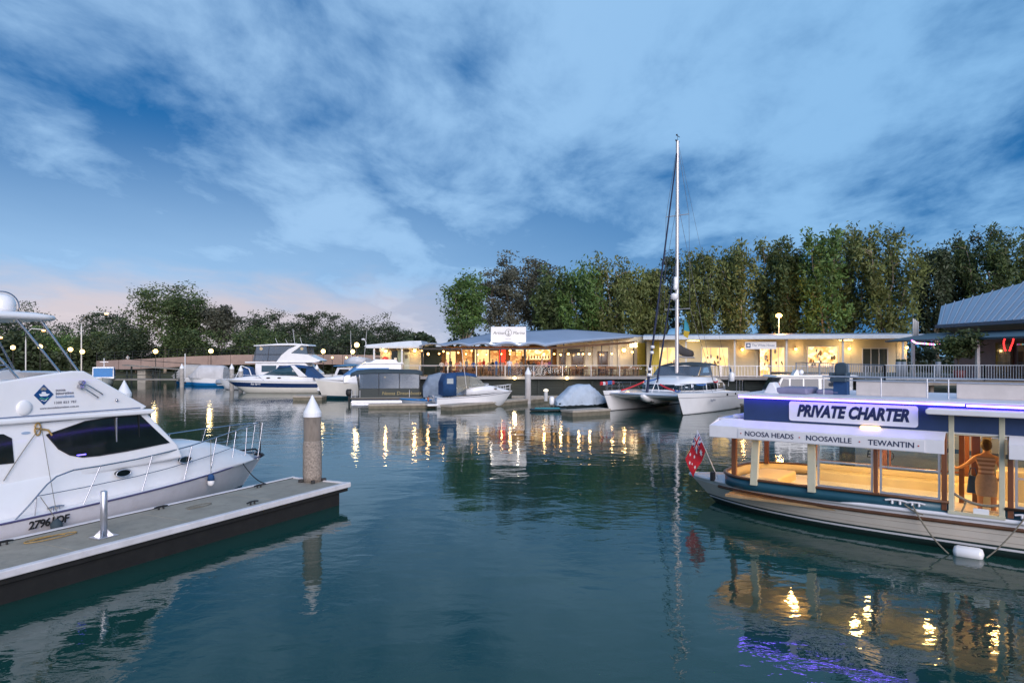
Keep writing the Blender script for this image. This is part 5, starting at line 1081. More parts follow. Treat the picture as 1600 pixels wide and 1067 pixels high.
# name sign on the roof
sx0, sx1, sz0, sz1 = rx(767, .6), rx(822, .6), rz_(535, .6), rz_(510.5, .6)
sb = M('sign_panel_white', (.78, .76, .75), .5, var=.04); RSg = thing('roof_sign', 'white roof sign with an anchor emblem above the restaurant', 'sign', ((sx0+sx1)/2, 66.6, sz0)); ww, hh_ = (sx1-sx0)/2, sz1-sz0
g = MB(); g.box(-ww, ww, 0, .12, 0, hh_); g.build('board', sb, RSg, bevel=.01)
dkt = M('sign_ink', (.10, .09, .09), .6)
text('lettering', 'Artisan', .42, dkt, RSg, (-ww*.88, -.01, hh_*.60), FACE, 0, .25); text('lettering', 'Marina', .42, dkt, RSg, (ww*.24, -.01, hh_*.60), FACE, 0, .25); text('lettering', 'NOOSA', .16, M('sign_ink_pale', (.35, .33, .33), .6), RSg, (0, -.01, hh_*.22), FACE, align='CENTER')
g = MB(); g.tube([(.30*math.cos(a), -.015, hh_*.62+.34*math.sin(a)) for a in [2*math.pi*k/20 for k in range(21)]], .018, 5); g.cyl((0, -.015, hh_*.62-.24), (0, -.015, hh_*.62+.22), .02, n=6); g.tube([(-.15, -.015, hh_*.62-.1), (0, -.015, hh_*.62-.24), (.15, -.015, hh_*.62-.1)], .02, 5); g.beam((-.09, -.015, hh_*.62+.12), (.09, -.015, hh_*.62+.12), .03, .03); g.build('anchor_emblem', dkt, RSg)
g = MB(); g.box(-ww-.4, ww+.3, -.35, .3, -.34, -.26); g.build('sign_shelf', whitepost, RSg)
for x in (-ww*.98, ww*.55): g = MB(); g.box(x-.1, x+.1, -.32, -.2, -.26, -.16); g.build('sign_lamp', warmbulb, RSg); lamp('sign_light', (x, -.5, -.1), 16, (1, .85, .65), .1, RSg)
# lit letters
lets = thing('lit_letters', 'glowing letters as hung on the restaurant cream wall', 'sign', (rx(984, SY-.3), 66+SY-.3, rz_(543, SY))); text('letters', 'as', 1.0, M('letter_glow', (1, .9, .7), .5, emit=5, ecol=(1, .75, .42)), lets, (0, 0, .35), FACE, .03)

# ---- railings: posts, top rail, wire panels
def railing(name, label, pts, hgt, step, mat, pane=None, balus=None, rail_r=.03, group=None, z=DZ):
    t = thing(name, label, 'railing', (pts[0][0], pts[0][1], z), 0, group); o = Vector((pts[0][0], pts[0][1], 0))
    for a, b in zip(pts[:-1], pts[1:]):
        a, b = Vector((*a, 0))-o, Vector((*b, 0))-o; L_ = (b-a).length; n = max(1, round(L_/step))
        g = MB(); g.beam(a+Vector((0, 0, hgt)), b+Vector((0, 0, hgt)), .06, .05); g.build('top_rail', mat, t)
        if balus: g = MB(); g.beam(a+Vector((0, 0, .1)), b+Vector((0, 0, .1)), .05, .05); g.build('bottom_rail', mat, t)
        base_ = None
        for i in range(n+1):
            p = a.lerp(b, i/n); g = MB(); g.box(p.x-.035, p.x+.035, p.y-.035, p.y+.035, 0, hgt); g.build('post', mat, t)
        if pane:
            for i in range(n):
                p, q = a.lerp(b, (i+.04)/n), a.lerp(b, (i+.96)/n); quadpane(t, 'glass_panel', [p+Vector((0, 0, .1)), q+Vector((0, 0, .1)), q+Vector((0, 0, hgt-.06)), p+Vector((0, 0, hgt-.06))], pane, .01)
        if balus:
            nb = int(L_/balus); g = MB(); g.box(-.014, .014, -.014, .014, .11, hgt-.02); b0 = g.build('baluster', mat, t, loc=a.lerp(b, .5/nb))
            for i in range(1, nb):
                c = b0.copy(); COL.objects.link(c); c.location = a.lerp(b, (i+.5)/nb)
    return t
railing('deck_railing', 'glass railing with pale posts along the restaurant deck edge', [(rx(655, .1), 66.1), (13.2, 66.1)], 1.06, 2.62, whitepost, glass('rail_glass', (.88, .9, .88), .05))
vr = railing('verandah_railing', 'thin barred railing along the shop verandah', [(13.5, 66.05), tuple((OV+DV*(LV-.4)+NV*.08)[:2])], 1.05, 3.3, alu, None, .28)

# ---- right hand shops
SH = thing('shop_building', 'long cream shop building with a pale flat verandah roof and lit windows', 'building', OV, AVg)
def sx_(u, yl):
    k = (u-800)/F; return (k*(OV.y+yl*NV.y)-OV.x-yl*NV.x)/(DV.x-k*DV.y)
def sz_(u, v, yl): x = sx_(u, yl); Y = OV.y+x*DV.y+yl*NV.y; return CZ-(v-HOR)*Y/F
WY = 2.8
g = MB(); g.box(-.3, LV+.5, WY, WY+.25, DZ, 5.7); g.build('wall', creamw, SH)
g = MB(); g.prism([(-.55, 5.62), (-.55, 5.98), (8.0, 6.35), (8.0, 5.7), (WY, 5.66)], 'x', -.6, LV+1.0); g.build('roof', roofm, SH)
g = MB(); g.box(-.6, LV+1.0, -.62, -.56, 5.60, 5.90); g.build('gutter', M('gutter_pale', (.52, .56, .60), .4), SH)
g = MB(); g.box(-.5, LV+.9, -.5, WY, 5.585, 5.62); g.build('soffit', M('soffit_cream', (.58, .53, .42), .7), SH)
for u in (1072, 1148, 1229, 1317, 1411): x = sx_(u, .2); g = MB(); g.box(x-.075, x+.075, .12, .27, DZ, 5.58); g.build('verandah_post', whitepost, SH)
def shopwin(u0, v0, u1, v1, mt, panes=3, nm='window', frame=whitepost, items=False):
    x0, x1 = sx_(u0, WY), sx_(u1, WY); z1, z0 = sz_(u0, v0, WY), max(sz_(u0, v1, WY), DZ+.02); g = MB(); w = .09
    g.box(x0-w, x1+w, WY-.10, WY-.0, z1, z1+w); g.box(x0-w, x0, WY-.10, WY, z0, z1); g.box(x1, x1+w, WY-.10, WY, z0, z1)
    for k in range(1, panes): xx = x0+(x1-x0)*k/panes; g.box(xx-.025, xx+.025, WY-.09, WY, z0, z1)
    o = g.build(nm, frame, SH)
    for k in range(panes): a, b = x0+(x1-x0)*k/panes+.03, x0+(x1-x0)*(k+1)/panes-.03; g = MB(); g.box(a, b, WY-.05, WY-.02, z0, z1); g.build('pane', mt, o)
    if items:
        q = random.Random(u0)
        for k in range(items):
            xx = x0+(x1-x0)*q.random()*.94; zz = z0+(z1-z0)*(.08+.8*q.random()); s_ = .08+.12*q.random(); g = MB(); g.ball((xx+.03, WY-.07, zz), s_, 8, 6, (.7, .15, 1.3)); g.build('display_item', M(f'item{k % 3}', ((.45, .25, .09), (.16, .12, .06), (.6, .5, .38))[k % 3], .6), o)
    return o
shopwin(1097, 543, 1138, 572, litplain, 3, items=8); shopwin(1187, 545, 1203, 588, litshop, 1, 'door', brownp, 6); shopwin(1206, 543, 1226, 588, litplain, 2, 'door', items=5); shopwin(1262, 542, 1309, 573, litshop, 1, 'display_window', whitepost, 14); shopwin(1348, 545, 1386, 588, M('dark_slider_glass', (.05, .06, .055), .06), 3, 'sliding_door'); shopwin(1030, 543, 1056, 588, litplain, 2, 'sliding_door', items=4)
g = MB(); g.box(sx_(1018, WY-.2), sx_(1030, WY-.2), WY-.25, WY-.05, DZ, 5.5); g.build('mustard_panel', M('mustard_panel'), SH)
for u in (1180, 1256, 1330, 1402): x = sx_(u, WY); g = MB(); g.box(x-.06, x+.06, WY-.05, WY-.005, DZ, 5.5); g.build('wall_batten', creamb, SH)
x0, x1 = sx_(1164, .0), sx_(1213, .0); z1, z0 = sz_(1164, 534, 0), sz_(1164, 545.5, 0)
SS = thing('shop_sign', 'white hanging sign with a dark square emblem under the verandah roof', 'sign', OV+DV*x0+Vector((0, 0, z0)), AVg); g = MB(); g.box(0, x1-x0, -.06, 0, 0, z1-z0); g.build('board', sb, SS); text('lettering', 'The White House', .34, M('sign_slate', (.10, .14, .24), .6), SS, (.62, -.065, .35), FACE, .0, fit=x1-x0-.78)
g = MB(); g.box(.1, .5, -.07, -.055, .14, .56); e_ = g.build('emblem', M('sign_slate'), SS); g = MB(); g.ball((.3, -.072, .35), .12, 10, 6, (1, .15, 1)); g.build('emblem_star', sb, e_)
# verandah lamps
def wlamp(name, label, p, r, power, mat=warmbulb, group=None, col=(1, .62, .25), cord=0):
    t = thing(name, label, 'lamp', p, 0, group); g = MB(); g.ball((0, 0, 0), r, 10, 8); g.build('bulb', mat, t)
    g = MB(); g.cyl((0, 0, r*.8), (0, 0, r*.8+.1), r*.5, n=8); g.build('fitting', dkmetal, t)
    if cord: g = MB(); g.cyl((0, 0, r), (0, 0, r+cord), .01, n=4); g.build('cord', dkmetal, t)
    if power: lamp('glow', (0, -.3, -.1), power, col, .12, t)
    return t
for u, v, lab in ((1160, 546, 'wall lamp left of the hanging shop sign'), (1243.5, 545.5, 'wall lamp between the shop door and display window'), (1327, 544.5, 'wall lamp right of the display window'), (1417, 543, 'wall lamp beside the right end of the shops')):
    wlamp('wall_lamp', lab, OV+DV*sx_(u, WY-.3)+NV*(WY-.3)+Vector((0, 0, sz_(u, v, WY-.3))), .14, 38)
for u, v, lab in ((1083, 537.5, 'tube light under the verandah roof left of the triple window'), (1322, 535.5, 'tube light under the verandah roof above the sliding door')):
    t = thing('tube_light', lab, 'lamp', OV+DV*sx_(u, 1.4)+NV*1.4+Vector((0, 0, 5.50)), AVg); g = MB(); g.box(-.6, .6, -.06, .06, -.04, .03); g.build('tube', globebulb, t); g = MB(); g.box(-.65, .65, -.09, .09, .03, .08); g.build('batten', whitepost, t); lamp('tube_glow', (0, 0, -.2), 58, (1, .78, .42), .3, t)
# street light above the roof
p = at(1217, 493, 74); t = thing('street_light', 'tall lamp post glowing orange behind the shop roof', 'lamp', (p.x, p.y, 1.3)); g = MB(); g.cyl((0, 0, 0), (0, 0, p.z-1.3), .08, .05, n=8); g.build('pole', whitepost, t); g = MB(); g.ball((0, 0, p.z-1.3), .34, 12, 8, (1, 1, .7)); g.build('lantern', M('sodium_glow', (1, .6, .2), .5, emit=9, ecol=(1, .50, .12)), t); lamp('street_glow', (0, -.5, p.z-1.5), 900, (1, .5, .15), .3, t)
# hanging bulbs in the restaurant
hb_u = [(669, 553), (686, 552.5), (693, 549), (700, 552), (728, 553), (737, 548), (746, 554), (760, 554), (783, 553), (797, 548), (797, 553), (716, 551), (850, 553), (866, 553), (876, 554), (888, 553), (904, 553), (911, 553), (921, 553), (939, 554), (956, 552.5), (988, 550)]
for i, (u, v) in enumerate(hb_u):
    yl = 1.2+(i*1.7) % 3.6; pw = 34 if i % 2 == 0 else 0
    wlamp('hanging_bulb', 'small warm bulb hanging under the restaurant awning', Vector((rx(u, yl), 66+yl, rz_(v, yl))), .10+.03*(i % 3 == 0), pw, group='bulbs hanging in the restaurant', cord=4.7-rz_(v, yl) if yl < 4 else .3)
wlamp('wall_globe', 'large glowing globe on the cream wall left of the lit letters', Vector((rx(975, SY-.4), 66+SY-.4, rz_(547, SY))), .22, 38, globebulb)
lamp_k = [(-6, 4.2), (-2.5, 4.6), (1.0, 4.4), (4.0, 4.2)]

# ---- kiosk at the left end
KS = thing('kiosk', 'small cream kiosk with a thin white verandah roof at the left end of the boardwalk', 'building', (0, 68, 0))
def kx(u, yl=2.0): return (u-800)/F*(68+yl)
def kz(v, yl=2.0): return CZ-(v-HOR)*(68+yl)/F
g = MB(); n_ = 46; x0, x1 = kx(594), kx(658)
for i in range(n_): a = x0+(x1-x0)*i/n_; g.box(a, a+(x1-x0)/n_*.55, 1.955, 2.0, DZ, 5.2)
g.box(x0, x1, 2.0, 2.15, DZ, 5.2); g.build('wall', creamb, KS)
g = MB(); g.prism([(kx(572, 0), 4.98), (kx(575, 0), 5.12), (kx(640, 0), 5.50), (kx(660, 0), 5.52), (kx(662, 0), 5.0)], 'y', -1.0, 4.0); g.build('roof', M('roof_white_blue', (.55, .60, .66), .45, .2), KS)
g = MB(); g.box(kx(572, -1), kx(660, -1), -1.06, -1.0, 4.80, 5.0); g.build('fascia', whitepost, KS)
for u in (584.5, 628): g = MB(); x = kx(u, -.8); g.box(x-.08, x+.08, -.85, -.7, DZ, 4.85); g.build('post', whitepost, KS)
for u0, u1, v0, mt in ((612, 621, 548, dkglass), (622, 630, 548, M('door_mint', (.22, .32, .28), .5)), (632, 640, 549, M('door_pale_green', (.40, .46, .40), .5))):
    g = MB(); g.box(kx(u0), kx(u1), 1.90, 1.95, DZ, kz(v0)); g.build('door', mt, KS)
for u0, u1, v0, v1, mt in ((616, 620, 559, 564, gel), (633, 637, 554, 560, dkt), (593, 605, 543, 549, M('sign_blue_white', (.45, .55, .65), .5)), (607, 619, 543, 548.5, dkbeam), (631, 639, 546, 550, dkbeam), (587, 593, 543, 551, dkbeam)):
    g = MB(); g.box(kx(u0, 1.8), kx(u1, 1.8), 1.75, 1.85, kz(v1, 1.8), kz(v0, 1.8)); g.build('notice_board', mt, KS)
g = MB(); g.cyl((kx(602, 1.7), 1.55, kz(561.5)), (kx(602, 1.7), 1.9, kz(561.5)), .30, n=16); g.build('fire_hose_reel', M('fire_red', (.42, .02, .015), .4), KS)
wlamp('kiosk_lamp', 'wall lamp glowing beside the red hose reel on the kiosk', Vector((kx(603, 1.6), 69.6, kz(548.5, 1.6))), .15, 70)
wlamp('kiosk_lamp', 'large wall lamp on the right end of the kiosk', Vector((kx(648, 1.6), 69.6, kz(547.5, 1.6))), .18, 70)
wlamp('kiosk_lamp', 'tiny lamp at the corner between kiosk and restaurant', Vector((kx(659, .6), 68.6, kz(548, .6))), .08, 0)
railing('kiosk_railing', 'slim pale railing in front of the kiosk', [(kx(560, -1.7), 66.2), (kx(657, -1.7), 66.2)], 1.06, 2.0, whitepost, None, None)
bl = thing('bank_steps', 'low tan brick steps on the bank left of the kiosk', 'steps', (-13.9, 72, 0)); 
for k in range(5): g = MB(); g.box(-1.8+.25*k, 1.4, .4*k, .4*k+.42, .9, 2.2+.42*k); g.build('step', M('tan_brick', (.34, .24, .19), .8, var=.2), bl)

# ---- right end: restaurant house with big roof, wharf deck and railing
HS = thing('wharf_house', 'house with a large sloping blue steel roof at the right edge', 'building', (31, 43, 0))
A, Bp, C, D = Vector((29.9, 48, 6.18)), Vector((30.9, 33, 6.18)), Vector((37.6, 42, 10.3)), Vector((32.7, 52, 7.85)); o3 = Vector((31, 43, 0))
rb = Vector((44, 52, 6.2)); rf = Vector((44, 33, 6.2))
g = MB(); P_ = [p-o3 for p in (A, Bp, C, D, rb, rf)]; g.add(P_, [(0, 1, 2), (0, 2, 3), (3, 2, 4), (2, 1, 5), (2, 5, 4)]); ro_ = g.build('roof', roofm, HS); s5 = ro_.modifiers.new('s', 'SOLIDIFY'); s5.thickness = .08
for i in range(26):
    k = (i+.5)/26; e = A.lerp(Bp, k); 
    tp = D.lerp(C, min(1, k*1.55)) if k < .64 else C.lerp(Bp, (k-.64)/.36*.999); g = MB(); g.beam(e-o3+Vector((0, 0, .07)), tp-o3+Vector((0, 0, .07)), .05, .06); g.build('roof_rib', roofm, ro_)
g = MB(); g.beam(A-o3+Vector((-.05, .1, -.06)), Bp-o3+Vector((-.05, 0, -.06)), .12, .22); g.build('gutter', M('gutter_blue', (.05, .10, .16), .4), HS)
g = MB(); g.add([A-o3+Vector((.1, 0, -.1)), Bp-o3+Vector((.1, 0, -.1)), Bp-o3+Vector((1.4, 0, -.55)), A-o3+Vector((1.4, 0, -.55))], [(0, 1, 2, 3)]); g.build('eave_soffit', creamb, HS)
wl = M('mauve_wall', (.30, .24, .25), .7, var=.08); g = MB(); g.add([Vector((31.3, 48.2, 2.6))-o3, Vector((32.2, 33, 2.6))-o3, Vector((32.2, 33, 5.7))-o3, Vector((31.3, 48.2, 5.7))-o3], [(0, 1, 2, 3)]); wo_ = g.build('wall', wl, HS); s6 = wo_.modifiers.new('s', 'SOLIDIFY'); s6.thickness = .2
g = MB(); g.box(.3, 12.5, 5.0, 5.3, 2.6, 6.1); g.build('end_wall', wl, HS)
g = MB(); g.add([Vector(p)-o3 for p in ((27.6, 50.5, 5.05), (28.6, 36, 5.05), (31.4, 34, 5.55), (30.9, 50.5, 5.6))], [(0, 1, 2, 3)]); ca = g.build('canopy', M('canopy_dark_blue', (.05, .09, .12), .5), HS); s7 = ca.modifiers.new('s', 'SOLIDIFY'); s7.thickness = .12
for y, x in ((43.6, 31.52), (41.9, 31.62), (40.2, 31.72)): g = MB(); g.box(x-.12-31, x-.03-31, y-.75-43, y+.75-43, 2.7, 4.95); w1 = g.build('glazed_door', brownp, HS); g = MB(); g.box(x-.15-31, x-.11-31, y-.65-43, y+.65-43, 2.8, 4.85); g.build('pane', dkglass, w1)
for x, y in ((27.9, 47.5), (28.3, 41.5)): g = MB(); g.box(x-.09-31, x+.09-31, y-.09-43, y+.09-43, 2.6, 5.1); g.build('canopy_post', whitepost, HS)
g = MB()
for k in range(4): p = at(1427+2.4*k, 511, 52); g.box(p.x-31, p.x-31+.08, p.y-43, p.y-43+.1, 5.4, 6.9-.08*k)
g.build('flue_pipes', whitepost, HS)
WD = bpy.data.objects.new('wharf_deck', None); COL.objects.link(WD); tag(WD, kind='structure')
g = MB(); g.prism([(21.7, 40), (36, 38.2), (36, 60), (23.5, 62)], 'z', 2.35, 2.6); g.build('deck', bwm, WD)
for i in range(6): g = MB(); x = 22.2+2.5*i; g.cyl((x, 40.5-.13*i*2.5*.8, -1), (x, 40.5-.13*i*2.5*.8, 2.35), .15, n=8); g.build('wharf_pile', pilewood, WD)
railing('wharf_railing', 'grey barred balcony railing of the wharf above the ferry', [(21.9, 40.1), (27.3, 39.45), (33, 38.75)], .92, 2.7, M('rail_blue_grey', (.30, .34, .40), .5), None, .145, z=2.6)
railing('wharf_railing', 'shorter side railing running back from the wharf corner', [(21.9, 40.1), (23.3, 56)], .92, 2.7, M('rail_blue_grey'), None, .35, z=2.6)
# potted shrub, planters, fairy lights
pot = M('pot_dark', (.03, .035, .03), .6)
for u, v, lab in ((1404, 563, 'first dark planter drum on the wharf railing line'), (1412, 563, 'second dark planter drum on the wharf railing line'), (1466, 564, 'dark planter drum right of the lattice on the wharf')):
    p = at(u, v, 41.2); t = thing('planter', lab, 'planter', (p.x, p.y, 2.6)); g = MB(); g.lathe([(.14, 0), (.15, .5), (.16, 1.1), (.13, 1.12)], n=12); g.build('drum', M('drum_slate', (.16, .19, .23), .5), t); g = MB(); g.ball((0, 0, 1.18), .16, 10, 6, (1, 1, .6)); g.build('plant', M('plant_dark', (.02, .035, .015), .8), t)
def fairy(label, pts, cols, n):
    t = thing('fairy_lights', label, 'light string', pts[0]); o = Vector(pts[0]); P2 = [Vector(p)-o for p in pts]; g = MB(); g.tube(P2, .012, 4); g.build('wire', dkmetal, t); tot = len(P2)-1
    for i in range(n):
        k = i/(n-1)*tot; j = min(int(k), tot-1); p = P2[j].lerp(P2[j+1], k-j); c = cols[i % len(cols)]; g = MB(); g.ball(p+Vector((0, 0, -.05)), .055, 6, 5); g.build('bulb', M('fairy_%d' % (hash(c) % 997), c, .5, emit=3.5, ecol=c), t)
fairy('string of pink and coloured fairy lights under the dark canopy', [at(1425, 531, 46), at(1432, 535, 46), at(1441, 535.5, 46), at(1455, 536.5, 46), at(1470, 537, 46)], [(1, .15, .55), (.9, .5, 1), (1, .2, .8), (.3, .9, .9), (1, .6, .2)], 22)
fairy('left strand of red fairy lights by the glazed doors', [at(1571, 526, 40), at(1568.5, 533, 40), at(1569, 540, 40), at(1571, 546, 40)], [(1, .03, .03)], 8)
fairy('right strand of red fairy lights by the glazed doors', [at(1584, 526, 40), at(1583, 533, 40), at(1580, 540, 40), at(1578, 546, 40)], [(1, .03, .03)], 8)
# ================================================================== bridge, lamps, pontoons, piles
BR = thing('footbridge', 'long low brown concrete bridge crossing behind the moored boats', 'bridge', (-40, 101, 0))
def bx(u, Y=101): return (u-800)/F*Y+40
brm = M('bridge_concrete', (.30, .215, .185), .8, var=.14, scale=.5, dirt=.4, dirtcol=(.14, .11, .1))
prof_t = [(150, 3.25), (220, 3.55), (300, 3.95), (360, 4.15), (450, 4.25), (570, 4.15), (640, 4.0)]
zt = lambda u: float(np.interp(u, [a for a, b in prof_t], [b for a, b in prof_t]))
us = list(range(150, 641, 35))
for a, b in zip(us[:-1], us[1:]):
    g = MB(); xa, xb = bx(a)+.03, bx(b)-.03
    g.add([(xa, 0, zt(a)-1.45), (xb, 0, zt(b)-1.45), (xb, 0, zt(b)), (xa, 0, zt(a)), (xa, .3, zt(a)-1.45), (xb, .3, zt(b)-1.45), (xb, .3, zt(b)), (xa, .3, zt(a))], [(0,1,2,3),(7,6,5,4),(0,4,5,1),(1,5,6,2),(2,6,7,3),(3,7,4,0)]); g.build('parapet_panel', brm, BR)
rings = [[(bx(u), .3, zt(u)-1.5), (bx(u), 5, zt(u)-1.5), (bx(u), 5, zt(u)-.9), (bx(u), .3, zt(u)-.9)] for u in us]; g = MB(); g.loft(rings, True, True, sm=False); g.build('deck', M('bridge_deck', (.10, .09, .085), .9), BR)
for u in (215, 338, 440, 545): g = MB(); g.box(bx(u)-.6, bx(u)+.6, 1.0, 4.5, -1, zt(u)-1.5); g.build('pier', M('pier_concrete', (.42, .38, .33), .8, var=.15), BR)
g = MB()
for u in range(150, 641, 14): g.cyl((bx(u), .15, zt(u)), (bx(u), .15, zt(u)+1.15), .035, n=5)
g.build('fence_posts', dkmetal, BR)['kind'] = 'stuff'
for dz_ in (1.15, .75, .35): g = MB(); g.tube([(bx(u), .15, zt(u)+dz_) for u in us], .03, 4); g.build('fence_rail', dkmetal, BR)
# low jetty under the bridge
JT = thing('low_jetty', 'dark low timber jetty with handrails in front of the bridge', 'jetty', (-45, 92, 0))
g = MB(); g.box(-10.5, 0.5, -1, 1, .75, .95); g.build('deck', greywood, JT)
for x in (-10, -6.5, -3, 0): g = MB(); g.cyl((x, -.7, -1), (x, -.7, 2.0), .12, n=8); g.build('jetty_pile', dkwall, JT)
for a, b in (((-10.5, -1, 2.2), (-4, -1, 2.2)), ((-4, -1, 2.2), (.5, -1, 1.7)), ((-10.5, -1, 1.5), (.5, -1, 1.4))): g = MB(); g.beam(a, b, .06, .08); g.build('handrail', dkwall, JT)
GW = thing('gangway', 'sloping grey gangway rail left of the covered boats', 'gangway', (-48.5, 96, 0)); g = MB(); g.beam((-6, 0, 2.7), (5, 0, 1.9), 1.2, .15); g.build('deck', greywood, GW)
for a, b in (((-6, -.6, 3.6), (5, -.6, 2.8)),): g = MB(); g.beam(a, b, .06, .08); g.build('handrail', dkwall, GW)
for x in (-5, -1, 3): g = MB(); g.cyl((x, 0, -1), (x, 0, 2.2-.07*x), .12, n=8); g.build('leg', dkwall, GW)
# globe lamps
def globe_lamp(label, u, v, Y, zb, r=.30, power=0):
    p = at(u, v, Y); t = thing('globe_lamp', label, 'lamp', (p.x, p.y, zb), 0, 'globe lamps on the bridge and bank'); g = MB(); g.cyl((0, 0, 0), (0, 0, p.z-zb-r), .06, .045, n=8); g.build('pole', dkmetal, t); g = MB(); g.ball((0, 0, p.z-zb), r, 14, 10); g.build('globe', globebulb, t)
    g = MB(); g.lathe([(.05, -r-.12), (.12, -r-.02), (.10, -r*.7)], (0, 0, p.z-zb), 10); g.build('collar', dkmetal, t)
    if power: lamp('globe_glow', (0, -.6, p.z-zb), power, (1, .75, .35), .3, t)
for u, v, lab in ((243, 549, 'globe lamp above the low jetty on the left of the bridge'), (329.5, 548.5, 'globe lamp on the bridge above the white covered boats'), (505, 549, 'globe lamp on the bridge right of the flybridge cruiser'), (551, 549.5, 'smaller globe lamp on the bridge just left of the kiosk')): globe_lamp(lab, u, v, 98, 1.2 if u > 240 else 1.0, .32, 120)
globe_lamp('tall globe lamp nearest the kiosk roof', 557.5, 539, 80, 1.2, .30, 120)
for u, v, lab in ((20, 543, 'leftmost globe lamp on the far bank'), (62.5, 541.5, 'globe lamp on the far bank between the hardtop struts'), (110, 546, 'bright globe lamp on the far bank beyond the windscreen'), (128.5, 549.5, 'small globe lamp beside the tall street light')): globe_lamp(lab, u, v, 112, 1.3, .36, 160)
for u, v in ((519, 558.5), (541, 558.5), (564.5, 560.5), (476, 556.5)):
    p = at(u, v, 84); t = thing('marker_light', 'tiny white marina light behind the fishing boat', 'lamp', (p.x, p.y, 1.0), 0, 'tiny marina lights'); g = MB(); g.cyl((0, 0, 0), (0, 0, p.z-1.0-.1), .03, n=6); g.build('stem', dkmetal, t); g = MB(); g.ball((0, 0, p.z-1.0), .13, 8, 6); g.build('bulb', globebulb, t)
def arm_light(label, u, vb, vt, u2, v2, Y):
    a, b, c = at(u, vb, Y), at(u, vt, Y), at(u2, v2, Y); t = thing('street_light', label, 'lamp', (a.x, a.y, 1.3)); o = Vector((a.x, a.y, 1.3)); m_ = Vector(((b.x*2+c.x)/3, Y, max(b.z, c.z)+.35))
    g = MB(); g.tube([Vector((0, 0, 0)), b-o+Vector((0, 0, -1.2)), b-o, m_-o, c-o+Vector((0, 0, .15))], .11, 6, r1=.09); g.build('pole', whitepost, t); g = MB(); g.loft([[(c.x-o.x+.36*math.cos(q)*s_, .15*math.sin(q)*s_, c.z-o.z+z) for q in [2*math.pi*k/10 for k in range(10)]] for z, s_ in ((-.14, .7), (0, 1), (.12, .6))], True, True); g.build('lantern', M('street_orange', (1, .55, .2), .5, emit=7, ecol=(1, .42, .12)), t)
arm_light('tall curved street light on the left bank', 127, 546, 500, 166, 490, 115)
arm_light('curved street light framed by the cruiser hardtop struts', 40, 545, 522, 68, 516.5, 118)
arm_light('street light at the far left edge behind the cruiser', -18, 545, 535, 1, 527.5, 118)
p = at(572, 531, 69); t = thing('security_camera', 'white camera pole at the kiosk roof corner', 'camera', (p.x, p.y, 4.9)); g = MB(); g.tube([(0, 0, 0), (0, 0, .55), (-.2, 0, .75)], .03, 6); g.build('pole', whitepost, t); g = MB(); g.ball((-.3, 0, .8), .14, 8, 6, (1.5, 1, .8)); g.build('housing', whitepost, t)
# mid-distance pontoons
def pontoon(label, pts, w, z=.42, name='pontoon'):
    a, b = Vector((*pts[0], 0)), Vector((*pts[1], 0)); t = thing(name, label, 'dock', a, heading(b.x-a.x, b.y-a.y)); L_ = (b-a).length
    g = MB(); g.box(0, L_, -w/2, w/2, -.2, z-.12); g.build('float', blackfloat if False else M('float_weathered', (.16, .14, .10), .8, var=.3), t); g = MB(); g.box(-.03, L_+.03, -w/2-.05, w/2+.05, z-.14, z-.03); g.build('waler', M('waler_pale', (.38, .33, .27), .7, var=.2), t)
    n = max(1, int(L_/1.2))
    for i in range(n): g = MB(); g.box(L_*i/n+.01, L_*(i+1)/n-.01, -w/2, w/2, z-.03, z); g.build('deck_panel', M('pontoon_deck', (.40, .34, .28), .8, var=.15), t)
    return t
q0, q1 = onz(697, 633, .4), onz(842, 622, .4); pontoon('finger pontoon in front of the cuddy cabin boat', ((q0.x, q0.y), (q1.x, q1.y+1)), 1.1)
q0, q1 = onz(800, 619, .4), onz(905, 619, .4); pontoon('walkway pontoon along the base of the timber wall', ((q0.x, q0.y), (q1.x+1, q1.y)), 1.6)
q0, q1 = onz(886, 641, .4), onz(945, 638, .4); pontoon('short pontoon end left of the catamaran', ((q0.x, q0.y), (q1.x, q1.y+.2)), 1.2)
q0 = onz(462, 618, .4); pontoon('weathered pontoon end between the navy striped and white cruisers', ((q0.x, q0.y), (q0.x+2.6, q0.y)), 1.6)
q0 = onz(575, 630, .4); pontoon('low pontoon strip in front of the dark canopy boat', ((q0.x, q0.y+.2), (q0.x+5.2, q0.y+1.2)), .7, .34)
q0, q1 = onz(1172, 634, .4), onz(1260, 632, .4); pontoon('pontoon running right from behind the catamaran stern', ((q0.x, q0.y+1.5), (q1.x+3, q1.y)), 1.3)
q0, q1 = onz(1133, 650, .45), onz(1157, 648, .45); pontoon('small grey pontoon box behind the ferry roof corner', ((q0.x, q0.y), (q1.x, q1.y)), 1.0, .45)
def dpile(lab, u, vt, Y, r=.21, body=pilegrey): p = at(u, vt, Y); return pile('mooring_pile', lab, p.x, p.y, p.z, r, body, band=False)
dpile('pale grey pile with a white cone cap before the restaurant deck', 825, 573.5, 58, .25, M('pile_pale', (.46, .43, .41), .8, var=.12))
dpile('grey pile with a white cap beside the oatmeal covered boat', 284, 568, 88, .26); dpile('left grey pile of the pair by the white open boat', 362, 568, 79, .25); dpile('right grey pile of the pair by the white open boat', 376, 571, 77, .25)
dpile('pile cap just visible behind the flybridge cruiser bow', 495, 569, 80, .22)
p = at(853, 610, 55); t = thing('pontoon_bollard_light', 'short white bollard light on the walkway pontoon', 'bollard', (p.x, p.y, .42)); g = MB(); g.cyl((0, 0, 0), (0, 0, .78), .15, n=12); g.build('shaft', whitepost, t); g = MB(); g.lathe([(.20, .78), (.20, .90), (.05, .98)], n=12); g.build('head', M('bollard_head', (.8, .75, .6), .5, emit=1.2, ecol=(1, .85, .6)), t)
for u, v in ((1128, 600),): pass
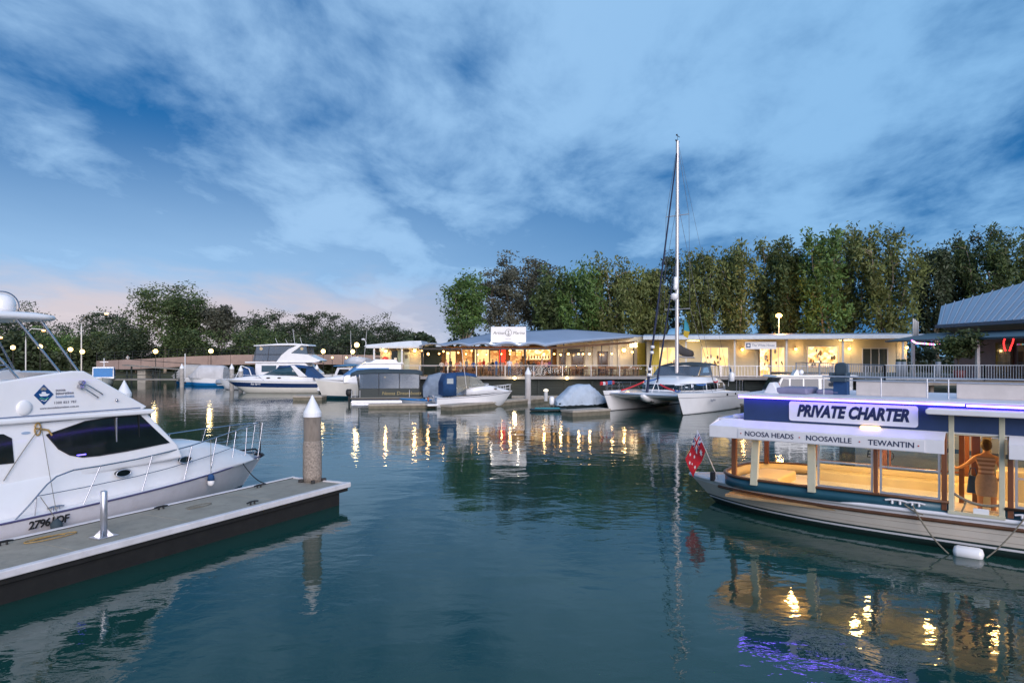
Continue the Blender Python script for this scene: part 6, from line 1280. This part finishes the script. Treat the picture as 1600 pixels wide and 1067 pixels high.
p = at(289, 562, 90); t = thing('marina_post', 'thin white post among the covered boats', 'post', (p.x, p.y, .4)); g = MB(); g.cyl((0, 0, 0), (0, 0, p.z-.4+.8), .06, n=8); g.build('pole', gel, t); g = MB(); g.box(-.08, .08, -.08, .08, 0, .2); g.build('foot', dkmetal, t)
# ================================================================== trees
def leafmat(name, c1, c2):
    m = bpy.data.materials.new(name); m.use_nodes = True; t = m.node_tree; n = t.nodes; l = t.links; b = n['Principled BSDF']; b.inputs['Roughness'].default_value = .6
    gi = n.new('ShaderNodeNewGeometry'); mx = n.new('ShaderNodeMix'); mx.data_type = 'RGBA'; l.new(gi.outputs['Random Per Island'], mx.inputs[0]); mx.inputs[6].default_value = (*c1, 1); mx.inputs[7].default_value = (*c2, 1)
    tcn = n.new('ShaderNodeTexCoord'); ns = n.new('ShaderNodeTexNoise'); ns.inputs['Scale'].default_value = .45; ns.inputs['Detail'].default_value = 3; l.new(tcn.outputs['Object'], ns.inputs['Vector'])
    mr = n.new('ShaderNodeMapRange'); l.new(ns.outputs[0], mr.inputs[0]); mr.inputs[1].default_value = .35; mr.inputs[2].default_value = .65; mr.inputs[3].default_value = .6; mr.inputs[4].default_value = 1.35
    m2 = n.new('ShaderNodeMix'); m2.data_type = 'RGBA'; m2.blend_type = 'MULTIPLY'; m2.inputs[0].default_value = 1; l.new(mx.outputs[2], m2.inputs[6]); l.new(mr.outputs[0], m2.inputs[7]); l.new(m2.outputs[2], b.inputs['Base Color'])
    tr = n.new('ShaderNodeBsdfTranslucent'); l.new(m2.outputs[2], tr.inputs[0]); ms_ = n.new('ShaderNodeMixShader'); ms_.inputs[0].default_value = .25; l.new(b.outputs[0], ms_.inputs[1]); l.new(tr.outputs[0], ms_.inputs[2]); l.new(ms_.outputs[0], n['Material Output'].inputs[0])
    return m
LEAF = {'olive': leafmat('leaf_olive', (0.090, 0.123, 0.032), (0.181, 0.196, 0.058)), 'green': leafmat('leaf_green', (0.058, 0.123, 0.029), (0.138, 0.217, 0.051)), 'dark': leafmat('leaf_dark', (0.029, 0.049, 0.023), (0.072, 0.096, 0.043)), 'grey': leafmat('leaf_grey', (0.080, 0.087, 0.061), (0.138, 0.138, 0.094)), 'mid': leafmat('leaf_mid', (0.049, 0.084, 0.026), (0.109, 0.145, 0.046))}
bark = M('bark_pale', (.36, .29, .22), .9, var=.3, scale=2, bump=.6, bscale=12, stretch=(1, 1, .3)); barkd = M('bark_dark', (.10, .075, .055), .9, var=.3, scale=2)
def leaves_mesh(pts, sz, rs, droop, asp=2.2):
    """pts (n,3): one bent leaf-spray quad each"""
    n = len(pts); d = rs.normal(size=(n, 3)); d[:, 2] = d[:, 2]*.6-droop; d /= np.linalg.norm(d, axis=1)[:, None]
    e = rs.normal(size=(n, 3)); w = np.cross(d, e); w /= np.linalg.norm(w, axis=1)[:, None]+1e-9
    s = sz*(.6+.8*rs.random(n))[:, None]; L_ = d*s*asp*.5; Wd = w*s*.5
    V = np.stack([pts-L_, pts+Wd*.9-L_*.1, pts+L_, pts-Wd*.9+L_*.1], 1).reshape(-1, 3)
    me = bpy.data.meshes.new('crown'); me.vertices.add(4*n); me.vertices.foreach_set('co', V.astype(np.float32).ravel()); me.loops.add(4*n); me.loops.foreach_set('vertex_index', np.arange(4*n, dtype=np.int32))
    me.polygons.add(n); me.polygons.foreach_set('loop_start', np.arange(0, 4*n, 4, dtype=np.int32)); me.update(calc_edges=True); return me
def tree(label, X, Y, zb, Hh, Wd, kind, leaf, seed, group, lean=0.0, n_leaf=9000, bk=None, clear=.22, lsz=.30, stems=4):
    rs = np.random.RandomState(seed); t = thing('gum_tree' if kind != 'shrub' else 'bush', label, 'tree' if kind != 'shrub' else 'bush', (X, Y, zb), 0, group)
    g = MB(); cl = []; r0 = .016*Hh
    fork = np.array([rs.normal()*.2, rs.normal()*.2, Hh*clear*(.6 if kind == 'column' else .9)])
    g.tube([(0, 0, -.3), tuple(fork*.5+rs.normal(size=3)*.05), tuple(fork)], r0*1.25, 7, r1=r0*.95)
    for k in range(stems):
        a = 2*math.pi*k/stems+rs.normal()*.4; rad = Wd*.5*(.35+.45*rs.random()); top = np.array([math.cos(a)*rad+lean*Hh*.1, math.sin(a)*rad, Hh*(.78+.2*rs.random())])
        if k == 0: top = np.array([lean*Hh*.1+rs.normal()*.3, rs.normal()*.3, Hh*.97])
        P0 = fork.copy(); mid_ = (P0+top)/2+np.array([math.cos(a), math.sin(a), 0])*rad*.18*(1 if kind != 'column' else .5)
        path = [P0*(1-q)**2+2*mid_*q*(1-q)+top*q*q for q in np.linspace(0, 1, 9)]; path = [p+rs.normal(size=3)*.012*Hh*(0 < i < 8) for i, p in enumerate(path)]
        g.tube([tuple(p) for p in path], r0*.62, 6, r1=.02)
        nb = 11 if kind == 'column' else 9
        for b_ in range(nb):
            q = .22+.78*(b_+rs.random())/nb; i = min(int(q*8), 7); P = path[i]+(path[i+1]-path[i])*(q*8-i); az = a+rs.normal()*1.3; out = Wd*.5*(.30+.42*rs.random())*(1.1-.55*q)
            tip = P+np.array([math.cos(az)*out, math.sin(az)*out, out*(.35+.5*rs.random())*(1 if kind != 'column' else .7)])
            g.tube([tuple(P), tuple((P+tip)/2+np.array([0, 0, .1*out])), tuple(tip)], r0*.20, 4, r1=.012)
            m_ = 3 if kind != 'column' else 4
            for c_ in range(m_):
                f_ = .45+.6*c_/(m_-1); cl.append((P+(tip-P)*f_+rs.normal(size=3)*.05*Wd, q))
        cl.append((top, 1.0))
    tk = g.build('trunk', bk or bark, t, recalc=False); cp = np.array([c for c, q in cl]); nC = len(cp); per = max(10, n_leaf//nC); pts = []
    for c in cp:
        s_ = (Wd*.042+.08 if kind == 'column' else Wd*.055+.06)*(.6+.8*rs.random()); k = int(per*(.5+rs.random())); o = np.clip(rs.normal(size=(k, 3)), -1.7, 1.7)
        if kind == 'column': o *= np.array([s_, s_, s_*2.1]); o[:, 2] -= s_*.9
        else: o *= np.array([s_*1.25, s_*1.25, s_*.62])
        pts.append(c+o)
    pts = np.concatenate(pts); pts = pts[(pts[:, 2] > Hh*clear*.55)]
    me = leaves_mesh(pts, lsz, rs, .9 if kind == 'column' else .15, 2.6 if kind == 'column' else 1.7); me.materials.append(LEAF[leaf]); co = bpy.data.objects.new('crown', me); COL.objects.link(co); co.parent = t; return t
GR = 'tall trees behind the shops'; GL = 'trees beyond the bridge'
# right row: (u, v_top, Y, width px, leaf, kind, label)
row = [(727, 425, 80, 78, 'green', 'round', 'bright green tree at the left end of the row behind the restaurant'),
 (790, 405, 86, 80, 'grey', 'round', 'grey green she-oak directly behind the roof sign'), (835, 404, 88, 70, 'grey', 'round', 'grey green she-oak right of the roof sign'),
 (872, 424, 82, 75, 'mid', 'column', 'lower leafy tree left of the furled sail, above the restaurant roof'), (917, 418, 80, 72, 'green', 'column', 'yellow green tree above the right half of the restaurant roof'),
 (962, 408, 79, 86, 'olive', 'column', 'rounded olive tree just left of the furled headsail'), (1035, 402, 90, 60, 'dark', 'round', 'dark tree showing between the furled headsail and the mast'), (1012, 425, 80, 56, 'olive', 'column', 'slim tree crossed by the furled headsail'),
 (1093, 394, 80, 70, 'olive', 'column', 'olive tree directly right of the mast'), (1152, 382, 79, 78, 'olive', 'column', 'sparse tall tree above the triple window'), (1205, 377, 84, 60, 'olive', 'column', 'sparse tree behind the glowing street light'), (1236, 374, 80, 56, 'mid', 'column', 'narrow tree just right of the street light'),
 (1283, 366, 77, 78, 'green', 'column', 'dense green tree above the display window'), (1330, 352, 79, 80, 'olive', 'column', 'tallest tree in the middle of the right row'), (1390, 358, 76, 98, 'olive', 'column', 'broad domed tree above the sliding door'),
 (1462, 388, 82, 70, 'dark', 'column', 'dark tree left of the big house roof'), (1500, 366, 84, 60, 'dark', 'column', 'knobbly tree rising at the left corner of the house roof'), (1548, 350, 80, 84, 'mid', 'column', 'brownish green tree above the big house roof'), (1605, 347, 82, 80, 'olive', 'column', 'tree cut by the right edge of the picture')]
for i, (u, v, Y, wpx, lf, kd, lab) in enumerate(row):
    p = at(u, v, Y); zb = 1.2; tree(lab, p.x, Y, zb, (p.z-zb)*.985, wpx*Y/F*1.10, kd, lf, 100+i, GR, 0, 8400 if kd == 'column' else 8600, bark if lf != 'grey' else barkd, .27, .19, 5)
# left background
left = [(-30, 480, 135, 150, 'dark', 'far left dark tree behind the cruiser hardtop'), (40, 478, 150, 80, 'dark', 'flat topped tree showing above the cruiser hardtop'), (95, 515, 150, 100, 'dark', 'dark tree between the hardtop and the curved street light'), (35, 525, 128, 110, 'mid', 'green bushy tree under the hardtop'), (105, 528, 126, 100, 'green', 'lamp lit green tree behind the bright globe lamps'), (165, 486, 130, 82, 'dark', 'domed dark tree behind the tall curved street light'), (150, 522, 122, 70, 'mid', 'leafy tree at the left end of the bridge'),
 (258, 440, 118, 105, 'mid', 'tall spreading gum tree with pale limbs left of the bridge lamps'), (300, 458, 124, 70, 'mid', 'right hand crown of the tall gum tree group'), (345, 474, 122, 62, 'grey', 'thinner gum beside the tall spreading gum'), (215, 500, 120, 60, 'dark', 'dark understorey tree at the left of the tall gum'),
 (390, 492, 150, 60, 'dark', 'low tree left of the flybridge cruiser skyline'), (430, 487, 152, 64, 'dark', 'dark tree above the flybridge cruiser'), (498, 481, 148, 60, 'dark', 'rounded tree right of the flybridge cruiser'), (465, 500, 150, 60, 'dark', 'low tree between the two rounded skyline trees'), (545, 500, 152, 70, 'dark', 'first skyline tree left of the kiosk'), (590, 503, 150, 70, 'dark', 'second skyline tree above the kiosk'), (625, 514, 146, 60, 'dark', 'last skyline tree before the restaurant roof'), (300, 520, 116, 100, 'mid', 'bushy tree behind the first bridge lamps'), (400, 521, 116, 110, 'mid', 'pale bushy tree behind the middle of the bridge'), (500, 526, 118, 110, 'dark', 'dark bushy tree behind the right of the bridge'), (570, 522, 118, 90, 'dark', 'dark bushy tree behind the right end of the bridge'), (212, 528, 116, 90, 'dark', 'bushy tree behind the left of the bridge')]
for i, (u, v, Y, wpx, lf, lab) in enumerate(left):
    p = at(u, v, Y); tall = v < 480 and 200 < u < 400; tree(lab, p.x, Y, 1.2, (p.z-1.2)*.93, wpx*Y/F*1.05, 'round', lf, 500+i, GL, 0, 8000 if tall else 5200, bark if tall else barkd, .34 if tall else .06, .24, 5)
# scrub along the far bank
rs = np.random.RandomState(5); n = 42000; u_ = rs.uniform(-60, 680, n); Y_ = rs.uniform(119, 128, n); base_ = 1.2+rs.random(n)**1.5*(4.5+1.6*np.sin(u_*.05)+1.2*np.sin(u_*.021+1)); pts = np.stack([(u_-800)/F*Y_, Y_, base_], 1)
me = leaves_mesh(pts, .5, rs, .2, 1.6); me.materials.append(LEAF['dark']); o = bpy.data.objects.new('bank_scrub', me); COL.objects.link(o); tag(o, 'dark scrub massed along the bank behind the bridge', 'scrub', kind='stuff')
rs = np.random.RandomState(8); n = 15000; u_ = rs.uniform(670, 1700, n); Y_ = rs.uniform(88, 92, n); base_ = 1.2+rs.random(n)**1.6*(4.6+1.5*np.sin(u_*.045)); pts = np.stack([(u_-800)/F*Y_, Y_, base_], 1)
me = leaves_mesh(pts, .4, rs, .2, 1.6); me.materials.append(LEAF['dark']); o = bpy.data.objects.new('undergrowth', me); COL.objects.link(o); tag(o, 'dark undergrowth between the trunks behind the shops', 'undergrowth', kind='stuff')
# potted tree on the wharf
p = at(1502, 590, 42); tp = tree('small clipped tree in a red pot on the wharf deck', p.x, 42.2, 2.6, 2.75, 2.3, 'round', 'mid', 77, None, 0, 2600, barkd, .45, .14, 4); g = MB(); g.lathe([(.28, 0), (.36, .55), (.33, .58), (.30, .5)], n=14); g.build('pot', M('pot_maroon', (.16, .03, .03), .5), tp)
for u, lab in ((1435, 'left topiary in the verandah corner'), (1456, 'right topiary in the verandah corner')): p = at(u, 575, 58); tree(lab, p.x, 58, 2.6, 2.0, 1.1, 'round', 'dark', int(u), None, 0, 900, barkd, .5, .12, 3)
# ================================================================== people, tables, chairs
def body_mesh(J, edges, rad, root='pelvis', sub=1):
    names = list(J); me = bpy.data.meshes.new('b'); me.from_pydata([J[k] for k in names], [(names.index(a), names.index(b)) for a, b in edges], [])
    o = bpy.data.objects.new('b', me); COL.objects.link(o); o.modifiers.new('k', 'SKIN'); sk = me.skin_vertices[0].data if me.skin_vertices else None
    if sk is None:
        bpy.context.view_layer.objects.active = o; sk = me.skin_vertices[0].data
    for i, k in enumerate(names):
        r_ = rad[k]; sk[i].radius = r_ if isinstance(r_, tuple) else (r_, r_); sk[i].use_root = (k == root)
    sb_ = o.modifiers.new('s', 'SUBSURF'); sb_.levels = sub; sb_.render_levels = sub
    dg = bpy.context.evaluated_depsgraph_get(); dg.update(); m2 = bpy.data.meshes.new_from_object(o.evaluated_get(dg)); bpy.data.objects.remove(o)
    for p in m2.polygons: p.use_smooth = True
    return m2
def person_mesh(pose, hand=False):
    J = {'pelvis': (0, 0, .93), 'belly': (0, .01, 1.08), 'chest': (0, 0, 1.30), 'neck': (0, 0, 1.46), 'jaw': (0, .01, 1.54), 'skull': (0, 0, 1.64), 'crown': (0, 0, 1.72)}
    R_ = {'pelvis': (.155, .11), 'belly': (.14, .10), 'chest': (.165, .105), 'neck': (.052, .052), 'jaw': (.065, .072), 'skull': (.078, .092), 'crown': (.05, .06)}
    Ed = [('pelvis', 'belly'), ('belly', 'chest'), ('chest', 'neck'), ('neck', 'jaw'), ('jaw', 'skull'), ('skull', 'crown')]
    for sd, n in ((-1, 'l'), (1, 'r')):
        hp, kn, an, toe, sh, el, wr, ha = pose[n]
        for k, p, r_ in (('hip', hp, .092), ('knee', kn, .062), ('ankle', an, .045), ('heel', (an[0], an[1]-.02, .04), .04), ('toe', toe, .035), ('sh', sh, .062), ('el', el, .045), ('wr', wr, .032), ('ha', ha, .034)): J[k+n] = p; R_[k+n] = r_
        Ed += [('pelvis', 'hip'+n), ('hip'+n, 'knee'+n), ('knee'+n, 'ankle'+n), ('ankle'+n, 'heel'+n), ('heel'+n, 'toe'+n), ('chest', 'sh'+n), ('sh'+n, 'el'+n), ('el'+n, 'wr'+n), ('wr'+n, 'ha'+n)]
        if hand:
            hd_ = (Vector(ha)-Vector(wr)).normalized(); sd_ = hd_.cross(Vector((0, 1, 0))).normalized()
            for q, (off, ln) in enumerate(((-.028, .065), (-.010, .078), (.010, .072), (.027, .055))):
                b0 = Vector(ha)+hd_*.035+sd_*off; b1 = b0+hd_*ln*.55; b2 = b1+hd_*ln*.4+Vector((0, .015, -.012))
                for kk, bp_, rr_ in (('a', b0, .010), ('b', b1, .0085), ('c', b2, .007)): J[f'f{q}{kk}{n}'] = tuple(bp_); R_[f'f{q}{kk}{n}'] = rr_
                Ed += [('ha'+n, f'f{q}a{n}'), (f'f{q}a{n}', f'f{q}b{n}'), (f'f{q}b{n}', f'f{q}c{n}')]
            t0 = Vector(ha)-sd_*.03; t1 = t0-sd_*.03+hd_*.03; J['t0'+n] = tuple(t0); J['t1'+n] = tuple(t1); R_['t0'+n] = .011; R_['t1'+n] = .009; Ed += [('ha'+n, 't0'+n), ('t0'+n, 't1'+n)]
    return body_mesh(J, Ed, R_, sub=1 if not hand else 2)
def std(la, ra, spread=.10, lk=(0, 0), rk=(0, 0)):
    return {'l': ((-.09, 0, .88), (-spread+lk[0], .02+lk[1], .49), (-spread, -.02, .09), (-spread-.02, .16, .03), (-.19, 0, 1.40), *la), 'r': ((.09, 0, .88), (spread+rk[0], .02+rk[1], .49), (spread, -.02, .09), (spread+.02, .16, .03), (.19, 0, 1.40), *ra)}
dn = lambda s: ((s*.25, -.03, 1.12), (s*.26, .05, .88), (s*.26, .07, .80)); holdp = lambda s: ((s*.25, .0, 1.13), (s*.17, .22, 1.14), (s*.15, .30, 1.16)); hipp = lambda s: ((s*.36, -.06, 1.16), (s*.19, .02, .98), (s*.15, .05, .95)); upp = lambda s: ((s*.33, .10, 1.26), (s*.28, .22, 1.48), (s*.27, .25, 1.56))
poses = [std(dn(-1), dn(1)), std(holdp(-1), dn(1), .09), std(holdp(-1), holdp(1), .11), std(hipp(-1), dn(1), .12), std(dn(-1), upp(1), .1)]
skinm = [M('skin_light', (.55, .30, .20), .5), M('skin_tan', (.42, .21, .12), .5), M('skin_fair', (.62, .38, .28), .5)]
hairm = [M('hair_brown', (.05, .025, .012), .6), M('hair_dark', (.012, .010, .009), .6), M('hair_blond', (.32, .20, .08), .6)]
def paint(me, hem, sleeve, neck=1.47, shoe=.09):
    """material slots: 0 skin 1 top 2 bottom 3 hair 4 shoe"""
    for p in me.polygons:
        x, y, z = p.center; m_ = 0
        if z > 1.615 or (z > 1.53 and y < -.012): m_ = 3
        elif z < shoe: m_ = 4
        elif z < .98 and abs(x) < .22 and z > hem: m_ = 2
        elif z < neck and z >= .98 and (abs(x) < .20 or z > sleeve): m_ = 1
        p.material_index = m_
pm = []
for i, ps in enumerate(poses):
    for hem, sl in ((.12, 1.16), (.50, 1.16)):
        me = person_mesh(ps); paint(me, hem, sl)
        for k in range(5): me.materials.append(skinm[0])
        me.name = 'person_body'; pm.append(me)
def add_person(label, X, Y, z, rz, mesh, cols, sc=1.0, group='diners on the restaurant deck'):
    t = thing('person', label, 'person', (X, Y, z), rz, group); o = bpy.data.objects.new('body', mesh); COL.objects.link(o); o.parent = t; o.scale = (sc, sc, sc)
    for k in range(5): o.material_slots[k].link = 'OBJECT'; o.material_slots[k].material = cols[k]
    return t
colr = {'white': (.72, .70, .68), 'black': (.02, .02, .02), 'blue': (.03, .10, .35), 'red': (.45, .03, .03), 'pale pink': (.62, .36, .32), 'navy': (.02, .03, .09), 'grey': (.25, .25, .26), 'coral': (.60, .18, .10), 'jeans': (.12, .20, .36), 'tan': (.36, .25, .15), 'striped white': (.68, .68, .72), 'purple': (.16, .05, .22), 'teal': (.04, .22, .24)}
cm = lambda c: M('cloth_'+c.replace(' ', '_'), colr[c], .85, var=.15, scale=8)
folk = [(690, 4.2, 'white', 'black', 'woman in a white top before the dark screen, leftmost diner', 1, 1), (697, 2.4, 'pale pink', 'black', 'person in pale pink standing near the first awning posts', 3, 0), (704, 5, 'black', 'navy', 'person in black by the lit doorway', 0, 0), (714, 2.2, 'coral', 'red', 'person in a coral top and long red skirt', 4, 2), (719, 3.0, 'white', 'tan', 'person in white beside the one in the red skirt', 2, 0), (729, 4.0, 'grey', 'navy', 'person in a grey shirt in front of the lit shelf', 0, 0), (740, 3.2, 'blue', 'black', 'person in a bright blue shirt by the second post', 1, 0), (750, 4.6, 'coral', 'tan', 'person in coral behind the navy boat canopy antenna', 2, 1), (756, 5.2, 'red', 'black', 'person in red at the back of the room', 0, 2), (765, 4.4, 'tan', 'navy', 'person in tan left of the red panel', 3, 0), (770, 2.6, 'black', 'black', 'person all in black left of the jeans wearer', 2, 1), (775.5, 1.0, 'blue', 'jeans', 'person in a blue top and pale jeans at the railing', 1, 2), (783, 2.8, 'pale pink', 'white', 'person in pale pink and white below the red panel', 4, 0), (790, 4.6, 'coral', 'grey', 'person in coral behind the striped shirt man', 0, 1), (796, 1.3, 'striped white', 'jeans', 'man in a white striped shirt seen from behind', 0, 0), (807, 3.6, 'pale pink', 'tan', 'person in pale pink right of the striped shirt man', 1, 2), (814, 4.8, 'grey', 'navy', 'person in grey beneath the menu board', 2, 0), (826, 4.3, 'black', 'black', 'person in black just left of the white cone pile', 3, 1), (834, 2.0, 'black', 'navy', 'person in a dark top right of the white cone pile', 1, 0), (841, 3.4, 'coral', 'tan', 'person in coral before the bar shelves', 4, 1), (847, 2.6, 'pale pink', 'grey', 'first pale pink shirt at the bar', 0, 0), (853, 2.9, 'pale pink', 'black', 'second pale pink shirt at the bar', 2, 2), (858, 4.5, 'purple', 'navy', 'person in purple at the right end of the bar', 1, 1)]
for i, (u, yl, a, b, lab, ps, hc) in enumerate(folk):
    add_person(lab.replace('man ', 'person ').replace(' man', ' person') if False else lab, rx(u, yl), 66+yl, DZ, (i*2.1) % 6.28 if 'behind' not in lab else 0, pm[2*ps+(1 if i % 3 == 0 else 0)], [skinm[i % 3], cm(a), cm(b), hairm[hc], cm('black')], .95+.06*((i*7) % 3-1))
p = at(197, 549, 101.5); add_person('person in a white shirt walking on the left of the bridge', p.x, 101.9, 3.45-.95, 1.2, pm[0], [skinm[0], cm('white'), cm('navy'), hairm[0], cm('black')], group='people on the bridge')
# --- the woman on the ferry, seen from behind, leaning to the doorway with her left arm out
pose = {'l': ((-.10, 0, .86), (-.11, .03, .47), (-.12, -.03, .09), (-.13, .15, .03), (-.185, 0, 1.36), (-.36, .06, 1.17), (-.52, .18, 1.06), (-.59, .23, 1.05)), 'r': ((.10, 0, .86), (.13, .07, .48), (.13, -.05, .10), (.15, .13, .03), (.185, 0, 1.36), (.27, .04, 1.10), (.24, .17, .90), (.22, .24, .86))}
def woman():
    me = person_mesh(pose, True)
    for p in me.polygons:
        x, y, z = p.center; m_ = 0
        if z < .06: m_ = 4
        elif .52 < z < .97 and abs(x) < .24 and not (z < .9 and x > .19 and y > .1): m_ = 2
        elif .97 <= z < 1.37 and abs(x) < .165: m_ = 1
        p.material_index = m_
    return me
wm = woman(); 
def stripes():
    m = bpy.data.materials.new('striped_top'); m.use_nodes = True; t = m.node_tree; n = t.nodes; l = t.links; b = n['Principled BSDF']; b.inputs['Roughness'].default_value = .85; tcn = n.new('ShaderNodeTexCoord'); w = n.new('ShaderNodeTexWave'); w.bands_direction = 'Z'; w.inputs['Scale'].default_value = 3.4; w.inputs['Distortion'].default_value = .4; l.new(tcn.outputs['Object'], w.inputs['Vector']); mx = n.new('ShaderNodeMix'); mx.data_type = 'RGBA'; l.new(w.outputs[0], mx.inputs[0]); mx.inputs[6].default_value = (.22, .13, .09, 1); mx.inputs[7].default_value = (.55, .42, .34, 1); l.new(mx.outputs[2], b.inputs['Base Color']); return m
for m_ in (M('skin_warm', (.55, .27, .13), .5), stripes(), M('skirt_taupe', (.30, .24, .20), .85, var=.15, scale=12), hairm[0], cm('black')): wm.materials.append(m_)
wp = FO+E2*(-1.06)+M2*1.05
WO = thing('person', 'woman in a striped top and taupe skirt standing inside the ferry doorway', 'person', (wp.x, wp.y, .565), FE_A); o = bpy.data.objects.new('body', wm); COL.objects.link(o); o.parent = WO; o.scale = (1.0, 1.0, .97)
g = MB(); q = random.Random(3)
for i in range(1):
    rings = []
    for k in range(9):
        a = math.pi*k/8; rr = math.sin(a)*.105+.004
        rings.append([(rr*1.0*math.cos(b_)*(1+.06*math.sin(5*b_+k)), -.012+rr*1.12*math.sin(b_)*(1+.05*math.sin(4*b_+k*2)), 1.53+.125*(1-math.cos(a))) for b_ in [2*math.pi*j/14 for j in range(14)]])
    g.loft(rings, True, True)
g.build('hair', hairm[0], WO, loc=(0, -.012, -.055))
# skirt as its own garment mesh
rings = [[(w*math.cos(b_), .005+d*math.sin(b_)+.006*math.sin(6*b_+z*9), z) for b_ in [2*math.pi*j/20 for j in range(20)]] for z, w, d in ((.50, .185, .14), (.62, .20, .15), (.78, .205, .155), (.90, .185, .14), (.965, .155, .118))]
g = MB(); g.loft(rings, True, False); g.build('skirt', M('skirt_taupe'), WO)
bp = wp+E2*(-.28)+M2*.25; BG = thing('handbag', 'dark blue bag hanging beside the woman on the ferry', 'bag', (bp.x, bp.y, 1.05), FE_A); g = MB(); g.prism([(-.10, 0), (.10, 0), (.12, .36), (-.06, .40)], 'y', -.05, .05); g.build('bag_body', navycloth, BG, bevel=.03); g = MB(); g.tube([(-.06, 0, .40), (-.02, 0, .56), (.06, 0, .56), (.10, 0, .37)], .012, 6); g.build('strap', navycloth, BG)
# --- tables and chairs along the open deck
tm = M('table_timber', (.30, .13, .06), .5, var=.2); cmn = M('chair_cane', (.36, .17, .08), .6, var=.2)
def mk_chair():
    t = thing('dining_chair', 'timber dining chair on the restaurant deck', 'chair', (0, 0, 0), 0, 'dining chairs'); g = MB(); g.box(-.22, .22, -.22, .22, .43, .48); g.build('seat', cmn, t)
    for x in (-.19, .19):
        for y, hz in ((-.19, .44), (.19, .92)): g = MB(); g.box(x-.02, x+.02, y-.02, y+.02, 0, hz); g.build('leg', cmn, t)
    g = MB(); g.box(-.19, .19, .175, .205, .66, .92); g.build('backrest', cmn, t); return t
def mk_table():
    t = thing('dining_table', 'timber dining table on the restaurant deck', 'table', (0, 0, 0), 0, 'dining tables'); g = MB(); g.box(-.75, .75, -.4, .4, .72, .76); g.build('table_top', tm, t)
    for x in (-.65, .65):
        for y in (-.32, .32): g = MB(); g.box(x-.03, x+.03, y-.03, y+.03, 0, .72); g.build('leg', dkbeam, t)
    return t
ch0, tb0 = mk_chair(), mk_table(); first = True
spots = [(876, 1.6), (900, 2.6), (921, 1.7), (946, 2.8), (965, 1.8), (987, 3.0), (868, 3.8), (740, 1.8), (765, 1.6), (810, 1.7), (712, 1.4)]
where = ['behind the right flood lamp', 'before the left brown door', 'before the stone pilasters', 'before the right brown door', 'left of the lit letters', 'under the lit letters', 'beside the bar counter', 'by the bright blue shirt', 'by the jeans wearer', 'right of the striped shirt', 'behind the navy boat canopy']
for i, (u, yl) in enumerate(spots):
    X = rx(u, yl); tb = tb0 if i == 0 else copy_tree(tb0); tb.location = (X, 66+yl, DZ); tb['label'] = 'timber dining table on the deck '+where[i]
    for k, (dx_, dy_, rz2) in enumerate(((-.4, -.65, math.pi), (.4, -.65, math.pi), (-.4, .65, 0), (.4, .65, 0))):
        c = ch0 if i == 0 and k == 0 else copy_tree(ch0); c.location = (X+dx_, 66+yl+dy_, DZ); c.rotation_euler = (0, 0, rz2+((i*3+k) % 5-2)*.08); c['label'] = ('left ' if dx_ < 0 else 'right ')+('water side' if dy_ < 0 else 'wall side')+' chair at the deck table '+where[i]
p = Vector((rx(668, 1.0), 67.0, DZ)); t = thing('serving_bench', 'high bench table with a pale top beside the kiosk corner', 'table', p); g = MB(); g.box(-.9, .9, -.4, .4, 1.0, 1.06); g.build('table_top', M('pale_red_top', (.5, .3, .24), .5), t); 
for x in (-.8, .8): g = MB(); g.box(x-.04, x+.04, -.3, .3, 0, 1.0); g.build('leg', dkbeam, t)
